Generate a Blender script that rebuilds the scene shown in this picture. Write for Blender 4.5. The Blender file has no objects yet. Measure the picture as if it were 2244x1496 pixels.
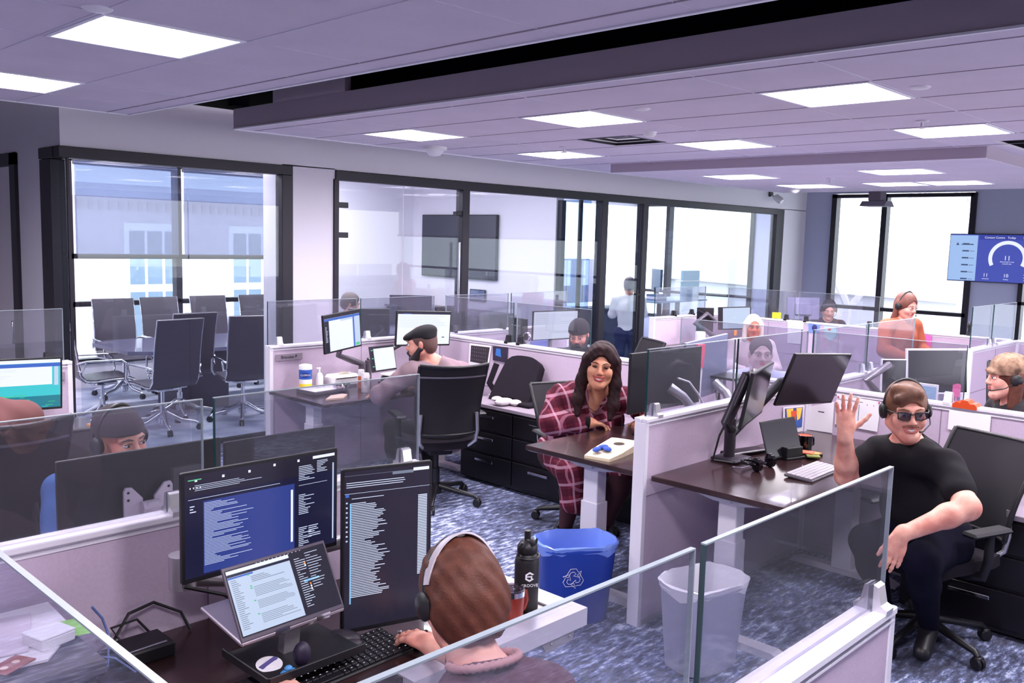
import bpy, bmesh, math, random
import numpy as np
from mathutils import Vector, Matrix
random.seed(7)
SC = bpy.context.scene
COL = SC.collection
PI = math.pi
def lin(c):
    return tuple(((v/255)/12.92 if v/255 <= .04045 else ((v/255+.055)/1.055)**2.4) for v in c)
# ---------------------------------------------------------------- camera
cam = bpy.data.cameras.new('camera'); camo = bpy.data.objects.new('camera', cam); COL.objects.link(camo)
YAW, PIT, ROL, FPX = .767980714, .113096356, .0267506163, 1969.6
cam.sensor_width = 36.0; cam.lens = 36.0*FPX/2244.0; cam.clip_start = .05; cam.clip_end = 300
fw = Vector((math.cos(YAW)*math.cos(PIT), math.sin(YAW)*math.cos(PIT), -math.sin(PIT)))
rt = Vector((math.sin(YAW), -math.cos(YAW), 0)); up = rt.cross(fw)
rt, up = rt*math.cos(ROL)+up*math.sin(ROL), up*math.cos(ROL)-rt*math.sin(ROL)
M = Matrix((rt, up, -fw)).transposed().to_4x4(); M.translation = Vector((0, 0, 1.95))
camo.matrix_world = M
SC.camera = camo
# ---------------------------------------------------------------- world, exposure
w = bpy.data.worlds.new('sky'); SC.world = w; w.use_nodes = True
bg = w.node_tree.nodes['Background']; bg.inputs[0].default_value = (.97, .965, 1, 1); bg.inputs[1].default_value = 3.0
SC.view_settings.view_transform = 'Standard'; SC.view_settings.look = 'None'
SC.view_settings.exposure = 0.68; SC.view_settings.gamma = 1.0; SC.view_settings.use_curve_mapping = False
LAMP = 52.0          # strength of the ceiling light lenses
# ---------------------------------------------------------------- materials
MATS = {}
def mat(name, rgb=(200,200,200), rough=.5, metal=0.0, emit=None, es=1.0, spec=.5, noise=0, nscale=8, bump=0, bscale=60, rgb2=None, coat=0):
    if name in MATS: return MATS[name]
    m = bpy.data.materials.new(name); m.use_nodes = True; nt = m.node_tree; b = nt.nodes['Principled BSDF']
    c = lin(rgb); b.inputs['Base Color'].default_value = (*c, 1)
    b.inputs['Roughness'].default_value = rough; b.inputs['Metallic'].default_value = metal
    b.inputs['Specular IOR Level'].default_value = spec
    if coat: b.inputs['Coat Weight'].default_value = coat
    if emit is not None:
        b.inputs['Emission Color'].default_value = (*lin(emit), 1); b.inputs['Emission Strength'].default_value = es
    if noise or bump:
        tc = nt.nodes.new('ShaderNodeTexCoord')
    if noise:
        n = nt.nodes.new('ShaderNodeTexNoise'); n.inputs['Scale'].default_value = nscale; n.inputs['Detail'].default_value = 4
        nt.links.new(tc.outputs['Object'], n.inputs['Vector'])
        r = nt.nodes.new('ShaderNodeValToRGB'); r.color_ramp.elements[0].position = .35; r.color_ramp.elements[1].position = .65
        c2 = lin(rgb2) if rgb2 else tuple(v*(1-noise) for v in c)
        r.color_ramp.elements[0].color = (*c2, 1); r.color_ramp.elements[1].color = (*c, 1)
        nt.links.new(n.outputs['Fac'], r.inputs[0]); nt.links.new(r.outputs[0], b.inputs['Base Color'])
    if bump:
        n2 = nt.nodes.new('ShaderNodeTexNoise'); n2.inputs['Scale'].default_value = bscale; n2.inputs['Detail'].default_value = 3
        nt.links.new(tc.outputs['Object'], n2.inputs['Vector'])
        bp = nt.nodes.new('ShaderNodeBump'); bp.inputs['Strength'].default_value = bump; bp.inputs['Distance'].default_value = .003
        nt.links.new(n2.outputs['Fac'], bp.inputs['Height']); nt.links.new(bp.outputs[0], b.inputs['Normal'])
    MATS[name] = m
    return m
def glassmat(name, tint=(235,242,245), refl=.07, rough=0.0, haze=0.0):
    if name in MATS: return MATS[name]
    m = bpy.data.materials.new(name); m.use_nodes = True; nt = m.node_tree
    for n in list(nt.nodes): nt.nodes.remove(n)
    o = nt.nodes.new('ShaderNodeOutputMaterial'); t = nt.nodes.new('ShaderNodeBsdfTransparent'); g = nt.nodes.new('ShaderNodeBsdfGlossy')
    t.inputs[0].default_value = (*lin(tint), 1); g.inputs['Roughness'].default_value = rough; g.inputs[0].default_value = (.95, .97, 1, 1)
    f = nt.nodes.new('ShaderNodeLayerWeight'); f.inputs['Blend'].default_value = .5
    pw = nt.nodes.new('ShaderNodeMath'); pw.operation = 'POWER'; pw.inputs[1].default_value = 4.5; nt.links.new(f.outputs['Facing'], pw.inputs[0])
    a = nt.nodes.new('ShaderNodeMath'); a.operation = 'MULTIPLY_ADD'; a.inputs[1].default_value = .12; a.inputs[2].default_value = refl; nt.links.new(pw.outputs[0], a.inputs[0])
    x = nt.nodes.new('ShaderNodeMixShader'); nt.links.new(a.outputs[0], x.inputs[0]); nt.links.new(t.outputs[0], x.inputs[1]); nt.links.new(g.outputs[0], x.inputs[2])
    last = x
    if haze:
        d = nt.nodes.new('ShaderNodeBsdfDiffuse'); d.inputs[0].default_value = (.8, .82, .88, 1)
        y = nt.nodes.new('ShaderNodeMixShader'); y.inputs[0].default_value = haze
        nt.links.new(x.outputs[0], y.inputs[1]); nt.links.new(d.outputs[0], y.inputs[2]); last = y
    nt.links.new(last.outputs[0], o.inputs[0]); MATS[name] = m
    return m
def screenmat(name, rgb, es=1.0):
    return mat(name, tuple(int(v*.15) for v in rgb), .25, emit=rgb, es=es*.72)
W_WALL = mat('wall_paint', (232,228,238), .75, spec=.2)
W_COOL = mat('wall_paint_blue_grey', (196,200,226), .75, spec=.2)
CEIL = mat('ceiling_tile', (224,215,228), .9, spec=.1, noise=.05, nscale=3, bump=.3, bscale=300)
GRID = mat('ceiling_grid_metal', (214,208,222), .6)
GRIDD = mat('ceiling_joint', (150,140,154), .8)
FASC = mat('fascia_paint', (176,164,178), .8, spec=.2)
BLACK = mat('plenum_black', (6,6,16), .95, spec=.05)
FRAME = mat('dark_bronze_frame', (38,34,44), .45, .3)
PANEL = mat('partition_fabric', (197,179,200), .95, spec=.1, noise=.06, nscale=90, bump=.25, bscale=500)
PANELW = mat('partition_white', (226,222,232), .4)
PANELD = mat('partition_lower', (150,138,152), .9, spec=.1)
ALU = mat('aluminium', (205,203,208), .3, .6)
CHROME = mat('chrome', (225,226,232), .12, 1.0)
DARKM = mat('dark_metal', (40,38,44), .4, .4)
BLKP = mat('black_plastic', (20,19,24), .45)
BLKG = mat('black_gloss', (10,9,14), .12, spec=.6)
BLKF = mat('black_fabric', (34,30,38), .95, spec=.15, bump=.4, bscale=700)
MESHB = mat('chair_mesh', (30,27,34), .8, spec=.3, bump=.5, bscale=900)
LEATH = mat('charcoal_leather', (62,56,68), .38, spec=.5, bump=.15, bscale=220)
WOODD = mat('espresso_wood', (54,34,36), .22, spec=.6, noise=.35, nscale=5, coat=.15)
WOODE = mat('espresso_edge', (40,26,30), .4)
CREDT = mat('credenza_top_grey', (158,145,158), .35)
CREDB = mat('credenza_black', (18,14,20), .35)
WHITEP = mat('white_plastic', (236,234,238), .4)
WHITEM = mat('white_metal', (220,216,226), .35, .1)
GREYP = mat('grey_plastic', (150,146,152), .45)
PAPER = mat('paper', (238,234,240), .8, spec=.2)
GL = glassmat('clear_glass', (240,245,247), .03)
GLP = glassmat('partition_glass', (230,230,236), .055, haze=.03)
GEDGE = mat('glass_edge', (132,142,150), .35, spec=.4)
GEDGED = mat('glass_edge_dark', (30,62,64), .15, spec=.8)
# ---------------------------------------------------------------- mesh collector
class MB:
    def __init__(s, mats=None):
        s.v = []; s.f = []; s.m = []; s.mi = 0; s.sm = []
        s.smooth = False
    def add(s, vs, fs, mi=None, smooth=None):
        o = len(s.v); s.v += [tuple(p) for p in vs]
        for f in fs:
            s.f.append(tuple(i+o for i in f)); s.m.append(s.mi if mi is None else mi); s.sm.append(s.smooth if smooth is None else smooth)
    def box(s, x0, y0, z0, x1, y1, z1, mi=None, b=0.0, mtx=None):
        if x0 > x1: x0, x1 = x1, x0
        if y0 > y1: y0, y1 = y1, y0
        if z0 > z1: z0, z1 = z1, z0
        b = min(b, (x1-x0)*.45, (y1-y0)*.45, (z1-z0)*.45)
        if b <= 0:
            vs = [(x, y, z) for x in (x0, x1) for y in (y0, y1) for z in (z0, z1)]
            fs = [(0,1,3,2), (4,6,7,5), (0,4,5,1), (2,3,7,6), (0,2,6,4), (1,5,7,3)]
        else:   # chamfered box
            vs = []; ix = {}
            for i, x in enumerate((x0, x1)):
                for j, y in enumerate((y0, y1)):
                    for k, z in enumerate((z0, z1)):
                        sx, sy, sz = (1-2*i)*b, (1-2*j)*b, (1-2*k)*b
                        for a, p in enumerate(((x, y+sy, z+sz), (x+sx, y, z+sz), (x+sx, y+sy, z))):
                            ix[i,j,k,a] = len(vs); vs.append(p)
            fs = []
            for i in (0, 1):
                q = [ix[i,0,0,0], ix[i,0,1,0], ix[i,1,1,0], ix[i,1,0,0]]; fs.append(tuple(q if i == 0 else q[::-1]))
                q = [ix[0,i,0,1], ix[1,i,0,1], ix[1,i,1,1], ix[0,i,1,1]]; fs.append(tuple(q if i == 0 else q[::-1]))
                q = [ix[0,0,i,2], ix[0,1,i,2], ix[1,1,i,2], ix[1,0,i,2]]; fs.append(tuple(q if i == 0 else q[::-1]))
            for i in (0, 1):
                for j in (0, 1):
                    q = [ix[i,j,0,0], ix[i,j,1,0], ix[i,j,1,1], ix[i,j,0,1]]; fs.append(tuple(q if (i+j) % 2 else q[::-1]))
                    q = [ix[i,0,j,0], ix[i,1,j,0], ix[i,1,j,2], ix[i,0,j,2]]; fs.append(tuple(q if (i+j) % 2 == 0 else q[::-1]))
                    q = [ix[0,i,j,1], ix[1,i,j,1], ix[1,i,j,2], ix[0,i,j,2]]; fs.append(tuple(q if (i+j) % 2 else q[::-1]))
                    for k in (0, 1):
                        q = [ix[i,j,k,0], ix[i,j,k,1], ix[i,j,k,2]]; fs.append(tuple(q if (i+j+k) % 2 == 0 else q[::-1]))
        if mtx is not None: vs = [mtx @ Vector(p) for p in vs]
        s.add(vs, fs, mi, False)
    def tube(s, pts, r, n=8, mi=None, caps=True, flat=None, closed=False):
        pts = [Vector(p) for p in pts]; N = len(pts)
        rs = r if isinstance(r, (list, tuple)) else [r]*N
        vs = []; prev = None
        for i, p in enumerate(pts):
            if closed: t = pts[(i+1) % N]-pts[i-1]
            else: t = pts[min(i+1, N-1)]-pts[max(i-1, 0)]
            if t.length < 1e-9: t = Vector((0,0,1))
            t.normalize()
            if prev is None:
                a = Vector((0,0,1)) if abs(t.z) < .9 else Vector((1,0,0))
                u = a.cross(t).normalized()
            else:
                u = prev-t*prev.dot(t)
                u = u.normalized() if u.length > 1e-6 else prev
            v = t.cross(u); prev = u
            for k in range(n):
                an = 2*PI*k/n
                ru, rv = (rs[i], rs[i]) if flat is None else (rs[i], rs[i]*flat)
                vs.append(p+u*math.cos(an)*ru+v*math.sin(an)*rv)
        fs = []
        for i in range(N if closed else N-1):
            j = (i+1) % N
            for k in range(n):
                fs.append((i*n+k, i*n+(k+1) % n, j*n+(k+1) % n, j*n+k))
        s.add(vs, fs, mi, True)
        if caps and not closed:
            o = len(s.v)-len(vs)
            s.f.append(tuple(o+k for k in range(n))[::-1]); s.m.append(s.mi if mi is None else mi); s.sm.append(False)
            s.f.append(tuple(o+(N-1)*n+k for k in range(n))); s.m.append(s.mi if mi is None else mi); s.sm.append(False)
    def lathe(s, prof, c=(0,0,0), n=20, mi=None, mtx=None, sx=1, sy=1, power=None):
        vs = []; N = len(prof)
        for r, z in prof:
            for k in range(n):
                a = 2*PI*k/n; cx, sy_ = math.cos(a), math.sin(a)
                if power: cx = math.copysign(abs(cx)**power, cx); sy_ = math.copysign(abs(sy_)**power, sy_)
                vs.append(Vector((c[0]+r*cx*sx, c[1]+r*sy_*sy, c[2]+z)))
        if mtx is not None: vs = [mtx @ p for p in vs]
        fs = []
        for i in range(N-1):
            for k in range(n): fs.append((i*n+k, i*n+(k+1) % n, (i+1)*n+(k+1) % n, (i+1)*n+k))
        s.add(vs, fs, mi, True)
        o = len(s.v)-len(vs)
        if prof[0][0] > 1e-5: s.f.append(tuple(o+k for k in range(n))[::-1]); s.m.append(s.mi if mi is None else mi); s.sm.append(False)
        if prof[-1][0] > 1e-5: s.f.append(tuple(o+(N-1)*n+k for k in range(n))); s.m.append(s.mi if mi is None else mi); s.sm.append(False)
    def ball(s, c, r, n=14, mi=None, mtx=None):
        r = (r, r, r) if not isinstance(r, (tuple, list)) else r
        vs = []; fs = []; m = n//2
        for i in range(m+1):
            th = PI*i/m
            for k in range(n):
                a = 2*PI*k/n; vs.append(Vector((c[0]+r[0]*math.sin(th)*math.cos(a), c[1]+r[1]*math.sin(th)*math.sin(a), c[2]-r[2]*math.cos(th))))
        if mtx is not None: vs = [mtx @ p for p in vs]
        for i in range(m):
            for k in range(n): fs.append((i*n+k, i*n+(k+1) % n, (i+1)*n+(k+1) % n, (i+1)*n+k))
        s.add(vs, fs, mi, True)
    def prism(s, poly, a, b, axis='z', mi=None, mtx=None):
        n = len(poly)
        def P(u, v, t): return {'z': (u, v, t), 'y': (u, t, v), 'x': (t, u, v)}[axis]
        vs = [Vector(P(u, v, a)) for u, v in poly]+[Vector(P(u, v, b)) for u, v in poly]
        if mtx is not None: vs = [mtx @ p for p in vs]
        fs = [tuple(range(n))[::-1], tuple(range(n, 2*n))]+[(i, (i+1) % n, n+(i+1) % n, n+i) for i in range(n)]
        s.add(vs, fs, mi, False)
    def sheet(s, grid, th=.01, mi=None):
        """grid[i][j] of points -> thick curved sheet"""
        n, m = len(grid), len(grid[0]); G = [[Vector(p) for p in r] for r in grid]
        nor = [[None]*m for _ in range(n)]
        for i in range(n):
            for j in range(m):
                a = G[min(i+1, n-1)][j]-G[max(i-1, 0)][j]; b = G[i][min(j+1, m-1)]-G[i][max(j-1, 0)]
                c = a.cross(b); nor[i][j] = c.normalized() if c.length > 1e-9 else Vector((0,0,1))
        vs = [G[i][j]+nor[i][j]*th/2 for i in range(n) for j in range(m)]+[G[i][j]-nor[i][j]*th/2 for i in range(n) for j in range(m)]
        o = n*m; fs = []
        for i in range(n-1):
            for j in range(m-1):
                a, b, c, d = i*m+j, (i+1)*m+j, (i+1)*m+j+1, i*m+j+1
                fs.append((a, b, c, d)); fs.append((o+a, o+d, o+c, o+b))
        for i in range(n-1):
            a, b = i*m, (i+1)*m; fs.append((a, o+a, o+b, b)); a, b = i*m+m-1, (i+1)*m+m-1; fs.append((a, b, o+b, o+a))
        for j in range(m-1):
            a, b = j, j+1; fs.append((a, b, o+b, o+a)); a, b = (n-1)*m+j, (n-1)*m+j+1; fs.append((a, o+a, o+b, b))
        s.add(vs, fs, mi, True)
    def build(s, name, mats, parent=None, loc=None, rot=None):
        me = bpy.data.meshes.new(name)
        v = np.array([tuple(p) for p in s.v], dtype=np.float32) if s.v else np.zeros((0, 3), np.float32)
        me.from_pydata(v.tolist(), [], s.f)
        mats = mats if isinstance(mats, (list, tuple)) else [mats]
        for q in mats: me.materials.append(q)
        if len(mats) > 1: me.polygons.foreach_set('material_index', s.m)
        me.polygons.foreach_set('use_smooth', s.sm)
        me.update()
        bm = bmesh.new(); bm.from_mesh(me); bmesh.ops.recalc_face_normals(bm, faces=bm.faces); bm.to_mesh(me); bm.free()
        if any(s.sm):
            try: me.set_sharp_from_angle(angle=math.radians(50))
            except Exception: pass
        o = bpy.data.objects.new(name, me); COL.objects.link(o)
        if parent is not None: o.parent = parent
        if loc is not None: o.location = loc
        if rot is not None: o.rotation_euler = rot
        return o
def tag(o, label=None, cat=None, group=None, kind=None):
    if label: o['label'] = label
    if cat: o['category'] = cat
    if group: o['group'] = group
    if kind: o['kind'] = kind
    return o
def thing(name, label, cat, loc=(0,0,0), rz=0, group=None, mtx=None):
    o = bpy.data.objects.new(name, None); COL.objects.link(o); o.empty_display_size = .1
    o.location = loc; o.rotation_euler = (0, 0, rz)
    if mtx is not None: o.matrix_world = mtx
    return tag(o, label, cat, group)
def struct(name, mb, m, label=None):
    o = mb.build(name, m); o['kind'] = 'structure'
    if label: o['label'] = label
    return o
def kids(o): return [c for c in KIDS.get(o.name, [])]
def copy_tree(o, parent=None, label=None, group=None):
    c = o.copy(); COL.objects.link(c)
    if parent is not None: c.parent = parent
    if label: c['label'] = label
    if group: c['group'] = group
    for ch in [x for x in bpy.data.objects if x.parent == o]: copy_tree(ch, c)
    return c
def text_mb(txt, size, depth=.0005, font_align='CENTER'):
    """letters as real mesh data in the XY plane"""
    cu = bpy.data.curves.new('t', 'FONT'); cu.body = txt; cu.size = size; cu.extrude = depth; cu.align_x = font_align; cu.align_y = 'CENTER'; cu.resolution_u = 2
    ob = bpy.data.objects.new('t', cu); COL.objects.link(ob)
    bpy.context.view_layer.update()
    dg = bpy.context.evaluated_depsgraph_get()
    me = bpy.data.meshes.new_from_object(ob.evaluated_get(dg))
    vs = [v.co.copy() for v in me.vertices]; fs = [tuple(p.vertices) for p in me.polygons]
    bpy.data.objects.remove(ob); bpy.data.curves.remove(cu); bpy.data.meshes.remove(me)
    return vs, fs
def add_text(mb, txt, size, mtx, mi=0, depth=.0005, align='CENTER'):
    vs, fs = text_mb(txt, size, depth, align)
    mb.add([mtx @ v for v in vs], fs, mi, False)
def basis(origin, ex, ey, ez):
    m = Matrix((Vector(ex), Vector(ey), Vector(ez))).transposed().to_4x4(); m.translation = Vector(origin); return m
# ================================================================ ROOM SHELL
# carpet
def carpet():
    m = bpy.data.materials.new('carpet'); m.use_nodes = True; nt = m.node_tree; b = nt.nodes['Principled BSDF']; b.inputs['Roughness'].default_value = .95
    b.inputs['Specular IOR Level'].default_value = .1
    N = nt.nodes.new; L = nt.links.new
    tc = N('ShaderNodeTexCoord'); mp = N('ShaderNodeMapping'); mp.inputs['Scale'].default_value = (2.2, 6.5, 1); mp.inputs['Rotation'].default_value = (0, 0, .12)
    L(tc.outputs['Object'], mp.inputs[0])
    n1 = N('ShaderNodeTexNoise'); n1.inputs['Scale'].default_value = 4.6; n1.inputs['Detail'].default_value = 9; n1.inputs['Roughness'].default_value = .72; L(mp.outputs[0], n1.inputs['Vector'])
    n2 = N('ShaderNodeTexNoise'); n2.inputs['Scale'].default_value = .9; n2.inputs['Detail'].default_value = 3; L(tc.outputs['Object'], n2.inputs['Vector'])
    ad = N('ShaderNodeMath'); ad.operation = 'MULTIPLY_ADD'; ad.inputs[1].default_value = .55; L(n2.outputs['Fac'], ad.inputs[0]); L(n1.outputs['Fac'], ad.inputs[2])
    r = N('ShaderNodeValToRGB'); e = r.color_ramp.elements
    e[0].position = .62; e[0].color = (*lin((62,62,78)), 1); e[1].position = .93; e[1].color = (*lin((216,224,242)), 1)
    x = e.new(.755); x.color = (*lin((86,90,112)), 1); x = e.new(.83); x.color = (*lin((124,134,174)), 1)
    L(ad.outputs[0], r.inputs[0]); L(r.outputs[0], b.inputs['Base Color'])
    n3 = N('ShaderNodeTexNoise'); n3.inputs['Scale'].default_value = 320; L(tc.outputs['Object'], n3.inputs['Vector'])
    bp = N('ShaderNodeBump'); bp.inputs['Strength'].default_value = .5; bp.inputs['Distance'].default_value = .004; L(n3.outputs['Fac'], bp.inputs['Height']); L(bp.outputs[0], b.inputs['Normal'])
    return m
CARPET = carpet()
mb = MB(); mb.box(-4, -4, -.1, 15.6, 11.5, 0); struct('floor', mb, CARPET, 'blue and grey streaked carpet')
YW = 7.6; XR = 15.4
mb = MB(); mb.box(2.85, YW+.16, 0, 9.34, 11.29, .004); struct('floor', mb, mat('carpet_window_lit', (196,198,214), .95, spec=.1, noise=.3, nscale=2.5, rgb2=(146,150,176), bump=.3, bscale=300), 'mottled conference room carpet with the window light painted in as pale grey')  # paler copy of the carpet, window light painted into its colour
# glazed office wall: header, column, end
mb = MB()
mb.box(2.68, YW, 2.59, 4.67, YW+.15, 3.04)
mb.box(4.67, YW, 2.59, XR, YW+.15, 3.4)
mb.box(4.67, YW, 0, 5.27, YW+.34, 2.6)
mb.box(14.56, YW, 0, XR, YW+.15, 2.6)
struct('wall_office_front', mb, W_WALL, 'pale painted wall around the glass offices')
mb = MB()   # side wall of the corner conference room
mb.box(2.68, 8.0, 0, 2.83, 8.62, 2.59); mb.box(2.68, YW+.15, 2.59, 2.83, 11.3, 3.3); mb.box(2.68, 9.6, 0, 2.83, 11.3, 2.59)
struct('wall_corridor', mb, W_WALL)
# dark frames
mb = MB()
mb.box(2.66, YW-.02, 2.5, 4.78, YW+.1, 2.59, b=.004); mb.box(4.66, YW-.02, 0, 4.78, YW+.1, 2.5, b=.004)
mb.box(2.655, YW+.105, 2.5, 2.8, 8.02, 2.588, b=.004); mb.box(2.66, 7.78, 0, 2.78, 8.02, 2.495, b=.004)
mb.box(2.8, YW-.01, 0, 4.66, YW+.05, .04)
mb.box(2.725, YW+.0, 0, 2.745, YW+.02, 2.5)
struct('window_1', mb, FRAME, 'dark bronze frame of the conference room corner glazing')
mb = MB()
mb.box(5.27, YW-.02, 2.49, 14.56, YW+.1, 2.585, b=.004)
for a, b_ in ((5.25, 5.31), (6.99, 7.1), (9.52, 9.65), (10.45, 10.57), (14.3, 14.56)): mb.box(a, YW-.02, 0, b_, YW+.1, 2.5, b=.004)
mb.box(5.3, YW-.01, 0, 14.4, YW+.05, .04)
struct('window_2', mb, FRAME, 'long dark bronze glazing frame of the offices')
mb = MB(); mb.box(2.65, 8.6, 0, 2.8, 8.74, 2.58); mb.box(2.65, 9.5, 0, 2.8, 9.62, 2.58); mb.box(2.65, 8.6, 2.48, 2.8, 9.62, 2.58)
o = struct('door_1', mb, FRAME, 'dark door frame at the left edge')
mb = MB(); mb.box(2.72, 8.74, 0, 2.76, 9.5, 2.48); mb.build('door_leaf', mat('door_grey', (236,228,236), .6), o)
mb = MB(); mb.tube([(2.7, 8.82, .9), (2.66, 8.82, .9), (2.66, 8.82, 1.1), (2.7, 8.82, 1.1)], .012); mb.build('door_handle', CHROME, o)
mb = MB(); mb.box(-4.2, -4, 0, -4, 11.5, 3.4); mb.box(-4, 11.3, 0, 2.6, 11.5, 3.4); mb.box(-4.2, -4.2, 0, 4.5, -4, 3.4); mb.box(4.5, -4.2, 0, XR, -4, .9); mb.box(4.5, -4.2, 2.6, XR, -4, 3.4); struct('wall_unseen', mb, W_WALL, 'unseen walls around the open office, added to hold back fill light')  # unseen side and rear walls added to cut fill light, window gap at right
# back wall of the rooms, TV wall
mb = MB()
YB = 11.3
mb.box(2.84, YB+.01, 0, 4.02, YB+.2, 3.2); mb.box(6.9, YB, 0, 12.4, YB+.2, 3.2); mb.box(4.02, YB, 0, 6.9, YB+.2, .3); mb.box(4.02, YB, 2.8, 6.9, YB+.2, 3.2)
struct('wall_back', mb, W_WALL)
mb = MB(); mb.box(9.35, 8.25, 0, 9.5, YB, 3.2); struct('wall_screen_side', mb, W_WALL)
mb = MB()
for x in (4.02, 5.37, 6.82): mb.box(x, YB-.02, .3, x+.08, YB+.1, 2.8)
for z in (.3, 1.0, 1.58, 2.74): mb.box(4.02, YB-.02, z, 6.9, YB+.1, z+.06)
struct('window_3', mb, FRAME, 'dark mullions of the conference room exterior window')
mb = MB(); mb.box(4.05, YB+.04, .3, 6.9, YB+.05, 2.8); struct('window_4', mb, GL, 'exterior glass of the conference room')
# roller blinds
bl = bpy.data.materials.new('blind_cloth'); bl.use_nodes = True; nt = bl.node_tree; b = nt.nodes['Principled BSDF']; b.inputs['Base Color'].default_value = (*lin((140,148,180)), 1); b.inputs['Roughness'].default_value = .9
o_ = nt.nodes['Material Output']; tr = nt.nodes.new('ShaderNodeBsdfTransparent'); tr.inputs[0].default_value = (*lin((186,190,206)), 1); mx = nt.nodes.new('ShaderNodeMixShader'); mx.inputs[0].default_value = .25
nt.links.new(tr.outputs[0], mx.inputs[1]); nt.links.new(b.outputs[0], mx.inputs[2]); nt.links.new(mx.outputs[0], o_.inputs[0])
for i, (a, c) in enumerate(((4.1, 5.37), (5.45, 6.8))):
    t = thing('roller_blind', ('left' if i == 0 else 'right')+' translucent blue grey roller blind half lowered over the conference room window', 'blind', (0, 0, 0))
    mb = MB(); mb.box(a, YB-.09, 1.63, c, YB-.087, 2.74); mb.build('cloth', bl, t)
    mb = MB(); mb.box(a, YB-.1, 1.61, c, YB-.08, 1.635, b=.003); mb.build('hem_bar', BLKP, t)
    mb = MB(); mb.tube([(a, YB-.06, 2.72), (c, YB-.06, 2.72)], .03); mb.build('roller', ALU, t)
# right exterior wall with windows
mb = MB()
mb.box(XR, 7.1, 0, XR+.2, 8.6, 3.4); mb.box(XR, 4.78, 2.9, XR+.2, 7.1, 3.4); mb.box(XR, 4.78, 0, XR+.2, 7.1, .45)
mb.box(XR, 4.05, 0, XR+.2, 4.78, 3.4); mb.box(XR, -4, 2.0, XR+.2, 4.05, 3.4); mb.box(XR, -4, 0, XR+.2, 4.05, .45)
mb.box(XR, 8.6, 2.75, XR+.2, 11.5, 3.4); mb.box(XR, 8.6, 0, XR+.2, 11.5, .45)
struct('wall_right', mb, W_COOL, 'blue grey wall with tall windows')
mb = MB()
for y in (7.02, 6.14, 4.74): mb.box(XR-.04, y, .45, XR+.12, y+.09, 2.88)
for z in (.45, .9, 2.82): mb.box(XR-.04, 4.78, z, XR+.12, 7.1, z+.06)
for y in (3.98, 2.6): mb.box(XR-.04, y, .45, XR+.12, y+.07, 2.0)
for z in (.45, 1.15, 1.95): mb.box(XR-.04, -4, z, XR+.12, 4.05, z+.05)
for y in (8.6, 10.5, 11.2): mb.box(XR-.04, y, .45, XR+.12, y+.08, 2.75)
for z in (.45, .95, 2.7): mb.box(XR-.04, 8.6, z, XR+.12, 11.3, z+.05)
struct('window_5', mb, FRAME, 'dark window frames of the far right wall')
mb = MB(); mb.box(XR+.05, -4, .45, XR+.06, 11.3, 2.88); struct('window_6', mb, GL, 'exterior glass of the right wall')
mb = MB(); mb.box(12.4, YB, 0, XR+.2, YB+.2, .5); mb.box(12.4, YB, 2.7, XR+.2, YB+.2, 3.2); mb.box(XR, YB, 0, XR+.2, YB+.2, 3.2); struct('wall_office_back', mb, W_WALL)
# glass panes of the office fronts
def pane(name, label, x0, x1, z0=.04, z1=2.5, y=YW+.015, m=GL):
    mb = MB(); mb.box(x0, y, z0, x1, y+.012, z1, 0)
    o = mb.build(name, m); return tag(o, label, 'glass pane', None, 'structure')
for i, (a, c) in enumerate(((2.8, 3.735), (3.745, 4.66), (6.17, 6.99), (7.1, 9.52), (10.57, 14.3))):
    pane('window_%d' % (7+i), 'frameless glass pane of the office front', a, c)
mb = MB(); mb.box(2.73, YW+.03, .04, 2.742, 7.78, 2.5); struct('window_12', mb, GL, 'side glass of the conference room corner')
mb = MB(); mb.box(9.42, YW+.1, .04, 9.432, 8.25, 2.5); struct('window_13', mb, glassmat('blue_glass', (205,222,240), .12), 'glass between the two offices')
mb = MB(); mb.box(9.38, 8.17, 0, 9.46, 8.25, 2.5); mb.box(9.38, 7.85, 0, 9.44, 7.88, 2.5); struct('trim_1', mb, FRAME)
# glass doors
d = struct('door_2', (lambda m: (m.box(5.33, YW+.015, .04, 6.15, YW+.027, 2.49), m)[1])(MB()), GL, 'frameless glass door of the conference room')
for z in (1.92, 2.22, .3):
    mb = MB(); mb.box(5.31, YW-.01, z, 5.43, YW+.05, z+.055, b=.004); mb.build('hinge', DARKM, d)
mb = MB(); mb.box(6.9, YW-.01, 2.2, 6.99, YW+.05, 2.25, b=.004); mb.build('patch_fitting', DARKM, d)
mb = MB(); mb.tube([(6.92, YW-.05, 1.1), (6.92, YW-.05, 1.9)], .012); mb.build('door_handle', CHROME, d)
d = struct('door_3', (lambda m: (m.box(9.66, YW+.015, .04, 10.44, YW+.027, 2.49), m)[1])(MB()), GL, 'frameless glass door of the far office')
mb = MB(); mb.tube([(10.33, YW-.05, .55), (10.33, YW-.05, 1.3)], .014); mb.tube([(10.33, YW-.05, 1.22), (10.42, YW-.05, 1.22), (10.46, YW+.03, 1.22)], .012); mb.tube([(10.33, YW-.05, .7), (10.42, YW+.03, .7)], .01); mb.build('door_handle', BLKP, d)
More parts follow.
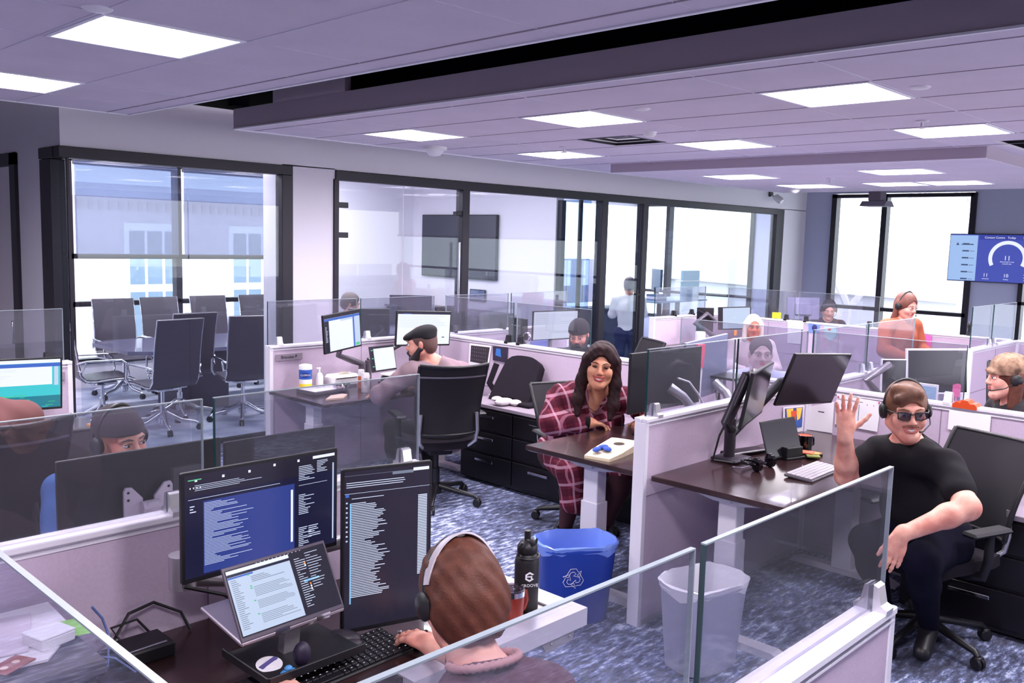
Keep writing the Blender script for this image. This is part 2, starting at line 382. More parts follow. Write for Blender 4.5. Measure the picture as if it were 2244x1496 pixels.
# ---------------------------------------------------------------- ceilings (clouds with a black slot between)
TROFF = []
def ceiling(name, x0, y0, x1, y1, z, holes, m, th=.02):
    xs = sorted({x0, x1, *[h[0] for h in holes], *[h[2] for h in holes]}); ys = sorted({y0, y1, *[h[1] for h in holes], *[h[3] for h in holes]})
    mb = MB()
    for i in range(len(xs)-1):
        for j in range(len(ys)-1):
            cx, cy = (xs[i]+xs[i+1])/2, (ys[j]+ys[j+1])/2
            if any(h[0] < cx < h[2] and h[1] < cy < h[3] for h in holes): continue
            mb.add([(xs[i], ys[j], z), (xs[i+1], ys[j], z), (xs[i+1], ys[j+1], z), (xs[i], ys[j+1], z), (xs[i], ys[j], z+th), (xs[i+1], ys[j], z+th), (xs[i+1], ys[j+1], z+th), (xs[i], ys[j+1], z+th)],
                   [(0,3,2,1), (4,5,6,7), (0,1,5,4), (1,2,6,5), (2,3,7,6), (3,0,4,7)])
    return struct(name, mb, m)
Z = 2.75
def L2(x, y): return (x, y, x+.6, y+.6)
left = [L2(1.41, 3.54), L2(1.41, 5.29), L2(-.4, 3.54), L2(-.4, 5.29), L2(1.41, .05), L2(-.4, .05), L2(-2.2, 3.54)]
mid = [L2(4.36, 1.87), L2(4.36, 3.6), L2(4.36, 5.34), L2(6.15, 1.88), L2(6.15, 3.62), L2(6.15, 5.37), L2(4.36, .13), L2(6.15, .13), L2(8.0, .13)]
vent_hole = (5.54, 4.2, 6.05, 4.7)
slot_hole = (7.2, 1.3, 8.6, 2.15)
low = [L2(8.15, 4.62), L2(8.15, 2.98), L2(9.72, 4.62), L2(9.72, 3.64), L2(9.72, 3.02)]
low[3] = (9.72, 3.66, 10.3, 4.2)
ceiling('ceiling', 3.62, -4, 12.3, 6.57, Z, mid+[vent_hole, slot_hole, (7.5, 2.28, 11.2, 5.87)], CEIL)
ceiling('ceiling', -4, -4, 2.75, 6.46, Z, left, CEIL)
ceiling('ceiling', 7.5, 2.28, 11.2, 5.87, 2.66, low, CEIL)
mb = MB()   # fascias
mb.box(3.612, -4, Z+.0045, 3.66, 6.578, 2.9); mb.box(3.612, 5.1, 2.9005, 3.66, 6.0, 3.1)
mb.box(3.661, 6.571, Z+.0045, 12.3, 6.60, 2.9)
mb.box(2.71, -4, Z+.021, 2.745, 6.46, 2.86)
mb.box(7.492, 2.272, 2.6635, 7.499, 5.878, Z+.02); mb.box(7.50, 2.272, 2.6635, 11.2, 2.279, Z+.02); mb.box(7.50, 5.871, 2.6635, 11.2, 5.878, Z+.02)
struct('trim_2', mb, FASC, 'grey mauve edge boards of the ceiling clouds')
mb = MB()   # bright corner beads along the edges
mb.box(3.604, -4, Z-.006, 3.624, 6.582, Z+.004); mb.box(3.6245, 6.566, Z-.006, 12.3, 6.603, Z+.004)
mb.box(2.735, -4, Z-.006, 2.756, 6.454, Z-.0005); mb.box(-4, 6.4545, Z-.006, 2.756, 6.472, Z-.0005); mb.box(2.7505, -4, Z-.0003, 2.757, 6.472, Z+.008)
mb.box(7.486, 2.268, 2.655, 7.506, 5.882, 2.663)
struct('trim_3', mb, mat('bead_white', (240,238,246), .4))
mb = MB()   # joints of the tile grid
def gridlines(x0, y0, x1, y1, z, xs, ys, holes, dark, w_=.007):
    for x in xs:
        mb.box(x-w_, y0, z-.0025, x+w_, y1, z-.0002, mi=dark)
    for y in ys:
        mb.box(x0, y-w_, z-.0025, x1, y+w_, z-.0002, mi=dark)
gridlines(-4, -4, 2.735, 6.45, Z, [2.59], [], [], 1, .006)
gridlines(-4, -4, 2.735, 6.45, Z, [1.40, 2.02, .2, -.41, -1.02], [], [], 0, .007)
gridlines(-4, -4, 2.735, 6.45, Z, [], [5.9, 5.28, 4.15, 3.53, 2.41, 1.79], [], 0, .002)
gridlines(3.63, -4, 12.3, 6.55, Z, [3.78, 7.4], [], [], 1, .004)
gridlines(3.63, -4, 7.5, 6.55, Z, [4.35, 4.97, 6.14, 6.76, 5.55], [], [], 1, .0025)
gridlines(3.63, -4, 7.5, 6.55, Z, [], [1.86, 3.59, 5.33], [], 0, .008)
gridlines(3.63, -4, 7.5, 6.55, Z, [], [2.48, 4.21, 5.95, .13, .74], [], 0, .003)
struct('trim_4', mb, [GRID, GRIDD], 'metal joints of the tile ceiling')
# plenum: black deck above everything
mb = MB()
mb.box(-4.1, -4.1, 3.4, XR+.2, 11.6, 3.45)
mb.box(3.5, 6.35, 2.9, 3.62, 6.45, 3.4)
struct('ceiling', mb, BLACK, 'black void above the ceiling clouds')
mb = MB(); mb.box(2.5, -4, 3.3, 4.4, 7.55, 3.35); mb.box(3.7, -4, 2.9, 3.75, 6.0, 3.35); mb.box(2.62, -4, 2.86, 2.66, 6.4, 3.35); struct('trim_5', mb, BLACK)
mb = MB(); mb.box(2.83, YW+.15, 2.95, 9.35, YB, 3.0); mb.box(9.5, YW+.15, 2.95, XR, YB, 3.0); struct('ceiling', mb, CEIL, 'ceiling of the glazed rooms')
mb = MB(); mb.box(slot_hole[0]-.05, slot_hole[1]-.05, 2.8, slot_hole[2]+.05, slot_hole[3]+.05, 3.3); struct('trim_6', mb, BLACK)
# ---------------------------------------------------------------- recessed ceiling lights
LENS = mat('light_lens', (255,255,255), .5, emit=(255,248,255), es=LAMP)
LENS2 = mat('light_lens_dim', (255,255,255), .5, emit=(255,248,255), es=3.2)
TRF = mat('troffer_reflector', (205,200,208), .6)
def troffer(h, z, label, flip=False):
    x0, y0, x1, y1 = h; cx, cy = (x0+x1)/2, (y0+y1)/2
    t = thing('ceiling_light', label, 'ceiling light', (cx, cy, z), 0, 'square recessed ceiling lights')
    a, b_ = (x1-x0)/2-.001, (y1-y0)/2-.001
    mb = MB()
    for q in ((-a, -b_, a, -b_+.02), (-a, b_-.02, a, b_), (-a, -b_+.02, -a+.02, b_-.02), (a-.02, -b_+.02, a, b_-.02)): mb.box(q[0], q[1], -.006, q[2], q[3], .012, b=.002)
    mb.build('frame', mat('bead_white', (240,238,246), .4), t)
    mb = MB(); i = .02; d = .06; w_ = .085
    P = [(-a+i, -b_+i, 0), (a-i, -b_+i, 0), (a-i, b_-i, 0), (-a+i, b_-i, 0), (-a+i+w_, -b_+i+.03, d), (a-i-w_, -b_+i+.03, d), (a-i-w_, b_-i-.03, d), (-a+i+w_, b_-i-.03, d)]
    mb.add(P, [(0,1,5,4), (1,2,6,5), (2,3,7,6), (3,0,4,7)]); mb.build('reflector', TRF, t)
    mb = MB(); mb.add(P[4:], [(0,1,2,3)]); mb.build('lens', LENS, t)
    return t
names_l = ['large recessed light at the top left of the picture, in the left ceiling', 'recessed light cut by the left picture edge, in the left ceiling']
for h, lab in zip(left[:2], names_l): troffer(h, Z, lab)
ML = ['biggest recessed light of the middle ceiling, toward the right', 'recessed light in the front row left of the biggest middle one', 'recessed light above the man in the flat cap, beside the dome sensor',
      'recessed light near the right edge beside the sprinkler, second row', 'recessed light right of the square vent, second row', 'recessed light left of the square vent, second row nearest the office glass']
for h, lab in zip(mid[:6], ML): troffer(h, Z, lab)
for h, lab in zip(low, ['left recessed light of the lowered ceiling box', 'right recessed light of the lowered ceiling box, front row', 'back left recessed light of the lowered ceiling box, near the office corner', 'middle small light of the back row in the lowered ceiling box', 'back right recessed light of the lowered ceiling box']): troffer(h, 2.66, lab)
for h in left[2:]+mid[6:]: troffer(h, Z, 'unseen ceiling light added outside the picture')  # unseen lights, some put in to brighten the foreground
def strip_light(x0, y0, x1, y1, label):
    t = thing('strip_light', label, 'ceiling light', ((x0+x1)/2, (y0+y1)/2, 2.95), 0, 'strip lights of the glazed rooms')
    a, b_ = (x1-x0)/2, (y1-y0)/2
    mb = MB(); mb.box(-a, -b_, -.05, a, b_, 0); mb.build('housing', WHITEP, t)
    mb = MB(); mb.box(-a+.01, -b_+.01, -.056, a-.01, b_-.01, -.05); mb.build('lens', LENS, t)
strip_light(3.3, 8.5, 4.5, 8.64, 'strip light at the upper left of the corner conference window')
strip_light(4.9, 8.9, 6.1, 9.04, 'strip light at the top centre of the corner conference window')
strip_light(5.9, 8.3, 8.3, 8.42, 'long strip light behind the glass conference door')
strip_light(3.6, 10.2, 5.2, 10.34, 'added rear strip light over the far side of the conference table')  # strips from here on are extra, added to brighten the glazed rooms
strip_light(6.2, 10.2, 7.8, 10.34, 'added rear strip light near the large television')
strip_light(10.4, 9.0, 12.0, 9.2, 'added strip light in the far office behind the glass door')
strip_light(12.6, 9.4, 14.4, 9.6, 'added strip light in the far office near its bright window')
# square vent
t = thing('ceiling_vent', 'square open return air vent between the ceiling lights', 'vent', (5.8, 4.45, Z))
mb = MB()
for k, (s_, z_) in enumerate(((.25, 0), (.2, .02))):
    for q in ((-s_, -s_, s_, -s_+.02), (-s_, s_-.02, s_, s_), (-s_, -s_+.02, -s_+.02, s_-.02), (s_-.02, -s_+.02, s_, s_-.02)): mb.box(q[0], q[1], z_-.004, q[2], q[3], z_+.01)
mb.build('frame', DARKM, t)
mb = MB(); mb.box(-.25, -.25, .05, .25, .25, .06); mb.build('damper', mat('vent_inner', (190,192,205), .5), t)
# round details on the ceiling
def disc(name, x, y, z, r, h, label, cat, m=WHITEP, prof=None):
    mb = MB(); mb.lathe(prof or [(r*.3, -h), (r*.8, -h*.8), (r, -h*.2), (r, 0)], n=20)
    o = mb.build(name, m, loc=(x, y, z)); return tag(o, label, cat)
disc('ceiling_speaker', 1.37, 3.48, Z, .055, .012, 'flat round white disc beside the largest left light', 'sensor')
disc('sensor_cover', 4.65, 1.74, Z, .05, .012, 'flat round white disc right of the biggest middle light', 'sensor')
disc('sensor_cover', 4.49, 3.3, Z, .05, .012, 'flat round white disc above and right of the second middle light', 'sensor')
SPR = [(0, -.05), (.012, -.05), (.03, -.045), (.03, -.042), (.008, -.04), (.008, -.012), (.04, -.008), (.04, 0)]
disc('sprinkler', 5.85, 2.16, Z, .04, .05, 'small pendant sprinkler beside the light near the right edge', 'sprinkler', WHITEM, SPR)
disc('sprinkler', 5.93, 5.17, Z, .04, .05, 'small sprinkler just left of the back row light by the office glass', 'sprinkler', WHITEM, SPR)
disc('sprinkler', 9.0, 4.2, 2.66, .04, .05, 'tiny sprinkler under the lowered ceiling box', 'sprinkler', WHITEM, SPR)
DOME = [(0, -.06), (.035, -.052), (.06, -.03), (.07, -.012), (.08, -.01), (.08, 0)]
disc('smoke_detector', 5.45, 3.93, Z, .06, .05, 'small white dome detector between vent and light', 'smoke detector', WHITEP, [(0, -.04), (.03, -.035), (.045, -.02), (.05, 0)])
disc('ceiling_sensor', 5.36, 6.2, Z, .08, .06, 'large white dome hanging below the light near the flat cap man', 'sensor', WHITEP, [(0, -.085), (.05, -.075), (.075, -.045), (.09, -.03), (.11, -.025), (.11, 0)])
disc('smoke_detector', 10.4, 5.3, 2.66, .06, .06, 'white dome at the far end of the lowered ceiling by the office corner', 'smoke detector', WHITEP, DOME)
# security camera on the far wall
t = thing('security_camera', 'black and white security camera high on the wall right of the office glass', 'camera', (14.05, YW, 2.78))
mb = MB(); mb.box(-.06, -.03, 0, .06, 0, .1, b=.01); mb.build('bracket', BLKP, t)
mb = MB(); mb.tube([(0, -.02, .02), (0, -.12, -.02)], .02); mb.lathe([(0, 0), (.055, .005), (.06, .12), (.04, .15), (0, .15)], n=16, mtx=Matrix.Translation((0, -.1, 0)) @ Matrix.Rotation(math.radians(125), 4, 'X')); mb.build('housing', WHITEP, t)
# hanging projector like box and speaker in front of the right window
t = thing('pendant_fixture', 'grey box fixture with flared bottom hanging before the right window', 'fixture', (12.4, 5.1, 0))
mb = MB(); mb.box(-.09, -.09, 2.6, .09, .09, 3.4, b=.01); mb.build('housing', mat('fixture_grey', (96,88,100), .6), t)
mb = MB(); mb.prism([(-.17, 2.53), (.17, 2.53), (.09, 2.6), (-.09, 2.6)], -.17, .17, 'y'); mb.build('skirt', mat('fixture_skirt', (120,112,126), .5), t)
# ================================================================ OUTSIDE
BRK = mat('outside_brick', (212,200,206), .9, noise=.12, nscale=2)
t = thing('brick_building', 'pale brick building with white sash windows across the street', 'building', (6, 22, 0))
mb = MB(); mb.box(-12, 0, -4, 9, 6, 2.7); mb.build('wall', BRK, t)
mb = MB(); mb.box(-12.2, -.3, 2.7, 9.2, .1, 3.0); mb.box(-12, -.1, -1.5, 9, -.0005, -1.3); mb.build('cornice', mat('cornice', (225,225,232), .8), t)
WW = mat('sash_white', (245,245,250), .6); WG = mat('far_glass', (120,136,156), .3)
for k in range(7):
    x = -10.6+k*2.75
    mb = MB()
    for z in (-1.0,):
        h9 = 3.1; mb.box(x, -.06, z, x+1.5, -.001, z+h9, 0)
        for r in range(2):
            for q in range(3): mb.box(x+.12+q*.44, -.08, z+.12+r*h9*.48, x+.48+q*.44, -.0605, z+.12+r*h9*.48+h9*.42, 1)
    mb.build('window', [WW, WG], t)
mb = MB()
for k in range(90): mb.box(-12+k*.235, -.05, 2.4, -11.9+k*.235, -.001, 2.6)
mb.build('dentil_course', mat('dentil', (170,150,160), .9), t)
mb = MB(); mb.box(-40, 11.8, -4.5, 60, 80, -4); mb.box(XR+.5, -40, -4.5, 80, 80, -4); tag(mb.build('snowy_ground', mat('snow', (235,238,245), .9)), 'pale bright ground outside the windows', 'ground', None, 'structure')
def bare_tree(x, y, z, h, seed, label):
    rnd = random.Random(seed); mb = MB()
    def br(p, d, l, r, n):
        q = p+d*l; mb.tube([p, (p+q)/2+Vector((rnd.uniform(-.1, .1), rnd.uniform(-.1, .1), 0))*l, q], [r, r*.85, r*.65], 6)
        if n == 0: return
        for k in range(3 if n > 2 else 2):
            nd = (d+Vector((rnd.uniform(-.7, .7), rnd.uniform(-.7, .7), rnd.uniform(-.1, .5)))).normalized(); br(q, nd, l*rnd.uniform(.6, .8), r*.6, n-1)
    br(Vector((0, 0, 0)), Vector((0, 0, 1)), h*.32, h*.018, 5)
    o = mb.build('bare_tree', mat('bark_pale', (196,190,200), .95), loc=(x, y, z)); tag(o, label, 'tree')
bare_tree(27, 8.2, -4, 11, 3, 'bare tree outside the far window, behind the woman in the rust sweater')
bare_tree(31, 13.5, -4, 12, 5, 'bare tree outside the left pane of the far window')
mb = MB(); mb.box(-9, 0, 0, 9, 5, 4.2); mb.prism([(-9.4, 4.2), (9.4, 4.2), (7.5, 6), (-7.5, 6)], -.3, 5.3, 'y', 0); o = mb.build('low_house', mat('house_pale', (214,212,220), .9), loc=(40, 16, -4), rot=(0, 0, 1.2)); tag(o, 'pale low house far outside the right windows', 'building')
# ================================================================ PARTITIONS
def partition(label, ax, c, a, b_, h=1.08, ends='', lower=None):
    """ax 'x': runs along X at Y=c ; ax 'y': runs along Y at X=c"""
    t = thing('partition', label, 'partition', (0, 0, 0)); T = .035
    def B(mb, u0, v0, z0, u1, v1, z1, **k):
        if ax == 'x': mb.box(u0, c+v0, z0, u1, c+v1, z1, **k)
        else: mb.box(c+v0, u0, z0, c+v1, u1, z1, **k)
    mb = MB(); B(mb, a+.03, -T+.004, .03, b_-.03, T-.004, h-.035); mb.build('fabric_panel', PANEL, t)
    mb = MB(); n = max(1, round((b_-a)/.9))
    for k in range(1, n): u = a+(b_-a)*k/n; B(mb, u-.0015, -T+.002, .03, u+.0015, T-.002, h-.035)
    B(mb, a+.03, -T+.001, .68, b_-.03, T-.001, .683)
    mb.build('seam', mat('seam', (120,108,122), .8), t)
    mb = MB(); B(mb, a, -T-.004, h-.02, b_, -.006, h, b=.003); B(mb, a, .006, h-.02, b_, T+.004, h, b=.003); B(mb, a, -.006, h-.02, b_, .006, h-.006); mb.build('top_rail', PANELW, t)
    mb = MB(); B(mb, a+.01, -T-.001, h-.037, b_-.01, T+.001, h-.031); B(mb, a+.01, -.02, h-.031, b_-.01, .02, h-.02); mb.build('rail_lip', PANELW, t)
    for e, u in (('a', a), ('b', b_)):
        mb = MB()
        if e == 'a': B(mb, u, -T, 0, u+.03, T, h-.02, b=.002)
        else: B(mb, u-.03, -T, 0, u, T, h-.02, b=.002)
        mb.build('end_post', PANELW, t)
    mb = MB(); B(mb, a+.03, -T+.002, 0, b_-.03, T-.002, .03); mb.build('base_strip', ALU, t)
    return t
def glass(label, ax, c, a, b_, z0=1.085, z1=1.425, clips=(.07, -.07), edge=GEDGE, clipmat=ALU):
    t = thing('glass_screen', label, 'glass screen', (0, 0, 0), 0, None); T = .005
    def B(mb, u0, v0, z0_, u1, v1, z1_, **k):
        if ax == 'x': mb.box(u0, c+v0, z0_, u1, c+v1, z1_, **k)
        else: mb.box(c+v0, u0, z0_, c+v1, u1, z1_, **k)
    mb = MB(); B(mb, a+.002, -T, z0, b_-.002, T, z1-.002); mb.build('pane', GLP, t)
    mb = MB(); B(mb, a, -T-.0003, z1-.003, b_, T+.0003, z1); B(mb, b_-.003, -T-.0003, z0, b_, T+.0003, z1-.003); mb.build('bright_edge', edge, t)
    mb = MB(); B(mb, a, -T-.0003, z0, a+.003, T+.0003, z1-.003); mb.build('dark_edge', GEDGED, t)
    for k in clips:
        u = a+k if k > 0 else b_+k
        mb = MB()
        for s in (-1, 1):
            P = [(s*.040, z0-.012), (s*.042, z0+.004), (s*.026, z0+.012), (s*.017, z0+.055), (s*.006, z0+.06), (s*.006, z0-.004)]
            if s > 0: P = P[::-1]
            if ax == 'x':
                mb.add([(u-.02, c+p, q) for p, q in P]+[(u+.02, c+p, q) for p, q in P], [tuple(range(6)), tuple(range(6, 12))[::-1]]+[(i, i+6, (i+1) % 6+6, (i+1) % 6) for i in range(6)])
            else:
                mb.add([(c+p, u-.02, q) for p, q in P]+[(c+p, u+.02, q) for p, q in P], [tuple(range(6)), tuple(range(6, 12))[::-1]]+[(i, i+6, (i+1) % 6+6, (i+1) % 6) for i in range(6)])
        mb.build('clamp', clipmat, t)
    return t
PY1, PY2 = 2.62, 6.17
partition('long low partition behind the black monitors of the nearest desk, running to the left edge', 'x', 2.64, .42, 2.24)
partition('white topped partition corner at the bottom right, nearest to the camera', 'x', .82, .48, 2.2)
partition('partition between the plaid shirt woman and the waving man, with a white end post', 'x', 2.6, 3.63, 5.4)
partition('partition behind the flat cap man desk, with a name plate', 'x', PY2, 3.66, 5.4)
partition('partition with a name plate at the left edge behind the blue green screen', 'x', PY2, .46, 2.2)
partition('partition with big glass screens between the middle cubicles, seen above the black monitor', 'x', 2.6, 5.48, 7.22)
partition('far partition parallel to the office glass, behind the bearded man in the knit cap', 'x', PY2, 5.48, 7.22)
partition('tan partition end standing at the right edge, beside the person in the camouflage cap', 'x', 2.62, 8.6, 9.97)
partition('far partition in front of the open office door', 'x', PY2, 8.75, 9.97)
partition('long partition spine behind the flat cap man and the plaid shirt woman', 'y', 5.44, 2.6, 6.2)
partition('long partition spine behind the waving man, with papers pinned on it', 'y', 5.44, -1.5, 2.58)
partition('near left partition spine mostly outside the picture', 'y', .44, .86, 2.6)
partition('far back partition spine with pinned paper, left part', 'y', 10.0, 2.66, 6.2)
partition('far back partition spine at the right edge with a pink note', 'y', 10.0, -.5, 2.6)
partition('low cross partition between the right middle cubicles', 'x', -1.0, 5.48, 7.22)
# glass
glass('long glass screen on the left partition, behind the double monitors', 'x', 2.64, .48, 1.334, clips=(.08, -.1))
glass('glass screen reaching from the double monitors to the aisle', 'x', 2.64, 1.372, 2.222, clips=(-.07,))
glass('nearest glass screen in front of the young person, left pane', 'x', .82, .5, 1.318, clips=(.1,))
glass('nearest glass screen in front of the white bin, right pane with a clamp', 'x', .82, 1.35, 2.195, clips=(-.052,))
glass('slanting glass edge at the bottom left corner', 'y', .44, .86, 1.85, clips=(.1,))
glass('glass screen before the plaid shirt woman monitors', 'x', 2.6, 3.67, 4.51, clips=(.08,))
glass('glass screen between black monitors and the tilted monitors', 'x', 2.6, 4.54, 5.4, clips=(-.1,))
glass('glass screen in front of the person in the light blue collared shirt', 'x', 2.6, 5.48, 6.31, clips=(-.06,))
glass('glass screen in front of the rust sweater, ending beside her shoulder', 'x', 2.6, 6.33, 7.2, clips=(.06,))
glass('glass screen over the name plate of the flat cap man partition', 'x', PY2, 3.66, 4.5, clips=(.1, -.06), clipmat=WHITEP)
glass('glass screen behind the flat cap man monitor', 'x', PY2, 4.54, 5.36, clips=(.07, -.1), clipmat=WHITEP)
glass('glass screen above the left edge name plate', 'x', PY2, 1.3, 2.16, clips=(-.1,), clipmat=DARKM)
glass('far glass screen behind the white monitor', 'x', PY2, 5.5, 6.32, clips=(.1, -.08), clipmat=DARKM)
glass('far glass screen beside the knit cap man', 'x', PY2, 6.36, 7.2, clips=(-.1,), clipmat=DARKM)
glass('glass screen on the spine between plaid woman and cubicle behind', 'y', 5.44, 2.66, 3.58, clips=(), clipmat=WHITEP)
glass('glass screen on the spine behind the waving man', 'y', 5.44, 1.66, 2.56, clips=(.08,), clipmat=WHITEP)
glass('glass screen on the spine behind the flat cap man', 'y', 5.44, 4.4, 5.2, clips=(-.05,), clipmat=DARKM)
glass('glass screen at the corner of the flat cap man spine', 'y', 5.44, 5.24, 6.1, clips=(.05,), clipmat=DARKM)
glass('glass screen at the tan partition end, left pane', 'x', 2.62, 8.63, 9.2, z1=1.46, clips=(-.05,))
glass('glass screen at the tan partition end, right pane', 'x', 2.62, 9.24, 9.95, z1=1.46, clips=(.05,))
glass('far glass screen left of the office door post', 'x', PY2, 8.8, 9.9, clips=(.4, -.3), clipmat=DARKM)
glass('far glass screen on the back spine by the yellow note', 'y', 10.0, 5.0, 5.9, clips=(.1, -.1), clipmat=DARKM)
glass('far glass screen on the back spine by the hanging paper', 'y', 10.0, 4.0, 4.95, clips=(.1, -.1), clipmat=DARKM)
# name plates
def nameplate(x, y, z, w_, txt, label, sz=.022):
    t = thing('name_plate', label, 'sign', (x, y, z))
    mb = MB(); mb.box(-w_/2, -.006, -.028, w_/2, 0, .028, b=.002); mb.build('plate', mat('plate_grey', (140,128,142), .5), t)
    mb = MB(); add_text(mb, txt, sz*1.6, Matrix.Translation((0, -.007, 0)) @ Matrix.Rotation(PI/2, 4, 'X')); mb.build('lettering', mat('plate_text', (52,42,56), .5), t)
nameplate(3.83, PY2-.035, .985, .24, 'Brendan P.', 'grey name plate on the flat cap man partition')
nameplate(2.08, PY2-.035, .985, .14, 'llen', 'grey name plate on the left edge partition, cut by the monitor', .026)
# ================================================================ DESKS
def desk(label, x0, x1, y0, y1, z, legs, group='height adjustable desks', leg_y=None, facing=1, name='sit_stand_desk', side=None):
    t = thing(name, label, 'desk', ((x0+x1)/2, (y0+y1)/2, 0), 0); cx, cy = (x0+x1)/2, (y0+y1)/2
    mb = MB(); mb.box(x0-cx, y0-cy, z-.028, x1-cx, y1-cy, z, b=.004); mb.build('desktop', WOODD, t)
    mb = MB(); mb.box(x0-cx+.1, -.03, z-.075, x1-cx-.1, .03, z-.03); mb.build('crossbar', WHITEM, t)
    ly = 0 if leg_y is None else leg_y-cy
    for lx in legs:
        x = lx-cx
        g = thing('leg', None, None, (x, ly, 0)); g.parent = t; del_ = None
        mb = MB(); mb.box(-.04, -.05, .30, .04, .05, z-.06, b=.004); mb.build('inner_column', WHITEM, g)
        mb = MB(); mb.box(-.048, -.058, .03, .048, .058, .52, b=.004); mb.build('outer_column', WHITEM, g)
        mb = MB(); mb.prism([(-.33, .0), (.33, .0), (.33, .012), (.27, .035), (-.27, .035), (-.33, .012)], -.04, .04, 'x'); mb.build('foot', WHITEM, g)
        mb = MB(); mb.prism([(-.34, z-.032), (.34, z-.032), (.34, z-.038), (.08, z-.085), (-.08, z-.085), (-.34, z-.038)], -.045, .045, 'x'); mb.build('bracket', WHITEM, g)
    return t
desk('dark desk in front of the young person with the headset', .5, 2.25, 1.87, 2.60, .72, (.62, 2.12))
desk('dark desk of the plaid shirt woman with a small game board', 3.67, 5.15, 2.66, 3.42, .79, (3.84, 5.0))
desk('dark desk of the waving man with a grey keyboard', 3.67, 5.38, 1.82, 2.55, .79, (3.84, 5.2))
desk('dark desk of the flat cap man with wipes and papers', 3.64, 5.2, 5.37, 6.12, .735, (3.8, 5.05))
desk('dark desk at the left edge under the blue green screen', .5, 2.25, 5.30, 6.12, .705, (.65, 2.1))
desk('desk hidden behind the back to back monitors of the person in the black beanie', .6, 2.1, 2.70, 3.4, .72, (.75, 1.95))
desk('far desk of the bearded man in the knit cap', 5.55, 7.1, 5.4, 6.12, .74, (5.7, 6.95))
desk('desk in the middle cubicle of the person in the light blue collared shirt', 5.55, 7.1, 2.66, 3.1, .74, (5.7, 6.95))
desk('desk of the person in the camouflage cap', 5.55, 7.15, 1.85, 2.55, .74, (5.7, 7.0))
desk('far desk with twin monitors before the office door', 8.8, 9.95, 5.45, 6.12, .74, (8.95, 9.8))
desk('far desk at the rust sweater woman', 8.8, 9.95, 2.7, 3.3, .74, (8.95, 9.8))
# white metal end bracket of the nearest desk
t = thing('desk_end_bracket', 'white metal corner bracket at the end of the nearest desk', 'bracket', (2.25, 1.87, .70))
mb = MB(); mb.box(-.72, -.05, -.035, .035, -.002, .026); mb.box(.002, -.0015, -.035, .035, .45, .026); mb.box(-.05, -.0015, .0205, .0015, .45, .026); mb.box(-.72, -.0015, .0205, -.051, .03, .026); mb.build('rail', WHITEM, t)
mb = MB(); mb.prism([(-.19, -.03), (-.02, -.03), (-.03, -.07), (-.16, -.075)], -.043, -.038, 'y'); mb.build('tab', GREYP, t)
for x in (-.14, -.05): mb = MB(); mb.ball((x, -.046, -.05), .005, 8); mb.build('screw', CHROME, t)
def credenza(label, x0, x1, y0, y1, n, h=.645):
    t = thing('storage_credenza', label, 'cabinet', (0, 0, 0))
    mb = MB(); mb.box(x0+.01, y0, .02, x1, y1, h-.028); mb.build('body', CREDB, t)
    mb = MB(); mb.box(x0-.01, y0-.01, h-.028, x1, y1+.01, h, b=.003); mb.build('top', CREDT, t)
    d = (y1-y0)/n
    for i in range(n):
        for k, (a, b_) in enumerate(((.44, .60), (.26, .42), (.05, .24))):
            q = MB(); q.box(x0-.008, y0+i*d+.006, a, x0+.012, y0+(i+1)*d-.006, b_, b=.002); dr = q.build('drawer', CREDB, t)
            q = MB(); ym = y0+(i+.5)*d; q.box(x0-.03, ym-.1, b_-.055, x0-.022, ym+.1, b_-.035, b=.002); q.box(x0-.024, ym-.098, b_-.05, x0-.008, ym-.09, b_-.04); q.box(x0-.024, ym+.09, b_-.05, x0-.008, ym+.098, b_-.04); q.build('handle', CHROME, dr)
    return t
credenza('black drawer credenza with a grey top between flat cap man and plaid woman', 4.92, 5.4, 3.55, 5.3, 3)
credenza('black drawer credenza with a grey top behind the waving man, right edge', 4.92, 5.4, -1.1, 1.75, 4)
credenza('dark credenza in the camouflage cap person cubicle', 7.0, 7.4, .2, 1.5, 2)
# ================================================================ CHAIRS
def star_base(t, m, r=.31, hub=.05, castm=BLKP, rot=0.3, col_top=.40, colm=None, rise=.1):
    b = MB(); b.lathe([(.045, .07), (.045, .12), (.03, .13)], n=16)
    for k in range(5):
        a = rot+k*2*PI/5; c, s = math.cos(a), math.sin(a)
        b.tube([(c*.03, s*.03, .10+rise*.25), (c*r*.5, s*r*.5, .10), (c*r*.93, s*r*.93, .078), (c*r, s*r, .06)], [.024, .02, .016, .012], 8)
    b.build('star_base', m, t)
    for k in range(5):
        a = rot+k*2*PI/5; c, s = math.cos(a), math.sin(a); q = MB()
        for d in (-.014, .014):
            mt = Matrix.Translation((c*r-s*d, s*r+c*d, .03)) @ Matrix.Rotation(a, 4, 'Z') @ Matrix.Rotation(PI/2, 4, 'X')
            q.lathe([(.0, -.009), (.026, -.009), (.03, -.004), (.03, .004), (.026, .009), (0, .009)], n=14, mtx=mt)
        q.box(-.018, -.022, .04, .018, .022, .062, b=.004, mtx=Matrix.Translation((c*r, s*r, 0)) @ Matrix.Rotation(a, 4, 'Z'))
        q.build('caster', castm, t)
    g = MB(); g.lathe([(.028, .1), (.028, .26), (.018, .262), (.018, col_top)], n=14); g.build('gas_column', colm or m, t)
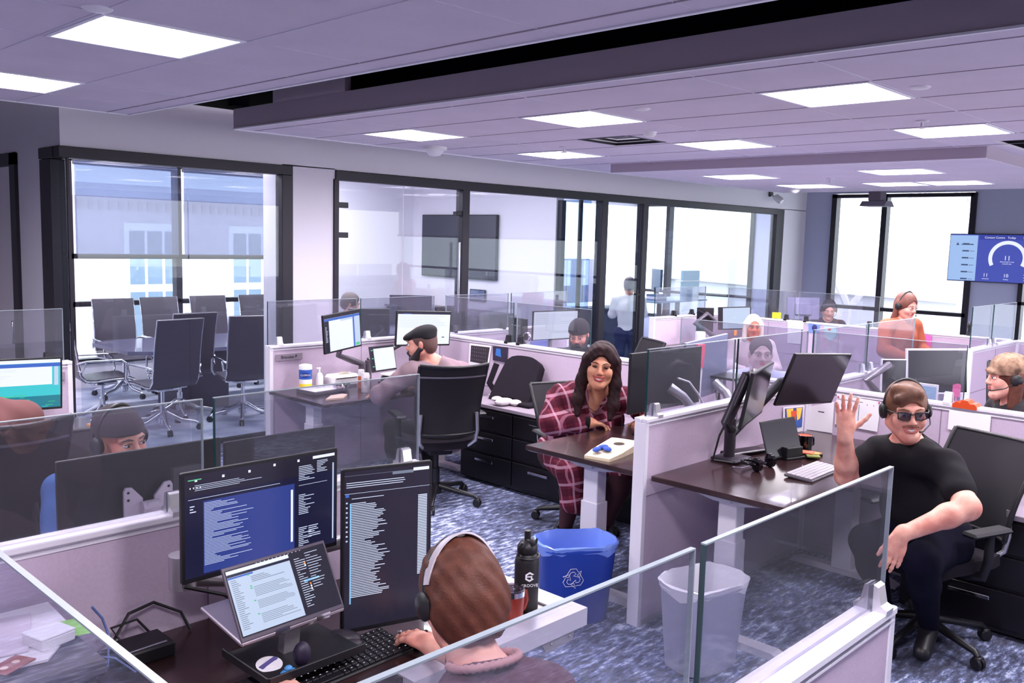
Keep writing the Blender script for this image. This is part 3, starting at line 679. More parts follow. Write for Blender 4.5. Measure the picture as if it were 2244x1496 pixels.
def task_chair(label, x, y, rz, seat_z=.47, back_h=.50, lean=.14, group=None, arms=True, hook=True):
    """forward is local +X"""
    t = thing('task_chair', label, 'chair', (x, y, 0), rz, group)
    star_base(t, BLKP, .33, rot=.25, col_top=seat_z-.05, colm=BLKP)
    mb = MB(); g = []
    for i in range(9):
        u = i/8; row = []
        for j in range(9):
            v = j/8-.5; row.append((-.23+u*.48, v*.50*(1-.12*abs(2*u-1)**3), seat_z+.012*(2*v)**2-.035*max(0, u-.75)*3+.0))
        g.append(row)
    mb.sheet(g, .055); mb.build('seat', BLKF, t)
    mb = MB(); mb.box(-.12, -.09, seat_z-.09, .1, .09, seat_z-.03, b=.01); mb.build('tilt_mechanism', BLKP, t)
    def bp(u, v):     # u height 0..1, v -0.5..0.5
        z = seat_z+.10+u*back_h; w_ = .44+.05*math.sin(u*PI*.5)
        x_ = -.25-lean*u+.045*math.sin(u*PI)*1.0-.07*(1-(2*v)**2)
        return (x_, v*w_, z+.012*(2*v)**2*(1 if u > .9 else 0))
    mb = MB(); mb.sheet([[bp(i/12, j/10-.5) for j in range(11)] for i in range(13)], .012); mb.build('backrest', MESHB, t)
    mb = MB()
    mb.tube([bp(i/12, -.5) for i in range(13)], .013, 8); mb.tube([bp(i/12, .5) for i in range(13)], .013, 8)
    mb.tube([bp(1, j/10-.5) for j in range(11)], .012, 8); mb.tube([bp(0, j/10-.5) for j in range(11)], .013, 8)
    mb.build('back_frame', BLKP, t)
    mb = MB(); mb.sheet([[Vector(bp(.84+i*.02, j/10-.5))+Vector((-.009, 0, 0)) for j in range(11)] for i in range(2)], .004); mb.build('back_band', mat('band_grey', (110,104,116), .4), t)
    if hook:
        for s in (-1, 1):
            q = MB(); q.tube([(-.29, s*.205, seat_z+.25), (-.285, s*.215, seat_z+.12), (-.27, s*.21, seat_z+.045), (-.22, s*.17, seat_z-.005), (-.1, s*.1, seat_z-.04)], .0135, 8); q.build('back_bracket', mat('satin_silver', (190,188,196), .3, .8), t)
    if arms:
        for s in (-1, 1):
            q = MB(); q.tube([(-.02, s*.2, seat_z-.04), (-.02, s*.285, seat_z-.02), (-.03, s*.3, seat_z+.06), (-.03, s*.3, seat_z+.19)], [.016, .018, .018, .016], 8, flat=1.4); a = q.build('armrest', BLKP, t)
            q = MB(); q.box(-.14, s*.3-.042, seat_z+.19, .13, s*.3+.042, seat_z+.215, b=.012); q.build('arm_pad', BLKP, a)
    return t
task_chair('black mesh task chair behind the flat cap man, nearest its back to us', 4.30, 4.90, math.radians(66), .47, .50)
task_chair('black mesh task chair the plaid shirt woman sits on', 4.72, 3.84, math.radians(-112), .45, .37)
task_chair('black task chair carrying the waving man', 4.58, 1.50, math.radians(160), .45, .45, .2)
task_chair('black task chair at the left edge with its mesh back toward us', 1.20, 4.40, math.radians(86), .50, .54, .16)
task_chair('office chair under the young person at the nearest desk', 1.38, 1.24, math.radians(90), .45, .32)
task_chair('black chair of the person in the black beanie', 1.52, 3.80, math.radians(-92), .42, .5)
task_chair('black chair behind the bearded man in the knit cap', 6.45, 4.95, math.radians(150), .45, .5)
task_chair('dark chair behind the person in the camouflage cap', 6.2, 1.0, math.radians(100), .46, .6)
task_chair('empty dark chair before the tan partition end, left of the camouflage cap', 7.05, 1.72, math.radians(200), .5, .52)
# conference chairs: ribbed leather, chrome
def conf_chair_proto():
    t = thing('conference_chair', 'x', 'chair', (0, 0, 0), 0, 'high back chairs around the conference table')
    star_base(t, CHROME, .34, rot=.3, col_top=.44, colm=CHROME, rise=.3)
    prof = [(.25, .452), (.2, .475), (.05, .47), (-.12, .455), (-.2, .465), (-.245, .52), (-.265, .62), (-.285, .78), (-.315, .95), (-.355, 1.12)]
    pts = []
    for i in range(len(prof)-1):
        for k in range(4):
            u = k/4; pts.append((prof[i][0]*(1-u)+prof[i+1][0]*u, prof[i][1]*(1-u)+prof[i+1][1]*u))
    pts.append(prof[-1])
    mb = MB(); g = []
    for i, (x, z) in enumerate(pts):
        rib = .004 if i % 2 else 0
        g.append([(x+(rib if i > 16 else 0), v*.46, z+(rib if i <= 16 else 0)) for v in (-.5, -.3, -.1, .1, .3, .5)])
    k = 17
    mb.sheet(g[:k+1], .03); mb.build('seat', LEATH, t)
    mb = MB(); mb.sheet(g[k:], .028); mb.build('backrest', LEATH, t)
    for s in (-1, 1):
        q = MB(); q.tube([(x, s*.236, z) for x, z in prof], .009, 8); fr = q.build('side_rail', CHROME, t)
        q = MB(); q.tube([(.17, s*.24, .46), (.19, s*.265, .52), (.17, s*.27, .63), (.12, s*.27, .665), (-.2, s*.27, .665), (-.255, s*.26, .655), (-.275, s*.24, .64)], .011, 8); q.tube([(-.27, s*.24, .58), (-.24, s*.265, .56), (-.2, s*.27, .66)], .01, 8); q.build('armrest', CHROME, t)
    mb = MB(); mb.box(-.13, -.12, .405, .12, .12, .44, b=.01); mb.tube([(-.1, -.2, .43), (.0, -.1, .41), (.0, .1, .41), (-.1, .2, .43)], .012); mb.build('tilt_mechanism', CHROME, t)
    return t
P = conf_chair_proto()
CC = [(3.86, 8.45, 95, 'near side conference chair standing centrally in the left window with its back to us'),
      (4.30, 9.0, 92, 'conference chair half hidden behind the central one on the near side'),
      (4.72, 8.45, 78, 'near side conference chair at the right of the left window, back to us'),
      (3.56, 9.15, -8, 'conference chair at the left end of the table, seen from its side'),
      (4.34, 10.5, -95, 'far side conference chair furthest left, facing us'),
      (4.95, 10.55, -90, 'second far side conference chair, left of the window mullion'),
      (5.58, 10.55, -93, 'third far side conference chair, right of the window mullion'),
      (6.24, 10.5, -92, 'fourth far side conference chair cut by the column'),
      (7.25, 8.5, 95, 'conference chair with pale frame seen between the flat cap man monitors'),
      (6.42, 8.62, 60, 'conference chair holding the grey haired person in the conference room')]
for i, (x, y, a, lab) in enumerate(CC):
    c = P if i == 0 else copy_tree(P)
    c['label'] = lab; c.location = (x, y, 0); c.rotation_euler = (0, 0, math.radians(a))
# conference table
t = thing('conference_table', 'long dark conference table with a light sheen', 'table', (0, 0, 0))
mb = MB(); mb.prism([(3.78, 9.05), (4.0, 8.88), (7.6, 8.88), (7.9, 9.1), (7.9, 9.9), (7.6, 10.1), (4.0, 10.1), (3.78, 9.95)], .68, .72); mb.build('tabletop', mat('conf_top', (88,88,120), .12, coat=.4), t)
for x in (4.7, 6.9): mb = MB(); mb.box(x-.3, 9.25, 0, x+.3, 9.75, .68, b=.01); mb.build('leg', mat('conf_leg', (52,46,62), .5), t)
t = thing('conference_phone', 'dark conference phone lying on the long table', 'phone', (5.6, 9.4, .72))
mb = MB(); mb.prism([(.14, 0), (-.05, .13), (-.05, -.13)], 0, .04); mb.build('body', DARKM, t); mb = MB(); mb.tube([(.0, .0, .02), (-.3, -.15, .004), (-.5, .0, .004)], .004); mb.build('cable', BLKP, t)
# TV, tablet, credenza in the conference room
t = thing('television', 'large black flat screen television on the conference room wall', 'television', (9.34, 10.18, 1.82))
mb = MB(); mb.box(-.05, -.84, -.48, -.005, .84, .48, b=.006); mb.build('housing', BLKP, t)
mb = MB(); mb.box(-.053, -.825, -.455, -.05, .825, .465); mb.build('screen', mat('tv_off', (34,34,52), .08, spec=.8), t)
t = thing('wall_tablet', 'small landscape tablet on the wall beside the large television', 'tablet', (9.34, 9.75, 1.1))
mb = MB(); mb.box(-.02, -.17, -.09, 0, .17, .09, b=.004); mb.build('housing', BLKP, t); mb = MB(); mb.box(-.023, -.15, -.07, -.02, .15, .075); mb.build('screen', screenmat('tab_scr', (96,106,160), .8), t)
t = thing('dark_sideboard', 'dark grey sideboard below the large television', 'cabinet', (9.02, 9.9, 0))
mb = MB(); mb.box(-.28, -.9, .0, .26, 1.3, .86, b=.006); mb.build('body', mat('sideboard', (74,72,88), .5), t); mb = MB(); mb.box(-.3, -.92, .86, .3, 1.32, .89); mb.build('top', mat('sideboard_top', (96,94,112), .3), t)
t = thing('desk_monitor_laptop', 'open dark laptop lid standing on the sideboard', 'laptop', (8.2, 9.95, .0))
mb = MB(); mb.box(-.3, -.01, .89, .3, .01, 1.12, mtx=Matrix.Rotation(-.6, 4, 'Z')); mb.build('lid', mat('lid_blue', (62,64,84), .4), t)
mb = MB(); mb.box(-.02, -.02, 0, .02, .02, .9, mtx=Matrix.Rotation(-.6, 4, 'Z')); mb.build('stand', DARKM, t)
# office 3 contents
t = thing('white_cupboard', 'tall white and blue grey cupboards inside the far office', 'cabinet', (0, 0, 0))
mb = MB(); mb.box(12.0, 10.7, 0, 13.4, 11.25, 1.62); mb.build('body', mat('cup_grey', (165,165,188), .4), t)
for x in (12.46, 12.92): mb = MB(); mb.box(x, 10.69, .05, x+.008, 10.705, 1.6); mb.build('door_gap', mat('gap', (70,70,90), .6), t)
t = thing('reception_counter', 'dark blue counter inside the far office', 'counter', (0, 0, 0))
mb = MB(); mb.box(10.1, 9.0, 0, 12.2, 9.5, .9); mb.build('body', mat('counter_navy', (48,56,92), .5), t); mb = MB(); mb.box(10.05, 8.95, .9, 12.25, 9.55, .94); mb.build('top', mat('counter_top', (220,222,235), .4), t)
t = thing('waste_bin', 'white round waste bin behind the glass door of the far office', 'bin', (10.3, 8.3, 0))
mb = MB(); mb.lathe([(.12, 0), (.155, .40), (.165, .40), (.165, .42), (.15, .42)], n=20); mb.build('bin', WHITEP, t)
t = thing('standing_desk', 'small standing desk with a monitor and books in the far office', 'desk', (12.4, 8.6, 0))
mb = MB(); mb.box(-.6, -.35, 1.0, .9, .35, 1.03); mb.build('desktop', mat('desk_pale_blue', (150,180,205), .4), t); mb = MB(); mb.box(-.03, -.03, 0, .03, .03, 1.0); mb.box(.5, -.03, 0, .56, .03, 1.0); mb.build('leg', DARKM, t)
t = thing('monitor', 'blue tinted monitor standing in the bright far office window', 'monitor', (12.3, 8.6, 1.03))
mb = MB(); mb.box(-.02, -.28, .14, .02, .28, .5, b=.004, mtx=Matrix.Rotation(-.7, 4, 'Z')); mb.build('screen', mat('mon_blue', (60,90,115), .3), t); mb = MB(); mb.box(-.03, -.03, 0, .03, .03, .2); mb.box(-.1, -.1, 0, .1, .1, .012); mb.build('stand', DARKM, t)
t = thing('desktop_shelf', 'pale blue glass divider on the far office desk', 'shelf', (12.9, 8.35, 1.03))
mb = MB(); mb.box(-.25, -.02, 0, .25, .02, .48); mb.build('panel', mat('divider_blue', (130,175,205), .3), t); mb = MB(); mb.box(-.27, -.03, .3, .27, .1, .32); mb.build('ledge', WHITEP, t)
for k, (c, h_) in enumerate((((110,120,150), .03), ((200,200,215), .04), ((90,110,140), .035))):
    mb = MB(); mb.box(-.14, -.1, 0, .14, .1, h_); o = mb.build('book', mat('book%d' % k, c, .6), loc=(12.05, 8.42, 1.03+[0, .03, .07][k])); tag(o, ['bottom', 'middle', 'top'][k]+' book of the small stack on the far office desk', 'book', 'books on the far office desk')
# ================================================================ SCREENS
S_DARK = screenmat('scr_navy', (30,30,58), .9); S_BLUE = screenmat('scr_blue', (52,66,140), .9); S_BLK = screenmat('scr_black', (38,35,52), .9); S_WHT = screenmat('scr_white', (228,234,250), 1.0)
S_TXT = screenmat('scr_text', (205,215,245), 1.1); S_PALE = screenmat('scr_pale', (190,205,232), .95); S_CYAN = screenmat('scr_cyan', (130,190,235), 1.0); S_GRN = screenmat('scr_green', (90,190,140), 1.0)
S_BAR = screenmat('scr_bar_blue', (60,100,190), 1.0); S_ORG = screenmat('scr_orange', (235,150,80), 1.0); S_GRY = screenmat('scr_grey_text', (120,128,150), .9); S_TEAL = screenmat('scr_sea', (60,190,200), 1.0); S_SEA2 = screenmat('scr_sea_dark', (30,120,140), 1.0); S_SEAG = screenmat('scr_sea_green', (60,190,120), 1.0)
SM = [S_DARK, S_BLUE, S_BLK, S_WHT, S_TXT, S_PALE, S_CYAN, S_GRN, S_BAR, S_ORG, S_GRY, S_TEAL, S_SEA2, S_SEAG]
def lines(x0, x1, yt, yb, n, mi, seed=1, lo=.2, hi=1.0, th=.35, runs=None):
    r = random.Random(seed); out = []; d = (yt-yb)/n
    for i in range(n):
        L = r.uniform(lo, hi) if runs is None else runs(i/n, r)
        if L <= 0: continue
        y = yt-d*i; out.append((x0, y-d*th, x0+(x1-x0)*L, y, mi))
    return out
def display(mb, fr, w_, h_, rects, z0=0.0):
    """fr maps (u along width, v up, n toward viewer)"""
    for k, (a, b, c, d, mi) in enumerate(rects):
        n = z0+.00004*(k+1) if k < 12 else z0+.0006
        mb.add([fr @ Vector((a*w_, b*h_, n)), fr @ Vector((c*w_, b*h_, n)), fr @ Vector((c*w_, d*h_, n)), fr @ Vector((a*w_, d*h_, n))], [(0,1,2,3)], mi, False)
def wb(mb, name, m, t):
    o = mb.build(name, m, t); o.matrix_parent_inverse = Matrix.Translation(-Vector(t.location)); return o
def frame3(bl, br, tl):
    bl, br, tl = Vector(bl), Vector(br), Vector(tl); ex = (br-bl); w_ = ex.length; ex.normalize(); ey = (tl-bl); ey -= ex*ey.dot(ex); h_ = ey.length; ey.normalize()
    return basis(bl, ex, ey, ex.cross(ey)), w_, h_
def monitor(label, bl, br, tl, rects, bezel=.008, name='monitor', th=.018, group=None, chin=.014, casem=BLKP, cat='monitor', base=None, hump=True):
    fr, w_, h_ = frame3(bl, br, tl)
    c = fr @ Vector((w_/2, h_/2, 0)); t = thing(name, label, cat, base or (c.x, c.y, c.z-h_/2), 0, group)
    mb = MB(); mb.box(0, 0, -th, w_, h_, 0, b=.003, mtx=fr)
    if hump: mb.box(w_*.25, h_*.2, -th-.02, w_*.75, h_*.75, -th, b=.008, mtx=fr)
    wb(mb, 'housing', casem, t)
    mb = MB(); f2 = fr @ Matrix.Translation((bezel, chin, .0004)); display(mb, f2, w_-2*bezel, h_-chin-bezel, rects); wb(mb, 'display', SM+[TVOFF], t)
    return t, fr, w_, h_
TVOFF = mat('screen_off', (22,20,30), .15, spec=.7)
OFF = [(0, 0, 1, 1, 14)]
# --- nearest pair
R = [(0, 0, 1, 1, 0), (.0, .0, .71, .745, 0), (.11, .02, .70, .73, 1), (.0, .90, 1, 1, 2), (.0, .80, 1, .90, 2), (.675, .12, .69, .67, 3), (.975, .05, .985, .88, 5), (.83, .955, .99, .985, 3), (.02, .76, .6, .764, 4)]
R += [(.06+i*.165, .93+.02*(i > 2), .075+i*.165, .955+.02*(i > 2), 3) for i in range(5)]
R += lines(.115, .5, .71, .09, 44, 4, 3, .1, .8, .3) + lines(.03, .1, .70, .62, 3, 4, 4) + lines(.73, .86, .90, .74, 9, 4, 5, .3, .9) + lines(.86, .96, .93, .80, 8, 4, 6, .3, .9) + lines(.73, .95, .70, .69, 1, 4, 7, .9, 1) + lines(.73, .87, .60, .38, 12, 4, 8, .2, .8) + lines(.73, .83, .25, .04, 11, 4, 9, .3, 1) + lines(.80, .9, .25, .12, 6, 4, 10, .3, 1)
R += [(.03+i*.02, .865, .036+i*.02, .88, 3) for i in range(4)]+lines(.06, .5, .895, .83, 4, 4, 11, .3, 1, .25)+[(.02, .945, .1, .955, 7)]
t, fr, w_, h_ = monitor('wide dark monitor with blue code window at the nearest desk', (1.122, 2.35, .955), (1.644, 2.35, .951), (1.131, 2.352, 1.276), R)
mb = MB(); mb.tube([(1.40, 2.37, 1.10), (1.40, 2.42, 1.08), (1.30, 2.46, .96), (1.19, 2.47, .94), (1.18, 2.47, .95)], [.03, .028, .024, .03, .035], 10); mb.tube([(1.18, 2.47, .90), (1.18, 2.47, 1.0)], .04, 14); mb.tube([(1.19, 2.47, .93), (1.36, 2.53, .86), (1.44, 2.53, .82)], [.03, .024, .03], 10); mb.tube([(1.44, 2.53, .72), (1.44, 2.53, .84)], .03, 12)
wb(mb, 'monitor_arm', mat('arm_silver', (176,170,178), .3, .6), t)
mb = MB(); mb.box(1.35, 2.37, 1.05, 1.45, 2.395, 1.15, b=.004); wb(mb, 'mount_plate', ALU, t)
mb = MB(); mb.tube([(1.17, 2.44, .94), (1.16, 2.42, .92), (1.2, 2.43, .90), (1.3, 2.45, .85), (1.36, 2.5, .80)], .006, 6); wb(mb, 'cable', BLKP, t)
def code(u, r): return (.22+.25*abs(math.sin(u*9))+r.uniform(0, .25)) if u < .9 else 0
R = [(0, 0, 1, 1, 2), (0, .93, 1, 1, 2), (.0, .972, 1, .974, 10), (.8, .965, .99, .985, 3), (.55, .955, .8, .972, 10), (.06, .16, .075, .80, 6), (.0, .86, 1, .862, 4)]
R += lines(.075, .72, .80, .13, 62, 4, 21, runs=code, th=.4) + [(.86, .80-.0105*i, .97, .806-.0105*i, 4) for i in range(50)] + lines(.02, .9, .93, .89, 3, 4, 23, .3, .8, .3)+[(.01, .84, .05, .858, 8)]+[(.015, .80-i*.03, .035, .81-i*.03, 5) for i in range(9)]+lines(.08, .45, .83, .82, 1, 4, 2, .9, 1)
t, fr, w_, h_ = monitor('upright dark monitor turned on its side, full of listed lines', (1.535, 2.17, .742), (1.815, 2.085, .742), (1.54, 2.17, 1.255), R)
mb = MB(); mb.tube([(1.69, 2.16, 1.0), (1.70, 2.26, 1.0), (1.66, 2.42, .93), (1.62, 2.5, .9), (1.62, 2.5, .72)], [.028, .026, .024, .03, .03], 10); wb(mb, 'monitor_arm', ALU, t)
# --- convertible laptop in display mode on a stand
bl, br = Vector((1.137, 2.05, .882)), Vector((1.461, 2.05, .889)); tl = Vector((1.148, 2.15, 1.057))
R = [(0, 0, 1, 1, 2), (0.01, .02, .62, .98, 5), (.01, .93, .62, .98, 3), (.01, .885, .62, .925, 0), (.01, .855, .25, .88, 8), (.7, .50, .86, .53, 6)]
R += lines(.03, .13, .83, .08, 26, 10, 31, .5, 1, .3)+lines(.22, .6, .82, .72, 4, 10, 32, .3, .9)+lines(.22, .6, .66, .5, 7, 10, 33, .5, 1, .3)+lines(.22, .6, .45, .32, 6, 10, 34, .5, 1, .3)+lines(.22, .6, .25, .1, 6, 10, 35, .3, 1, .3)
R += [(.19, y, .21, y+.02, 7) for y in (.84, .67, .64, .45, .25)] + lines(.66, .8, .88, .1, 22, 4, 36, .2, .8, .25)+lines(.78, .98, .93, .35, 14, 4, 37, .2, .9, .2)+[(.75, y, .765, y+.03, 9) for y in (.77, .44)]+[(.75, y, .765, y+.03, 3) for y in (.73, .40, .36)]+[(.3+i*.04, .985, .31+i*.04, .993, 3) for i in range(12)]
fr, w_, h_ = frame3(bl, br, tl)
t = thing('laptop', 'folded open grey laptop standing on a desk stand, showing a light chat window', 'laptop', (1.3, 2.1, .75))
mb = MB(); mb.box(0, 0, -.006, w_, h_, 0, b=.002, mtx=fr); wb(mb, 'lid', mat('laptop_grey', (92,84,96), .35, .4), t)
mb = MB(); display(mb, fr @ Matrix.Translation((.006, .012, .0004)), w_-.012, h_-.02, R); wb(mb, 'display', SM, t)
b2 = basis(bl, (br-bl).normalized(), (Vector((1.135, 2.27, .913))-bl).normalized(), Vector((0, -.14, .99)))
mb = MB(); mb.box(0, 0, -.012, w_, .225, 0, b=.003, mtx=b2); wb(mb, 'base', mat('laptop_silver', (164,152,164), .3, .5), t)
mb = MB()
for a in (.1, .23): mb = MB(); mb.box(a, .0, -.014, a+.045, .012, .004, mtx=b2); wb(mb, 'hinge', CHROME, t)
t = thing('laptop_stand', 'dark tray stand under the folded laptop, holding small things', 'stand', (1.30, 2.12, .72))
mb = MB(); mb.box(-.12, -.13, .05, .19, .11, .058, b=.003); mb.box(-.12, -.135, .05, .19, -.128, .075, b=.002); mb.box(-.125, -.13, .05, -.118, .11, .075, b=.002); mb.build('tray', BLKP, t)
mb = MB(); mb.box(-.05, -.06, 0, .12, .08, .01, b=.003); mb.box(.0, .0, .01, .05, .03, .16, mtx=Matrix.Rotation(.12, 4, 'X')); mb.build('foot', mat('stand_silver', (190,186,194), .25, .8), t)
mb = MB(); mb.lathe([(.034, 0), (.036, .004), (.03, .006)], n=24); mb.lathe([(.02, .006), (.018, .0075)], n=20); o = mb.build('sticker_tin', [mat('tin_white', (232,228,234), .3)], loc=(1.235, 2.08, .779), rot=(.15, -.1, .3)); tag(o, 'round white tin lid with a purple band on the dark tray', 'tin')
mb = MB(); mb.box(-.03, -.004, .0062, .03, .010, .0085); q = mb.build('purple_band', mat('tin_purple', (92,84,140), .4), o)
mb = MB(); mb.ball((0, 0, 0), (.026, .022, .035), 16); o = mb.build('dark_ball', mat('deep_purple', (34,26,52), .5), loc=(1.30, 2.02, .812)); tag(o, 'dark purple egg shaped toy on the tray in front of the laptop', 'toy')
mb = MB(); mb.ball((0, 0, 0), (.024, .014, .008), 12); mb.ball((.0, .0, .010), (.012, .01, .008), 10); o = mb.build('blue_eraser', mat('toy_blue', (70,140,200), .5), loc=(1.245, 2.0, .787)); tag(o, 'small pale blue lump at the tray corner', 'toy')
mb = MB(); mb.ball((0, 0, 0), (.065, .038, .03), 20); mb.ball((.02, -.02, -.006), (.05, .03, .022), 16); o = mb.build('glasses_case', mat('case_dark', (40,34,44), .5), loc=(1.50, 2.13, .752), rot=(0, 0, -.7)); tag(o, 'rounded black case lying between laptop and upright monitor', 'case')
# black riser box at the bottom and hub
t = thing('desk_riser', 'black box with small white lettering below the tray, at the bottom edge', 'box', (1.13, 2.03, .72))
mb = MB(); mb.box(-.06, -.07, 0, .08, .06, .045, b=.008); mb.build('body', BLKG, t); mb = MB(); add_text(mb, 'OIIO', .016, Matrix.Translation((.0, -.0, .0455))); mb.build('lettering', WHITEP, t)
t = thing('docking_station', 'flat black docking box with a silver pen on it, by the partition', 'docking station', (1.06, 2.48, .72))
mb = MB(); mb.box(-.075, -.06, 0, .075, .06, .045, b=.006); mb.build('body', BLKP, t)
mb = MB(); mb.tube([(1.0, 2.425, .768), (1.11, 2.43, .768)], [.0035, .004], 8); o = mb.build('pen', CHROME); tag(o, 'silver pen lying on the flat black docking box', 'pen')
mb = MB(); mb.tube([(1.0, 2.54, .76), (1.06, 2.57, .82), (1.14, 2.58, .83), (1.22, 2.57, .78), (1.24, 2.55, .725)], .005, 6); mb.tube([(1.02, 2.53, .76), (1.0, 2.55, .80), (1.08, 2.56, .80), (1.13, 2.55, .73)], .004, 6); o = mb.build('cable', BLKP); tag(o, 'black looped cable behind the flat docking box', 'cable')
mb = MB(); mb.tube([(.93, 2.50, .90), (.965, 2.52, .85), (.975, 2.5, .80), (.95, 2.45, .74), (.9, 2.42, .726)], .0035, 6); mb.tube([(.87, 2.45, .80), (.95, 2.4, .78), (.99, 2.36, .74)], .003, 6); o = mb.build('network_cable', mat('cable_blue', (100,120,180), .4)); tag(o, 'thin pale blue cable hanging at the bottom left of the nearest desk', 'cable')
# keyboard
KEYT = mat('key_black', (26,23,30), .45); KEYL = screenmat('key_legend', (225,225,240), .7)
def keyboard(label, c, rz, w_, d_, rows, cols, body, keym, legend=None, tilt=.06, gap=.0025):
    t = thing('keyboard', label, 'keyboard', c, rz)
    tm = Matrix.Rotation(tilt, 4, 'X')
    mb = MB(); mb.box(-w_/2, -d_/2, .002, w_/2, d_/2, .016, b=.004, mtx=tm); mb.build('body', body, t)
    k = MB(); l = MB(); kw, kd = (w_-.016)/cols, (d_-.014)/rows; r = random.Random(4)
    for i in range(rows):
        j = 0
        while j < cols:
            n = 5 if (i == 0 and j == 4) else 1
            x0, y0 = -w_/2+.008+j*kw, -d_/2+.007+i*kd
            k.box(x0+gap/2, y0+gap/2, .016, x0+kw*n-gap/2, y0+kd-gap/2, .022, b=.0015, mtx=tm)
            if legend: l.box(x0+kw*.35, y0+kd*.5, .0221, x0+kw*.35+r.uniform(.002, .006), y0+kd*.5+.0025, .0224, mtx=tm)
            j += n
    k.build('keys', keym, t)
    if legend: l.build('key_legends', legend, t)
    return t
keyboard('black keyboard with lit key legends under the young person hands', (1.43, 2.05, .72), .03, .46, .16, 6, 20, BLKP, KEYT, KEYL, .1)
keyboard('grey keyboard on the desk of the waving man', (4.36, 2.02, .79), .03, .38, .15, 6, 17, mat('kb_grey', (84,78,88), .4), mat('kb_keys', (168,162,172), .5), None)
t = thing('mouse', 'black mouse under the right hand of the young person', 'mouse', (1.675, 2.02, .72), .2)
mb = MB(); mb.ball((0, 0, .008), (.031, .052, .028), 18); mb.build('shell', BLKG, t); mb = MB(); mb.tube([(0, .03, .034), (0, .042, .028)], .004, 8); mb.build('wheel', GREYP, t)
# bottle and tumbler
t = thing('water_bottle', 'tall matte black water bottle with a white hexagon logo', 'bottle', (2.135, 1.965, .72))
mb = MB(); mb.lathe([(.036, 0), (.041, .004), (.041, .165), (.036, .185), (.028, .195)], n=28); mb.build('body', mat('bottle_black', (22,19,24), .5), t)
mb = MB(); mb.lathe([(.030, .193), (.034, .2), (.034, .218), (.022, .235), (.012, .238)], n=24); mb.tube([(0, 0, .235), (0, 0, .27)], .011, 12); mb.box(-.012, -.03, .22, .012, .0, .245, b=.004); mb.build('lid', BLKP, t)
mb = MB(); mb.tube([(-.041, 0, .19), (-.043, 0, .215), (-.035, -.01, .235)], .004, 6); mb.tube([(.041, 0, .19), (.043, 0, .215), (.035, -.01, .235)], .004, 6); mb.tube([(.041*math.cos(a), .041*math.sin(a), .185) for a in [PI+PI*i/12 for i in range(13)]], .004, 6); mb.build('carry_handle', BLKP, t)
an = math.atan2(-1.965, -2.135)+.25; dx, dy = math.cos(an), math.sin(an)
lm = basis((dx*.0418, dy*.0418, .125), (-dy, dx, 0), (0, 0, 1), (dx, dy, 0))
mb = MB(); H_ = [(.017*math.cos(PI/6+i*PI/3), .017*math.sin(PI/6+i*PI/3)) for i in range(6)]; h2 = [(x*.62, y*.62) for x, y in H_]
for i in (0, 1, 2, 3, 4):
    j = (i+1) % 6; mb.add([lm @ Vector((*H_[i], .0003)), lm @ Vector((*H_[j], .0003)), lm @ Vector((*h2[j], .0003)), lm @ Vector((*h2[i], .0003))], [(0,1,2,3)])
mb.add([lm @ Vector(p) for p in ((-.009, .003, .0003), (.009, .003, .0003), (.009, -.0015, .0003), (-.009, -.0015, .0003))], [(0,1,2,3)])
mb.add([lm @ Vector(p) for p in ((.004, .0, .0004), (.009, .0, .0004), (.009, -.009, .0004), (.004, -.007, .0004))], [(0,1,2,3)])
add_text(mb, 'GROOVE', .0145, lm @ Matrix.Translation((0, -.03, .0002))); mb.build('logo', WHITEP, t)
t = thing('tumbler', 'brick red insulated tumbler with a clear lid and handle', 'cup', (2.03, 1.93, .72))
mb = MB(); mb.lathe([(.033, 0), (.037, .003), (.041, .085), (.041, .09), (.038, .09)], n=28); mb.build('body', mat('tumbler_red', (128,42,28), .35, .2), t)
mb = MB(); mb.lathe([(.0415, .088), (.042, .105), (.038, .106), (.036, .1)], n=28); mb.build('steel_rim', CHROME, t)
mb = MB(); mb.lathe([(.0, .104), (.037, .104), (.039, .112), (.036, .113)], n=28); mb.build('lid', glassmat('lid_clear', (210,200,205), .15), t)
mb = MB(); mb.tube([(.038, -.0, .085), (.066, -.0, .08), (.07, 0, .05), (.06, 0, .025), (.036, 0, .02)], .006, 8, flat=1.5); mb.build('handle', mat('tumbler_red', (128,42,28), .35, .2), t)
# papers block on the left
t = thing('document_box', 'dark grey tray platform under the papers at the left edge', 'tray', (.66, 2.38, .72))
mb = MB(); mb.box(-.2, -.24, .15, .17, .21, .19, b=.006); mb.box(-.19, -.22, 0, -.17, .2, .15); mb.box(.13, -.22, 0, .15, .2, .15); mb.build('platform', mat('tray_grey', (84,76,88), .6), t)
def sheet(name, label, pts, z, m, cat='paper', th=.002, curl=None):
    mb = MB(); mb.prism(pts, z, z+th); o = mb.build(name, m); return tag(o, label, cat)
sheet('folder', 'large white paper folder lying on the grey tray at the left edge', [(.50, 2.25), (.72, 2.22), (.83, 2.36), (.84, 2.575), (.52, 2.585)], .911, PAPER, 'folder', .006)
sheet('envelope', 'pale sheet tilted on top of the white folder', [(.54, 2.32), (.70, 2.29), (.78, 2.52), (.60, 2.56)], .918, mat('paper_pink', (226,214,226), .8), 'paper')
sheet('green_note', 'bright green sticky note beside the white box', [(.775, 2.365), (.80, 2.41), (.845, 2.40), (.855, 2.34), (.845, 2.285), (.80, 2.30)], .921, mat('note_green', (150,214,96), .7), 'sticky note')
t = thing('white_box', 'small flat white box on the papers, touching the green note', 'box', (.755, 2.315, .911), .25)
mb = MB(); mb.box(-.045, -.042, .006, .045, .042, .032, b=.003); mb.build('body', WHITEP, t); mb = MB(); mb.box(-.046, -.043, .032, .046, .043, .037, b=.002); mb.build('lid', WHITEP, t)
t = thing('red_card', 'small red printed card at the lower left corner', 'card', (.645, 2.24, .919), .5)
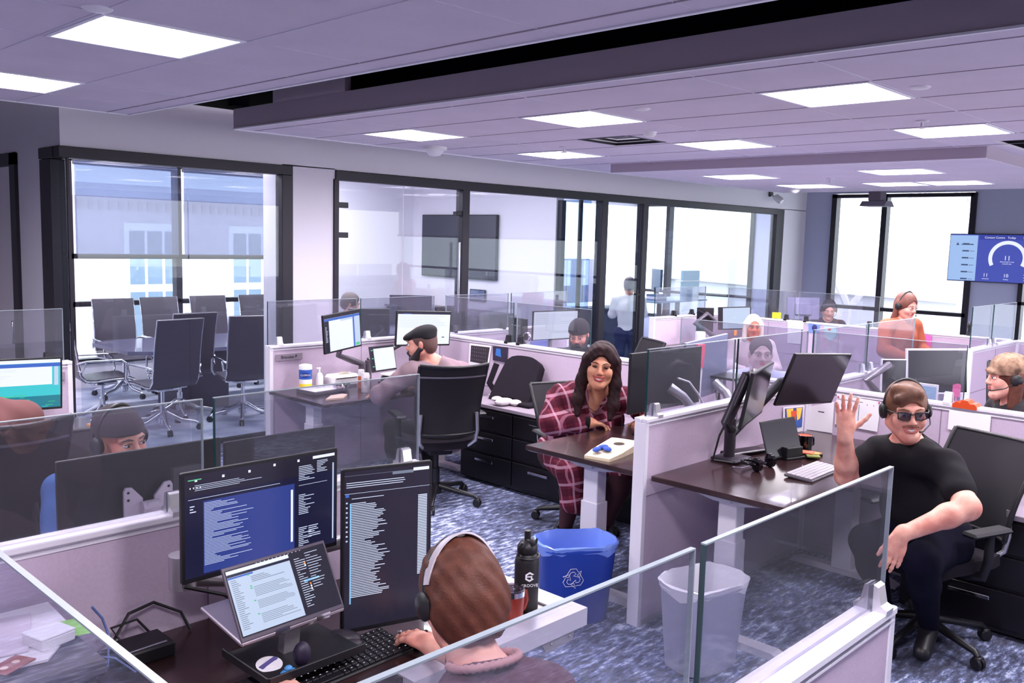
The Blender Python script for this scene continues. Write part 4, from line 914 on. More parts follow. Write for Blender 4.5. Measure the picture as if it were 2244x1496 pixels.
mb = MB(); mb.box(-.045, -.03, 0, .045, .03, .002); mb.build('card', mat('card_red', (150,70,62), .5), t); mb = MB()
for x in (-.02, .015): mb.lathe([(.009, .0022), (.009, .003)], c=(x, 0, 0), n=14)
mb.build('print', mat('card_cream', (226,196,180), .6), t)
# ================================================================ back to back black monitors with mounting plates
for i, (a, c, zt, lab) in enumerate((((.985, 1.535, 1.225, 'wide black monitor back with a bow tie mount, before the black beanie')), (1.55, 2.02, 1.205, 'black monitor back right of its twin, behind the nearest double monitors'))):
    t, fr, w_, h_ = monitor(lab, (c, 2.92, .90), (a, 2.92, .90), (c, 2.92, zt), OFF, hump=False)
    cx = (a+c)/2
    mb = MB(); mb.tube([(cx, 2.87, 1.02), (cx, 2.78, 1.0), (cx, 2.74, .8), (cx, 2.74, .72)], [.03, .028, .025, .035], 10); wb(mb, 'monitor_arm', mat('mount_grey', (212,204,212), .4), t)
    if i == 0:
        for s in (-1, 1):
            mb = MB(); P = [(.02, -.035), (.055, -.07), (.075, -.072), (.082, -.06), (.082, .06), (.075, .072), (.055, .07), (.02, .03)]
            mb.prism([(cx+s*x, 1.04+z) for x, z in (P if s > 0 else P)], 2.872, 2.882, 'y'); wb(mb, 'mount_plate', mat('mount_grey', (212,204,212), .4), t)
            mb = MB()
            for zz in (-.055, -.03, .03, .055): mb.tube([(cx+s*.068, 2.873, 1.04+zz), (cx+s*.068, 2.8705, 1.04+zz)], .0045, 8)
            wb(mb, 'screw', DARKM, t)
        mb = MB(); mb.tube([(cx-.03, 2.86, 1.04), (cx+.03, 2.86, 1.04)], .022, 12); mb.box(cx-.02, 2.84, 1.0, cx+.02, 2.875, 1.06, b=.004); wb(mb, 'tilt_joint', mat('mount_grey', (212,204,212), .4), t)
# ================================================================ flat cap man desk
R = [(0, 0, 1, 1, 5), (0, .93, 1, 1, 2), (0, .86, 1, .925, 8), (.13, .80, .45, .86, 3), (0, 0, .12, .86, 2), (.13, .0, .78, .80, 3), (.80, .0, .84, .93, 8), (.86, .02, .97, .10, 7)]+lines(.02, .1, .7, .25, 12, 4, 41, .3, .9)
t, fr, w_, h_ = monitor('upright desk monitor with a white page, left of the flat cap man', (3.93, 5.79, 1.03), (4.33, 5.86, 1.065), (3.93, 5.79, 1.335), R, bezel=.012)
mb = MB(); mb.tube([(4.13, 5.85, 1.1), (4.13, 5.9, 1.0), (4.3, 5.95, .94), (4.42, 5.98, .90), (4.42, 5.98, .735)], [.025, .022, .028, .03, .03], 10); wb(mb, 'monitor_arm', mat('arm_grey', (110,104,114), .35, .5), t)
R = [(0, 0, 1, 1, 3), (0, .94, 1, 1, 0), (.1, .945, .25, .96, 8)]+lines(.03, .95, .88, .5, 8, 5, 42, .8, 1, .2)+[(.85, .2, .9, .24, 10)]
t, fr, w_, h_ = monitor('wide monitor with a white page directly behind the flat cap man head', (4.67, 5.86, 1.04), (5.26, 5.84, 1.01), (4.68, 5.86, 1.338), R, bezel=.012)
mb = MB(); mb.tube([(4.95, 5.9, 1.15), (4.95, 5.95, 1.1), (4.7, 6.0, .98), (4.5, 6.0, .92)], .022, 10); mb.tube([(4.5, 6.0, .92), (4.5, 6.0, .735)], .028, 10); wb(mb, 'monitor_arm', mat('arm_grey', (110,104,114), .35, .5), t)
t = thing('laptop', 'small open laptop on a riser beside the flat cap man', 'laptop', (4.4, 5.55, .80))
R = [(0, 0, 1, 1, 3), (0, .0, .13, 1, 2), (0, .93, 1, 1, 2)]+[(.02, y, .1, y+.04, 7) for y in (.85, .5, .15)]
fr, w_, h_ = frame3((4.225, 5.58, .89), (4.50, 5.62, .89), (4.215, 5.62, 1.09))
mb = MB(); mb.box(0, 0, -.008, w_, h_, 0, b=.002, mtx=fr); wb(mb, 'lid', BLKP, t); mb = MB(); display(mb, fr @ Matrix.Translation((.008, .014, .0004)), w_-.016, h_-.022, R); wb(mb, 'display', SM, t)
mb = MB(); mb.box(0, -.21, -.014, w_, 0, 0, b=.003, mtx=fr @ Matrix.Rotation(-1.62+PI/1, 4, 'X') @ Matrix.Rotation(PI, 4, 'X')); 
mb = MB(); mb.box(-.14, -.2, .875-.80, .15, .0, .89-.80, b=.004, mtx=Matrix.Rotation(.14, 4, 'Z')); o = mb.build('base', WHITEP, t); 
mb = MB(); mb.box(-.12, -.17, .0, .12, .03, .072, b=.02, mtx=Matrix.Rotation(.14, 4, 'Z')); mb.box(-.12, -.17, -.065, -.1, .03, .02); mb.box(.1, -.17, -.065, .12, .03, .02); mb.build('riser', BLKP, t)
t = thing('wipes_canister', 'white and yellow wipes canister with a blue label at the partition', 'canister', (3.88, 5.98, .735))
mb = MB(); mb.lathe([(.047, 0), (.05, .004), (.05, .168), (.047, .17)], n=28); mb.build('body', WHITEP, t); mb = MB(); mb.lathe([(.0505, .168), (.052, .172), (.05, .198), (.03, .205), (0, .206)], n=28); mb.build('lid', mat('lid_white', (250,250,252), .35), t)
mb = MB(); mb.lathe([(.0504, .005), (.0504, .055)], n=28); mb.build('yellow_band', mat('wipes_yellow', (246,208,50), .5), t)
mb = MB(); mb.lathe([(.0506, .09), (.0506, .165)], n=28); mb.build('blue_label', mat('wipes_blue', (44,88,172), .45), t)
an = math.atan2(-5.98, -3.88); dx, dy = math.cos(an), math.sin(an); lm = basis((dx*.052, dy*.052, .125), (-dy, dx, 0), (0, 0, 1), (dx, dy, 0))
mb = MB(); mb.add([lm @ Vector((.036*math.cos(i*PI/12), .02*math.sin(i*PI/12), -.0002)) for i in range(24)], [tuple(range(24))]); mb.build('logo_field', mat('wipes_navy', (24,44,120), .45), t)
mb = MB(); add_text(mb, 'CLOROX', .019, lm @ Matrix.Translation((0, 0, .0006))); mb.build('lettering', WHITEP, t)
t = thing('sanitizer_bottle', 'clear white pump bottle beside the wipes canister', 'bottle', (4.0, 5.97, .735))
mb = MB(); mb.lathe([(.03, 0), (.031, .003), (.031, .10), (.02, .125), (.012, .13)], n=20); mb.build('body', mat('bottle_clear', (232,226,236), .2), t); mb = MB(); mb.tube([(0, 0, .13), (0, 0, .165)], .008, 10); mb.box(-.028, -.008, .158, .012, .008, .17, b=.003); mb.build('pump', WHITEP, t)
t = thing('label_printer', 'white rounded box printer behind the tray of pencils', 'printer', (4.22, 5.98, .735))
mb = MB(); mb.box(-.13, -.07, 0, .13, .07, .1, b=.02); mb.build('body', WHITEP, t); mb = MB(); mb.box(-.1, -.072, .07, .1, -.069, .076); mb.build('slot', DARKM, t); mb = MB(); mb.ball((.02, 0, .102), (.05, .03, .012), 12); mb.build('pad', mat('pad_cream', (214,206,180), .6), t)
t = thing('spray_can', 'white capped can with an orange label between printer and arm', 'can', (4.28, 5.80, .735))
mb = MB(); mb.lathe([(.024, 0), (.025, .003), (.025, .1), (.02, .108)], n=18); mb.build('body', mat('can_orange', (190,84,40), .4), t); mb = MB(); mb.lathe([(.0255, .1), (.0255, .145), (.022, .15), (0, .15)], n=18); mb.build('cap', WHITEP, t)
t = thing('energy_drink_can', 'white slim drink can near the flat cap man hand', 'can', (4.19, 5.62, .735))
mb = MB(); mb.lathe([(.028, 0), (.033, .008), (.033, .135), (.027, .15), (.027, .153), (.02, .152)], n=22); mb.build('body', mat('can_white', (236,234,240), .3, .3), t)
an = math.atan2(-5.62, -4.19); dx, dy = math.cos(an), math.sin(an); lm = basis((dx*.0335, dy*.0335, .085), (-dy, dx, 0), (0, 0, 1), (dx, dy, 0)); mb = MB()
for k in (-1, 0, 1): mb.prism([(k*.009-.0025, .03), (k*.009+.0035, .028), (k*.009+.002, -.03-.006*(k == 0)), (k*.009-.001, -.02)], 0, .0006, mtx=lm)
mb.build('claw_mark', mat('can_grey', (120,116,126), .4), t)
mb = MB()
for k in range(7): a = k*.9; mb.tube([(0, 0, 0), (.02*math.cos(a), .02*math.sin(a), .03), (.035*math.cos(a), .035*math.sin(a), .045)], [.006, .005, .001], 5)
o = mb.build('succulent', mat('plant_green', (70,110,72), .6), loc=(4.18, 5.86, .74)); tag(o, 'tiny green succulent in front of the orange can', 'plant')
t = thing('sketch_tray', 'shallow white tray with scattered pencil marks on the flat cap man desk', 'tray', (3.92, 5.83, .735), .1)
mb = MB(); mb.box(-.15, -.11, 0, .15, .11, .03, b=.005); mb.build('tray', mat('tray_dark', (70,58,66), .5), t); mb = MB(); mb.box(-.145, -.105, .03, .145, .105, .032); mb.build('sheet', PAPER, t)
mb = MB(); r = random.Random(3)
for k in range(16): x, y, a = r.uniform(-.02, .1), r.uniform(-.05, .05), r.uniform(0, 3); mb.box(-.008, -.0012, .0322, .008, .0012, .0326, mtx=Matrix.Translation((x, y, 0)) @ Matrix.Rotation(a, 4, 'Z'))
mb.build('pencil_marks', DARKM, t)
mb = MB(); mb.prism([(-.12, -.06), (.02, -.08), (.13, .02), (.11, .06), (.0, .05), (-.03, .02)], 0, .012); o = mb.build('kraft_paper', mat('kraft', (220,190,170), .8), loc=(3.86, 5.56, .736)); tag(o, 'beige crumpled paper bag at the front edge of the flat cap man desk', 'paper')
t = thing('glass_bowl', 'small clear glass bowl with wrapped sweets near the drink can', 'bowl', (4.05, 5.74, .735))
mb = MB(); mb.lathe([(.03, 0), (.055, .02), (.065, .05), (.062, .05), (.05, .02)], n=22); mb.build('bowl', glassmat('bowl_glass', (225,220,230), .2), t)
for k, (x, y) in enumerate(((.02, .01), (-.02, .015), (0, -.02))):
    mb = MB(); mb.ball((0, 0, 0), (.016, .012, .01), 8); o = mb.build('wrapped_sweet', mat('sweet', (190,160,150), .4), loc=(4.05+x, 5.74+y, .772)); tag(o, ['sweet on the right in the clear bowl', 'sweet at the back left in the clear bowl', 'sweet at the front of the clear bowl'][k], 'sweet', 'sweets in the clear bowl')
# calendar and photo on the spine
def pinned(label, pts, m, cat='paper', name='pinned_paper', x=None, y=None, lines_=None, th=.003):
    """pts (u, z) on plane x=... or y=..."""
    mb = MB()
    if x is not None: mb.prism(pts, x-th, x, 'x')
    else: mb.prism(pts, y-th, y, 'y')
    o = mb.build(name, m); tag(o, label, cat)
    if lines_:
        mb = MB()
        for a, b, c, d in lines_:
            if x is not None: mb.box(x-th-.0006, a, b, x-th, c, d)
            else: mb.box(a, y-th-.0006, b, c, y-th, d)
        mb.build('print', mat('print_dark', (70,66,84), .7), o)
    return o
XS = 5.404
o = pinned('white calendar page with a dark photo grid pinned behind the flat cap man', [(5.735, 1.03), (5.46, 1.035), (5.495, .835), (5.745, .84)], PAPER, 'calendar', 'calendar', x=XS)
mb = MB(); mb.prism([(5.715, 1.015), (5.48, 1.02), (5.508, .865), (5.722, .87)], XS-.004, XS-.0032, 'x'); mb.build('dark_grid', mat('cal_dark', (54,46,56), .6), o)
mb = MB()
for i in range(4):
    for j in range(7): yy = 5.70-j*.028; zz = .99-i*.033; mb.box(XS-.0046, yy-.004, zz, XS-.004, yy, zz+.009)
mb.build('print', mat('cal_grey', (140,130,142), .6), o)
o = pinned('dark and blue photo print pinned right of the calendar', [(5.445, 1.035), (5.262, 1.04), (5.27, .91), (5.44, .915)], mat('photo_dark', (50,44,66), .4), 'photo', 'photo_print', x=XS)
mb = MB(); mb.prism([(5.40, 1.02), (5.35, 1.02), (5.34, .95), (5.41, .96)], XS-.0036, XS-.003, 'x'); mb.build('blue_patch', mat('photo_blue', (60,120,200), .4), o)
# things behind the waving man, pinned
pinned('blank white sheet with a short mark pinned below the big black monitor', [(2.575, .935), (2.40, .995), (2.40, .795), (2.575, .79)], PAPER, x=XS, lines_=[(2.46, .915, 2.50, .921)])
o = pinned('wall calendar sheet with faint columns behind the waving hand', [(2.385, 1.043), (2.11, 1.035), (2.12, .85), (2.385, .855)], PAPER, 'calendar', 'calendar', x=XS, lines_=[(2.22, 1.015, 2.37, 1.018), (2.24, .90, 2.243, 1.0), (2.19, 1.0, 2.193, 1.01), (2.15, 1.0, 2.153, 1.01)])
mb = MB()
for y in (2.375, 2.12): mb.ball((XS-.006, y, 1.03), .006, 8)
mb.build('pin', mat('pin_pink', (210,60,110), .4), o)
pinned('white sheet pinned under the orange clip right of the waving man head', [(1.72, 1.045), (1.50, 1.045), (1.50, .925), (1.72, .935)], PAPER, x=XS)
pinned('long printed paper with a dark blue line behind the waving man shoulder', [(1.56, .91), (1.0, .90), (1.0, .70), (1.56, .70)], mat('paper_lav', (222,220,238), .8), x=XS, lines_=[(1.25, .865, 1.5, .874)])
t = thing('binder_clip', 'orange rounded clip sitting on the partition rail right of the waving man', 'clip', (5.44, 1.64, 1.08)); t.scale = (1, .72, .72)
mb = MB(); mb.prism([(-.09, -.02), (.09, -.02), (.09, .01), (.06, .03), (.035, .02), (.02, .045), (-.02, .045), (-.04, .02), (-.07, .025), (-.09, .005)], -.045, .045, 'x'); mb.build('body', mat('clip_orange', (206,72,24), .45), t)
o = pinned('colourful yellow red and blue drawing in a white border below the black monitor', [(5.05, .975), (5.33, .955), (5.33, .79), (5.07, .80)], PAPER, 'picture', 'drawing', y=2.563)
for c, P_ in (((70,70,150), [(5.07, .965), (5.31, .948), (5.31, .82), (5.09, .83)]), ((246,206,70), [(5.09, .96), (5.18, .955), (5.17, .87), (5.12, .86)]), ((246,206,70), [(5.22, .952), (5.30, .946), (5.28, .88), (5.24, .87)]), ((228,80,40), [(5.15, .94), (5.23, .935), (5.21, .86), (5.18, .83)]), ((50,90,170), [(5.23, .87), (5.31, .88), (5.31, .82), (5.2, .825)])):
    DK = globals().get('DK', 0)+1; mb = MB(); mb.prism(P_, 2.5598-.0004*DK, 2.5601-.0004*DK, 'y'); mb.build('colour_patch', mat('draw_%d_%d' % (c[0], c[2]), c, .6), o)
# waving man monitors
t, fr, w_, h_ = monitor('big black monitor tilted forward beside the waving hand', (4.48, 2.32, 1.085), (5.03, 2.25, 1.05), (4.44, 2.225, 1.385), OFF)
mb = MB(); mb.tube([(4.74, 2.29, 1.22), (4.72, 2.42, 1.18), (4.5, 2.47, 1.02), (4.28, 2.47, .93)], [.03, .028, .025, .03], 10); wb(mb, 'monitor_arm', DARKM, t)
t, fr, w_, h_ = monitor('black monitor seen nearly edge on, left of the big tilted one', (3.93, 2.21, 1.045), (4.46, 2.385, 1.04), (4.06, 2.20, 1.33), OFF, hump=False)
mb = MB(); mb.tube([(4.28, 2.47, .79), (4.28, 2.47, 1.02)], .03, 12); mb.tube([(4.28, 2.47, .96), (4.22, 2.46, 1.0), (4.34, 2.42, 1.26), (4.30, 2.36, 1.28), (4.24, 2.31, 1.21)], [.034, .032, .03, .026, .028], 10); mb.box(4.2, 2.38, .79, 4.38, 2.54, .81, b=.008); wb(mb, 'monitor_arm', mat('arm_charcoal', (62,56,66), .35, .4), t)
mb = MB(); mb.tube([(4.22, 2.42, 1.1), (4.12, 2.44, .95), (4.1, 2.46, .82), (4.2, 2.4, .8)], .006, 6); wb(mb, 'cable', BLKP, t)
t = thing('laptop', 'open black laptop with a blank upright screen on the waving man desk', 'laptop', (4.62, 2.38, .79))
fr, w_, h_ = frame3((4.40, 2.30, .80), (4.66, 2.23, .81), (4.44, 2.36, 1.0))
mb = MB(); mb.box(0, 0, -.008, w_, h_, 0, b=.002, mtx=fr); wb(mb, 'lid', BLKP, t); mb = MB(); display(mb, fr @ Matrix.Translation((.006, .01, .0004)), w_-.012, h_-.02, OFF); wb(mb, 'display', SM+[TVOFF], t)
mb = MB(); mb.box(-.3, .02, .004, -.02, .12, .02, b=.003, mtx=Matrix.Rotation(-.25, 4, 'Z')); mb.build('base', mat('laptop_black', (30,26,32), .35), t); mb = MB(); mb.box(-.3, .015, .02, -.02, .02, .026, mtx=Matrix.Rotation(-.25, 4, 'Z')); mb.build('bright_edge', WHITEP, t)
t = thing('headset', 'black headset lying on the waving man desk', 'headset', (4.22, 2.27, .79))
mb = MB(); mb.tube([(.09*math.cos(a)+.0, .07*math.sin(a), .012+.03*abs(math.sin(a/2))) for a in [PI*i/12-.3 for i in range(16)]], .009, 8); mb.build('headband', BLKG, t)
for s in (-1, 1): mb = MB(); mb.lathe([(.02, -.014), (.036, -.01), (.036, .01), (.02, .014)], n=16, mtx=Matrix.Translation((s*.07+.02, -.03, .036)) @ Matrix.Rotation(PI/2, 4, 'Y') @ Matrix.Rotation(.4, 4, 'X')); mb.build('ear_cup', BLKG, t)
mb = MB(); mb.tube([(-.07, -.03, .04), (-.12, .02, .02), (-.1, .08, .012)], .004, 6); mb.build('mic_boom', CHROME, t)
t = thing('mug', 'black mug with an orange inside on the waving man desk', 'cup', (4.80, 2.29, .79))
mb = MB(); mb.lathe([(.03, 0), (.04, .003), (.042, .095), (.039, .096), (.037, .02)], n=24); mb.tube([(.04, -.01, .08), (.068, -.02, .075), (.07, -.02, .035), (.04, -.01, .02)], .006, 8); mb.build('body', BLKG, t); mb = MB(); mb.lathe([(.0385, .094), (.037, .06), (0, .055)], n=24); mb.build('inside', mat('mug_orange', (236,84,30), .4), t)
t = thing('note_tray', 'low black tray with orange sticky notes before the black mug', 'tray', (4.66, 2.27, .79), -.3)
mb = MB(); mb.box(-.14, -.07, 0, .14, .07, .015, b=.004); mb.box(-.14, -.07, .015, -.02, .07, .07, b=.004); mb.build('tray', BLKP, t)
for k, (x, y, z, c, lab) in enumerate(((4.72, 2.20, .806, (246,150,80), 'orange sticky pad at the front of the black tray'), (4.69, 2.22, .812, (240,120,90), 'coral sticky pad on top of the orange pad'), (4.66, 2.17, .806, (110,120,50), 'olive green pad at the left of the orange pads'))):
    mb = MB(); mb.box(-.035, -.035, 0, .035, .035, .006, mtx=Matrix.Rotation(.3*k, 4, 'Z')); o = mb.build('sticky_pad', mat('pad_%d' % k, c, .7), loc=(x, y, z)); tag(o, lab, 'sticky note')
mb = MB(); mb.ball((0, 0, .02), (.06, .035, .02), 14); mb.ball((.01, 0, .045), (.025, .025, .03), 12); o = mb.build('blue_toy', mat('toy_navy', (44,84,150), .5), loc=(4.93, 2.42, .79)); tag(o, 'blue stuffed toy behind the black mug', 'toy')
# ================================================================ plaid woman desk
t = thing('cornhole_board', 'small pale wooden cornhole board with a round hole, on the plaid woman desk', 'game', (3.90, 2.975, .79), .22)
mb = MB(); n = 24; ho = [(.09+.032*math.cos(2*PI*i/n), .032*math.sin(2*PI*i/n)) for i in range(n)]; w2, d2 = .19, .09
def sq(i):
    a = 2*PI*i/n; c, s = math.cos(a), math.sin(a); k = min((w2-.09 if c > 0 else w2+.09)/abs(c) if abs(c) > 1e-6 else 9, d2/abs(s) if abs(s) > 1e-6 else 9); return (.09+c*k, s*k)
so = [sq(i) for i in range(n)]
vs = [(x, y, .03+x*.08) for x, y in ho]+[(x, y, .03+x*.08) for x, y in so]+[(x, y, .0) for x, y in so]+[(x, y, .012) for x, y in ho]
fs = [(i, (i+1) % n, n+(i+1) % n, n+i) for i in range(n)]+[(n+i, n+(i+1) % n, 2*n+(i+1) % n, 2*n+i) for i in range(n)]+[(i, 3*n+i, 3*n+(i+1) % n, (i+1) % n) for i in range(n)]
mb.add(vs, fs); mb.add([(w2, d2, .03+w2*.08), (w2, -d2, .03+w2*.08), (-w2, d2, .03-w2*.08), (-w2, -d2, .03-w2*.08)], [])
mb.build('board', mat('pale_wood', (240,222,190), .5, noise=.1, nscale=20), t)
mb = MB(); mb.add([(x, y, .0275+x*.08) for x, y in ho], [tuple(range(n))]); mb.build('hole', mat('hole_brown', (60,40,30), .8), t)
for k, (x, y, a) in enumerate(((3.775, 2.985, .3), (3.83, 2.955, 1.1), (3.85, 3.0, -.2))):
    mb = MB(); mb.ball((0, 0, 0), (.034, .022, .012), 12); o = mb.build('bean_bag', mat('bag_blue', (50,88,190), .7), loc=(x, y, .829), rot=(0, -.08, a)); tag(o, ['blue bean bag nearest the board corner', 'middle blue bean bag on the small board', 'blue bean bag closest to the hole of the small board'][k], 'bean bag', 'blue bean bags on the small board')
mb = MB(); mb.box(-.05, -.03, 0, .05, .03, .014, b=.004); o = mb.build('phone', BLKG, loc=(4.42, 3.16, .79)); tag(o, 'dark phone by the plaid woman hands', 'phone')
t, fr, w_, h_ = monitor('black monitor back right beside the plaid woman', (4.52, 2.84, 1.03), (3.86, 2.86, 1.03), (4.50, 2.84, 1.362), OFF, hump=False)
mb = MB(); mb.tube([(4.2, 2.82, 1.15), (4.25, 2.76, 1.1), (4.4, 2.72, .95), (4.4, 2.72, .79)], [.03, .026, .026, .03], 10); wb(mb, 'monitor_arm', ALU, t)
mb = MB(); mb.tube([(4.25, 2.80, 1.2), (4.35, 2.79, 1.17), (4.45, 2.78, 1.08), (4.5, 2.77, 1.0)], .006, 6); wb(mb, 'cable', WHITEP, t)
t, fr, w_, h_ = monitor('blue grey back of the second monitor beside the plaid woman', (5.12, 3.02, 1.02), (4.55, 2.96, 1.0), (5.10, 3.02, 1.385), OFF, hump=False, casem=mat('mon_back_blue', (126,132,160), .35, .3))
mb = MB(); mb.tube([(4.86, 2.93, 1.1), (4.86, 2.85, 1.05), (4.86, 2.78, .95), (4.86, 2.76, .79)], .03, 10); wb(mb, 'stand', ALU, t)
t = thing('desk_lamp_strap', 'white tapered strap with a pink top hanging between the two monitor backs', 'strap', (4.60, 2.88, 1.0))
mb = MB(); mb.prism([(-.03, .22), (.03, .22), (.012, -.16), (-.012, -.16)], 0, .012, 'y'); mb.build('strap', WHITEP, t); mb = MB(); mb.prism([(-.04, .36), (.04, .36), (.03, .22), (-.03, .22)], -.006, .018, 'y'); mb.build('pink_end', mat('strap_pink', (220,90,120), .6), t)
t = thing('laptop_riser', 'white splayed laptop riser legs behind the glass', 'stand', (5.0, 2.86, .79))
for s in (-1, 1):
    for q in (0, .14): mb = MB(); mb.prism([(-.11*s, 0), (-.06*s, 0), (-.0*s, .34), (-.03*s, .34)], q-.02, q-.012, 'y', mtx=Matrix.Translation((s*.05, 0, 0))); mb.build('leg', WHITEM, t)
mb = MB(); mb.box(-.12, -.05, .33, .12, .16, .345); mb.build('plate', DARKM, t)
# coat/bag and folded shirt on the credenza
t = thing('backpack', 'black backpack leaning on the partition behind the credenza', 'bag', (5.2, 4.97, .645))
mb = MB(); g = []
for i in range(9):
    u = i/8; row = []
    for j in range(9): v = j/8-.5; row.append((-.06+.18*u+.03*math.cos(v*PI), v*(.42-.06*u*u), .02+.32*u-.05*(2*v)**4))
    g.append(row)
mb.sheet(g, .09); mb.build('body', BLKF, t); mb = MB(); mb.tube([(.0, .2, .02), (-.04, .26, .12), (.02, .24, .28)], .014, 6, flat=2); mb.build('strap', BLKF, t); mb = MB(); mb.box(-.16, -.30, .0, .05, -.12, .03, b=.01); mb.build('flap', BLKF, t)
mb = MB(); mb.ball((0, 0, .03), (.09, .055, .03), 14); mb.ball((.06, -.07, .025), (.05, .05, .025), 12); mb.ball((-.03, .05, .05), (.05, .04, .02), 12); o = mb.build('crumpled_bag', mat('bag_beige', (206,196,200), .8), loc=(5.0, 4.90, .645)); tag(o, 'crumpled pale plastic bag lying before the black backpack', 'bag')
mb = MB(); mb.box(-.05, -.06, 0, .05, .06, .008, b=.003); o = mb.build('notebook', WHITEP, loc=(5.27, 5.24, .65), rot=(0, 0, .2)); tag(o, 'small white notebook at the left end of the credenza', 'notebook')
# ================================================================ left edge desk
R = [(0, 0, 1, 1, 11), (0, .93, 1, 1, 3), (0, .85, 1, .925, 8), (0, .48, .92, .85, 3), (.94, .45, .98, .85, 5), (0, .25, 1, .46, 11), (0, 0, 1, .25, 12)]
rr = random.Random(12)
for i in range(26): a = rr.uniform(0, .9); b = rr.uniform(.02, .28); R.append((a, b, a+rr.uniform(.04, .12), b+.012, rr.choice((13, 13, 11, 12))))
R += lines(.05, .6, .8, .55, 9, 5, 2, .3, 1, .15)
monitor('bright monitor with a teal sea picture at the left picture edge', (1.42, 5.90, .84), (2.035, 5.86, .825), (1.42, 5.90, 1.165), R, bezel=.012)
mb = MB(); mb.tube([(1.75, 5.98, .705), (1.75, 5.98, 1.0), (1.75, 5.94, 1.02)], .025, 10); o = mb.build('monitor_post', ALU); tag(o, 'post holding the teal sea monitor', 'monitor stand')
sheet('yellow_note', 'yellow sticky paper with a white cross fold on the left desk', [(1.90, 5.40), (2.0, 5.38), (2.05, 5.48), (1.94, 5.51)], .706, mat('note_yellow', (232,222,90), .7), 'sticky note')
sheet('white_sheet', 'white curled sheet right of the yellow note', [(2.03, 5.42), (2.2, 5.34), (2.22, 5.52), (2.08, 5.56)], .7065, PAPER)
mb = MB(); mb.box(-.03, -.02, 0, .03, .02, .02, b=.002); o = mb.build('key_fob', PAPER, loc=(1.84, 5.62, .706), rot=(0, 0, .4)); tag(o, 'tiny white striped box beside the brown hoodie shoulder', 'box')
t = thing('wooden_stand', 'orange wooden block stand half hidden by the black beanie', 'stand', (2.12, 5.36, .705), .2)
mb = MB(); mb.box(-.1, -.07, .08, .1, .07, .1, b=.003); mb.build('top', mat('orange_wood', (200,140,90), .5), t)
for x in (-.08, .08):
    for y in (-.05, .05): mb = MB(); mb.box(x-.012, y-.012, 0, x+.012, y+.012, .08); mb.build('leg', DARKM, t)
# ================================================================ bins
def bin_(label, x, y, rz, col, linercol, rec=False, s=1.0):
    t = thing('waste_bin', label, 'bin', (x, y, 0), rz)
    mb = MB(); mb.lathe([(.98*.145, 0), (.15, .006), (.183, .37), (.19, .375), (.19, .392), (.183, .394), (.178, .37), (.14, .012), (0, .012)], n=40, sx=1.0, sy=.72, power=.62); mb.build('body', col, t)
    mb = MB(); N = 40; prof = [(.1835, .36), (.196, .40), (.186, .405), (.172, .37), (.15, .2)]; r = random.Random(5)
    vs = []; fs = []
    for i, (rr_, z) in enumerate(prof):
        for k in range(N):
            a = 2*PI*k/N; c, s_ = math.cos(a), math.sin(a); c = math.copysign(abs(c)**.62, c); s_ = math.copysign(abs(s_)**.62, s_)
            wv = .006*math.sin(a*7+i)+.004*math.sin(a*13+2*i); zz = z+(.012*math.sin(a*3+1)+wv if i in (0,) else wv*.6)
            vs.append(((rr_+wv*.5*(i > 2))*c, (rr_+wv*.5*(i > 2))*s_*.72, zz))
    for i in range(len(prof)-1):
        for k in range(N): fs.append((i*N+k, i*N+(k+1) % N, (i+1)*N+(k+1) % N, (i+1)*N+k))
    mb.add(vs, fs, 0, True); mb.build('liner', linercol, t)
    t.scale = (1.1, 1.1, 1.04)
    if rec:
        mb = MB(); lm = basis((-.055, -.1275, .25), (1.25, 0, 0), (0, -.078, 1.25), (0, -.998, -.062)); R0 = .045
        for k in range(3):
            m2 = lm @ Matrix.Rotation(k*2*PI/3, 4, 'Z')
            P_ = [(-.030, .010), (-.012, .040), (.010, .040), (.020, .024), (.030, .030), (.024, .004), (.000, .012), (.010, .018), (.002, .028), (-.010, .026), (-.020, .006)]
            pts = [m2 @ Vector((a, b, .0012)) for a, b in P_]; mb.tube(pts+[pts[0]], .0013, 5)
        mb.build('recycling_symbol', WHITEP, t)
    return t
bin_('blue recycling bin with a clear liner and white recycling symbol', 3.50, 2.88, math.radians(-30), mat('bin_blue', (38,76,186), .4), mat('liner_blue', (120,150,235), .25), True)
bin_('white waste bin with a white liner, seen through the nearest glass', 3.53, 2.13, math.radians(-10), mat('bin_white', (214,212,232), .45), mat('liner_white', (234,232,240), .3))
# ================================================================ middle cubicles beyond
R = [(0, 0, 1, 1, 3)]+lines(.03, .95, .9, .5, 6, 5, 2, .6, 1, .2)
monitor('white screen monitor left of the bearded man in the knit cap', (6.35, 5.86, .975), (7.0, 5.84, .965), (6.35, 5.86, 1.268), R, bezel=.01)
mb = MB(); mb.tube([(6.7, 5.95, .74), (6.7, 5.95, 1.05), (6.7, 5.9, 1.08)], .025, 8); o = mb.build('monitor_post', ALU); tag(o, 'post behind the white screen monitor of the knit cap man', 'monitor stand')
monitor('dark monitor seen edge on above the spine, near the knit cap man', (5.9, 5.5, .98), (6.03, 5.85, .97), (5.9, 5.5, 1.24), OFF, casem=DARKM)
t = thing('laptop', 'blue lidded laptop low behind the rail near the knit cap man', 'laptop', (6.4, 5.75, .74))
mb = MB(); mb.box(-.17, -.1, .12, .17, .1, .14, b=.004); mb.build('base', mat('lap_blue', (110,120,180), .4), t); mb = MB(); mb.box(-.17, .1, .13, .17, .11, .24, b=.003); mb.build('lid', mat('lap_blue', (110,120,180), .4), t); mb = MB(); mb.box(-.12, -.08, 0, .12, .08, .12); mb.build('riser', DARKM, t)
t = thing('white_clock', 'small round silver desk clock on the corner rail behind the calendar', 'clock', (5.62, 5.25, 1.06))
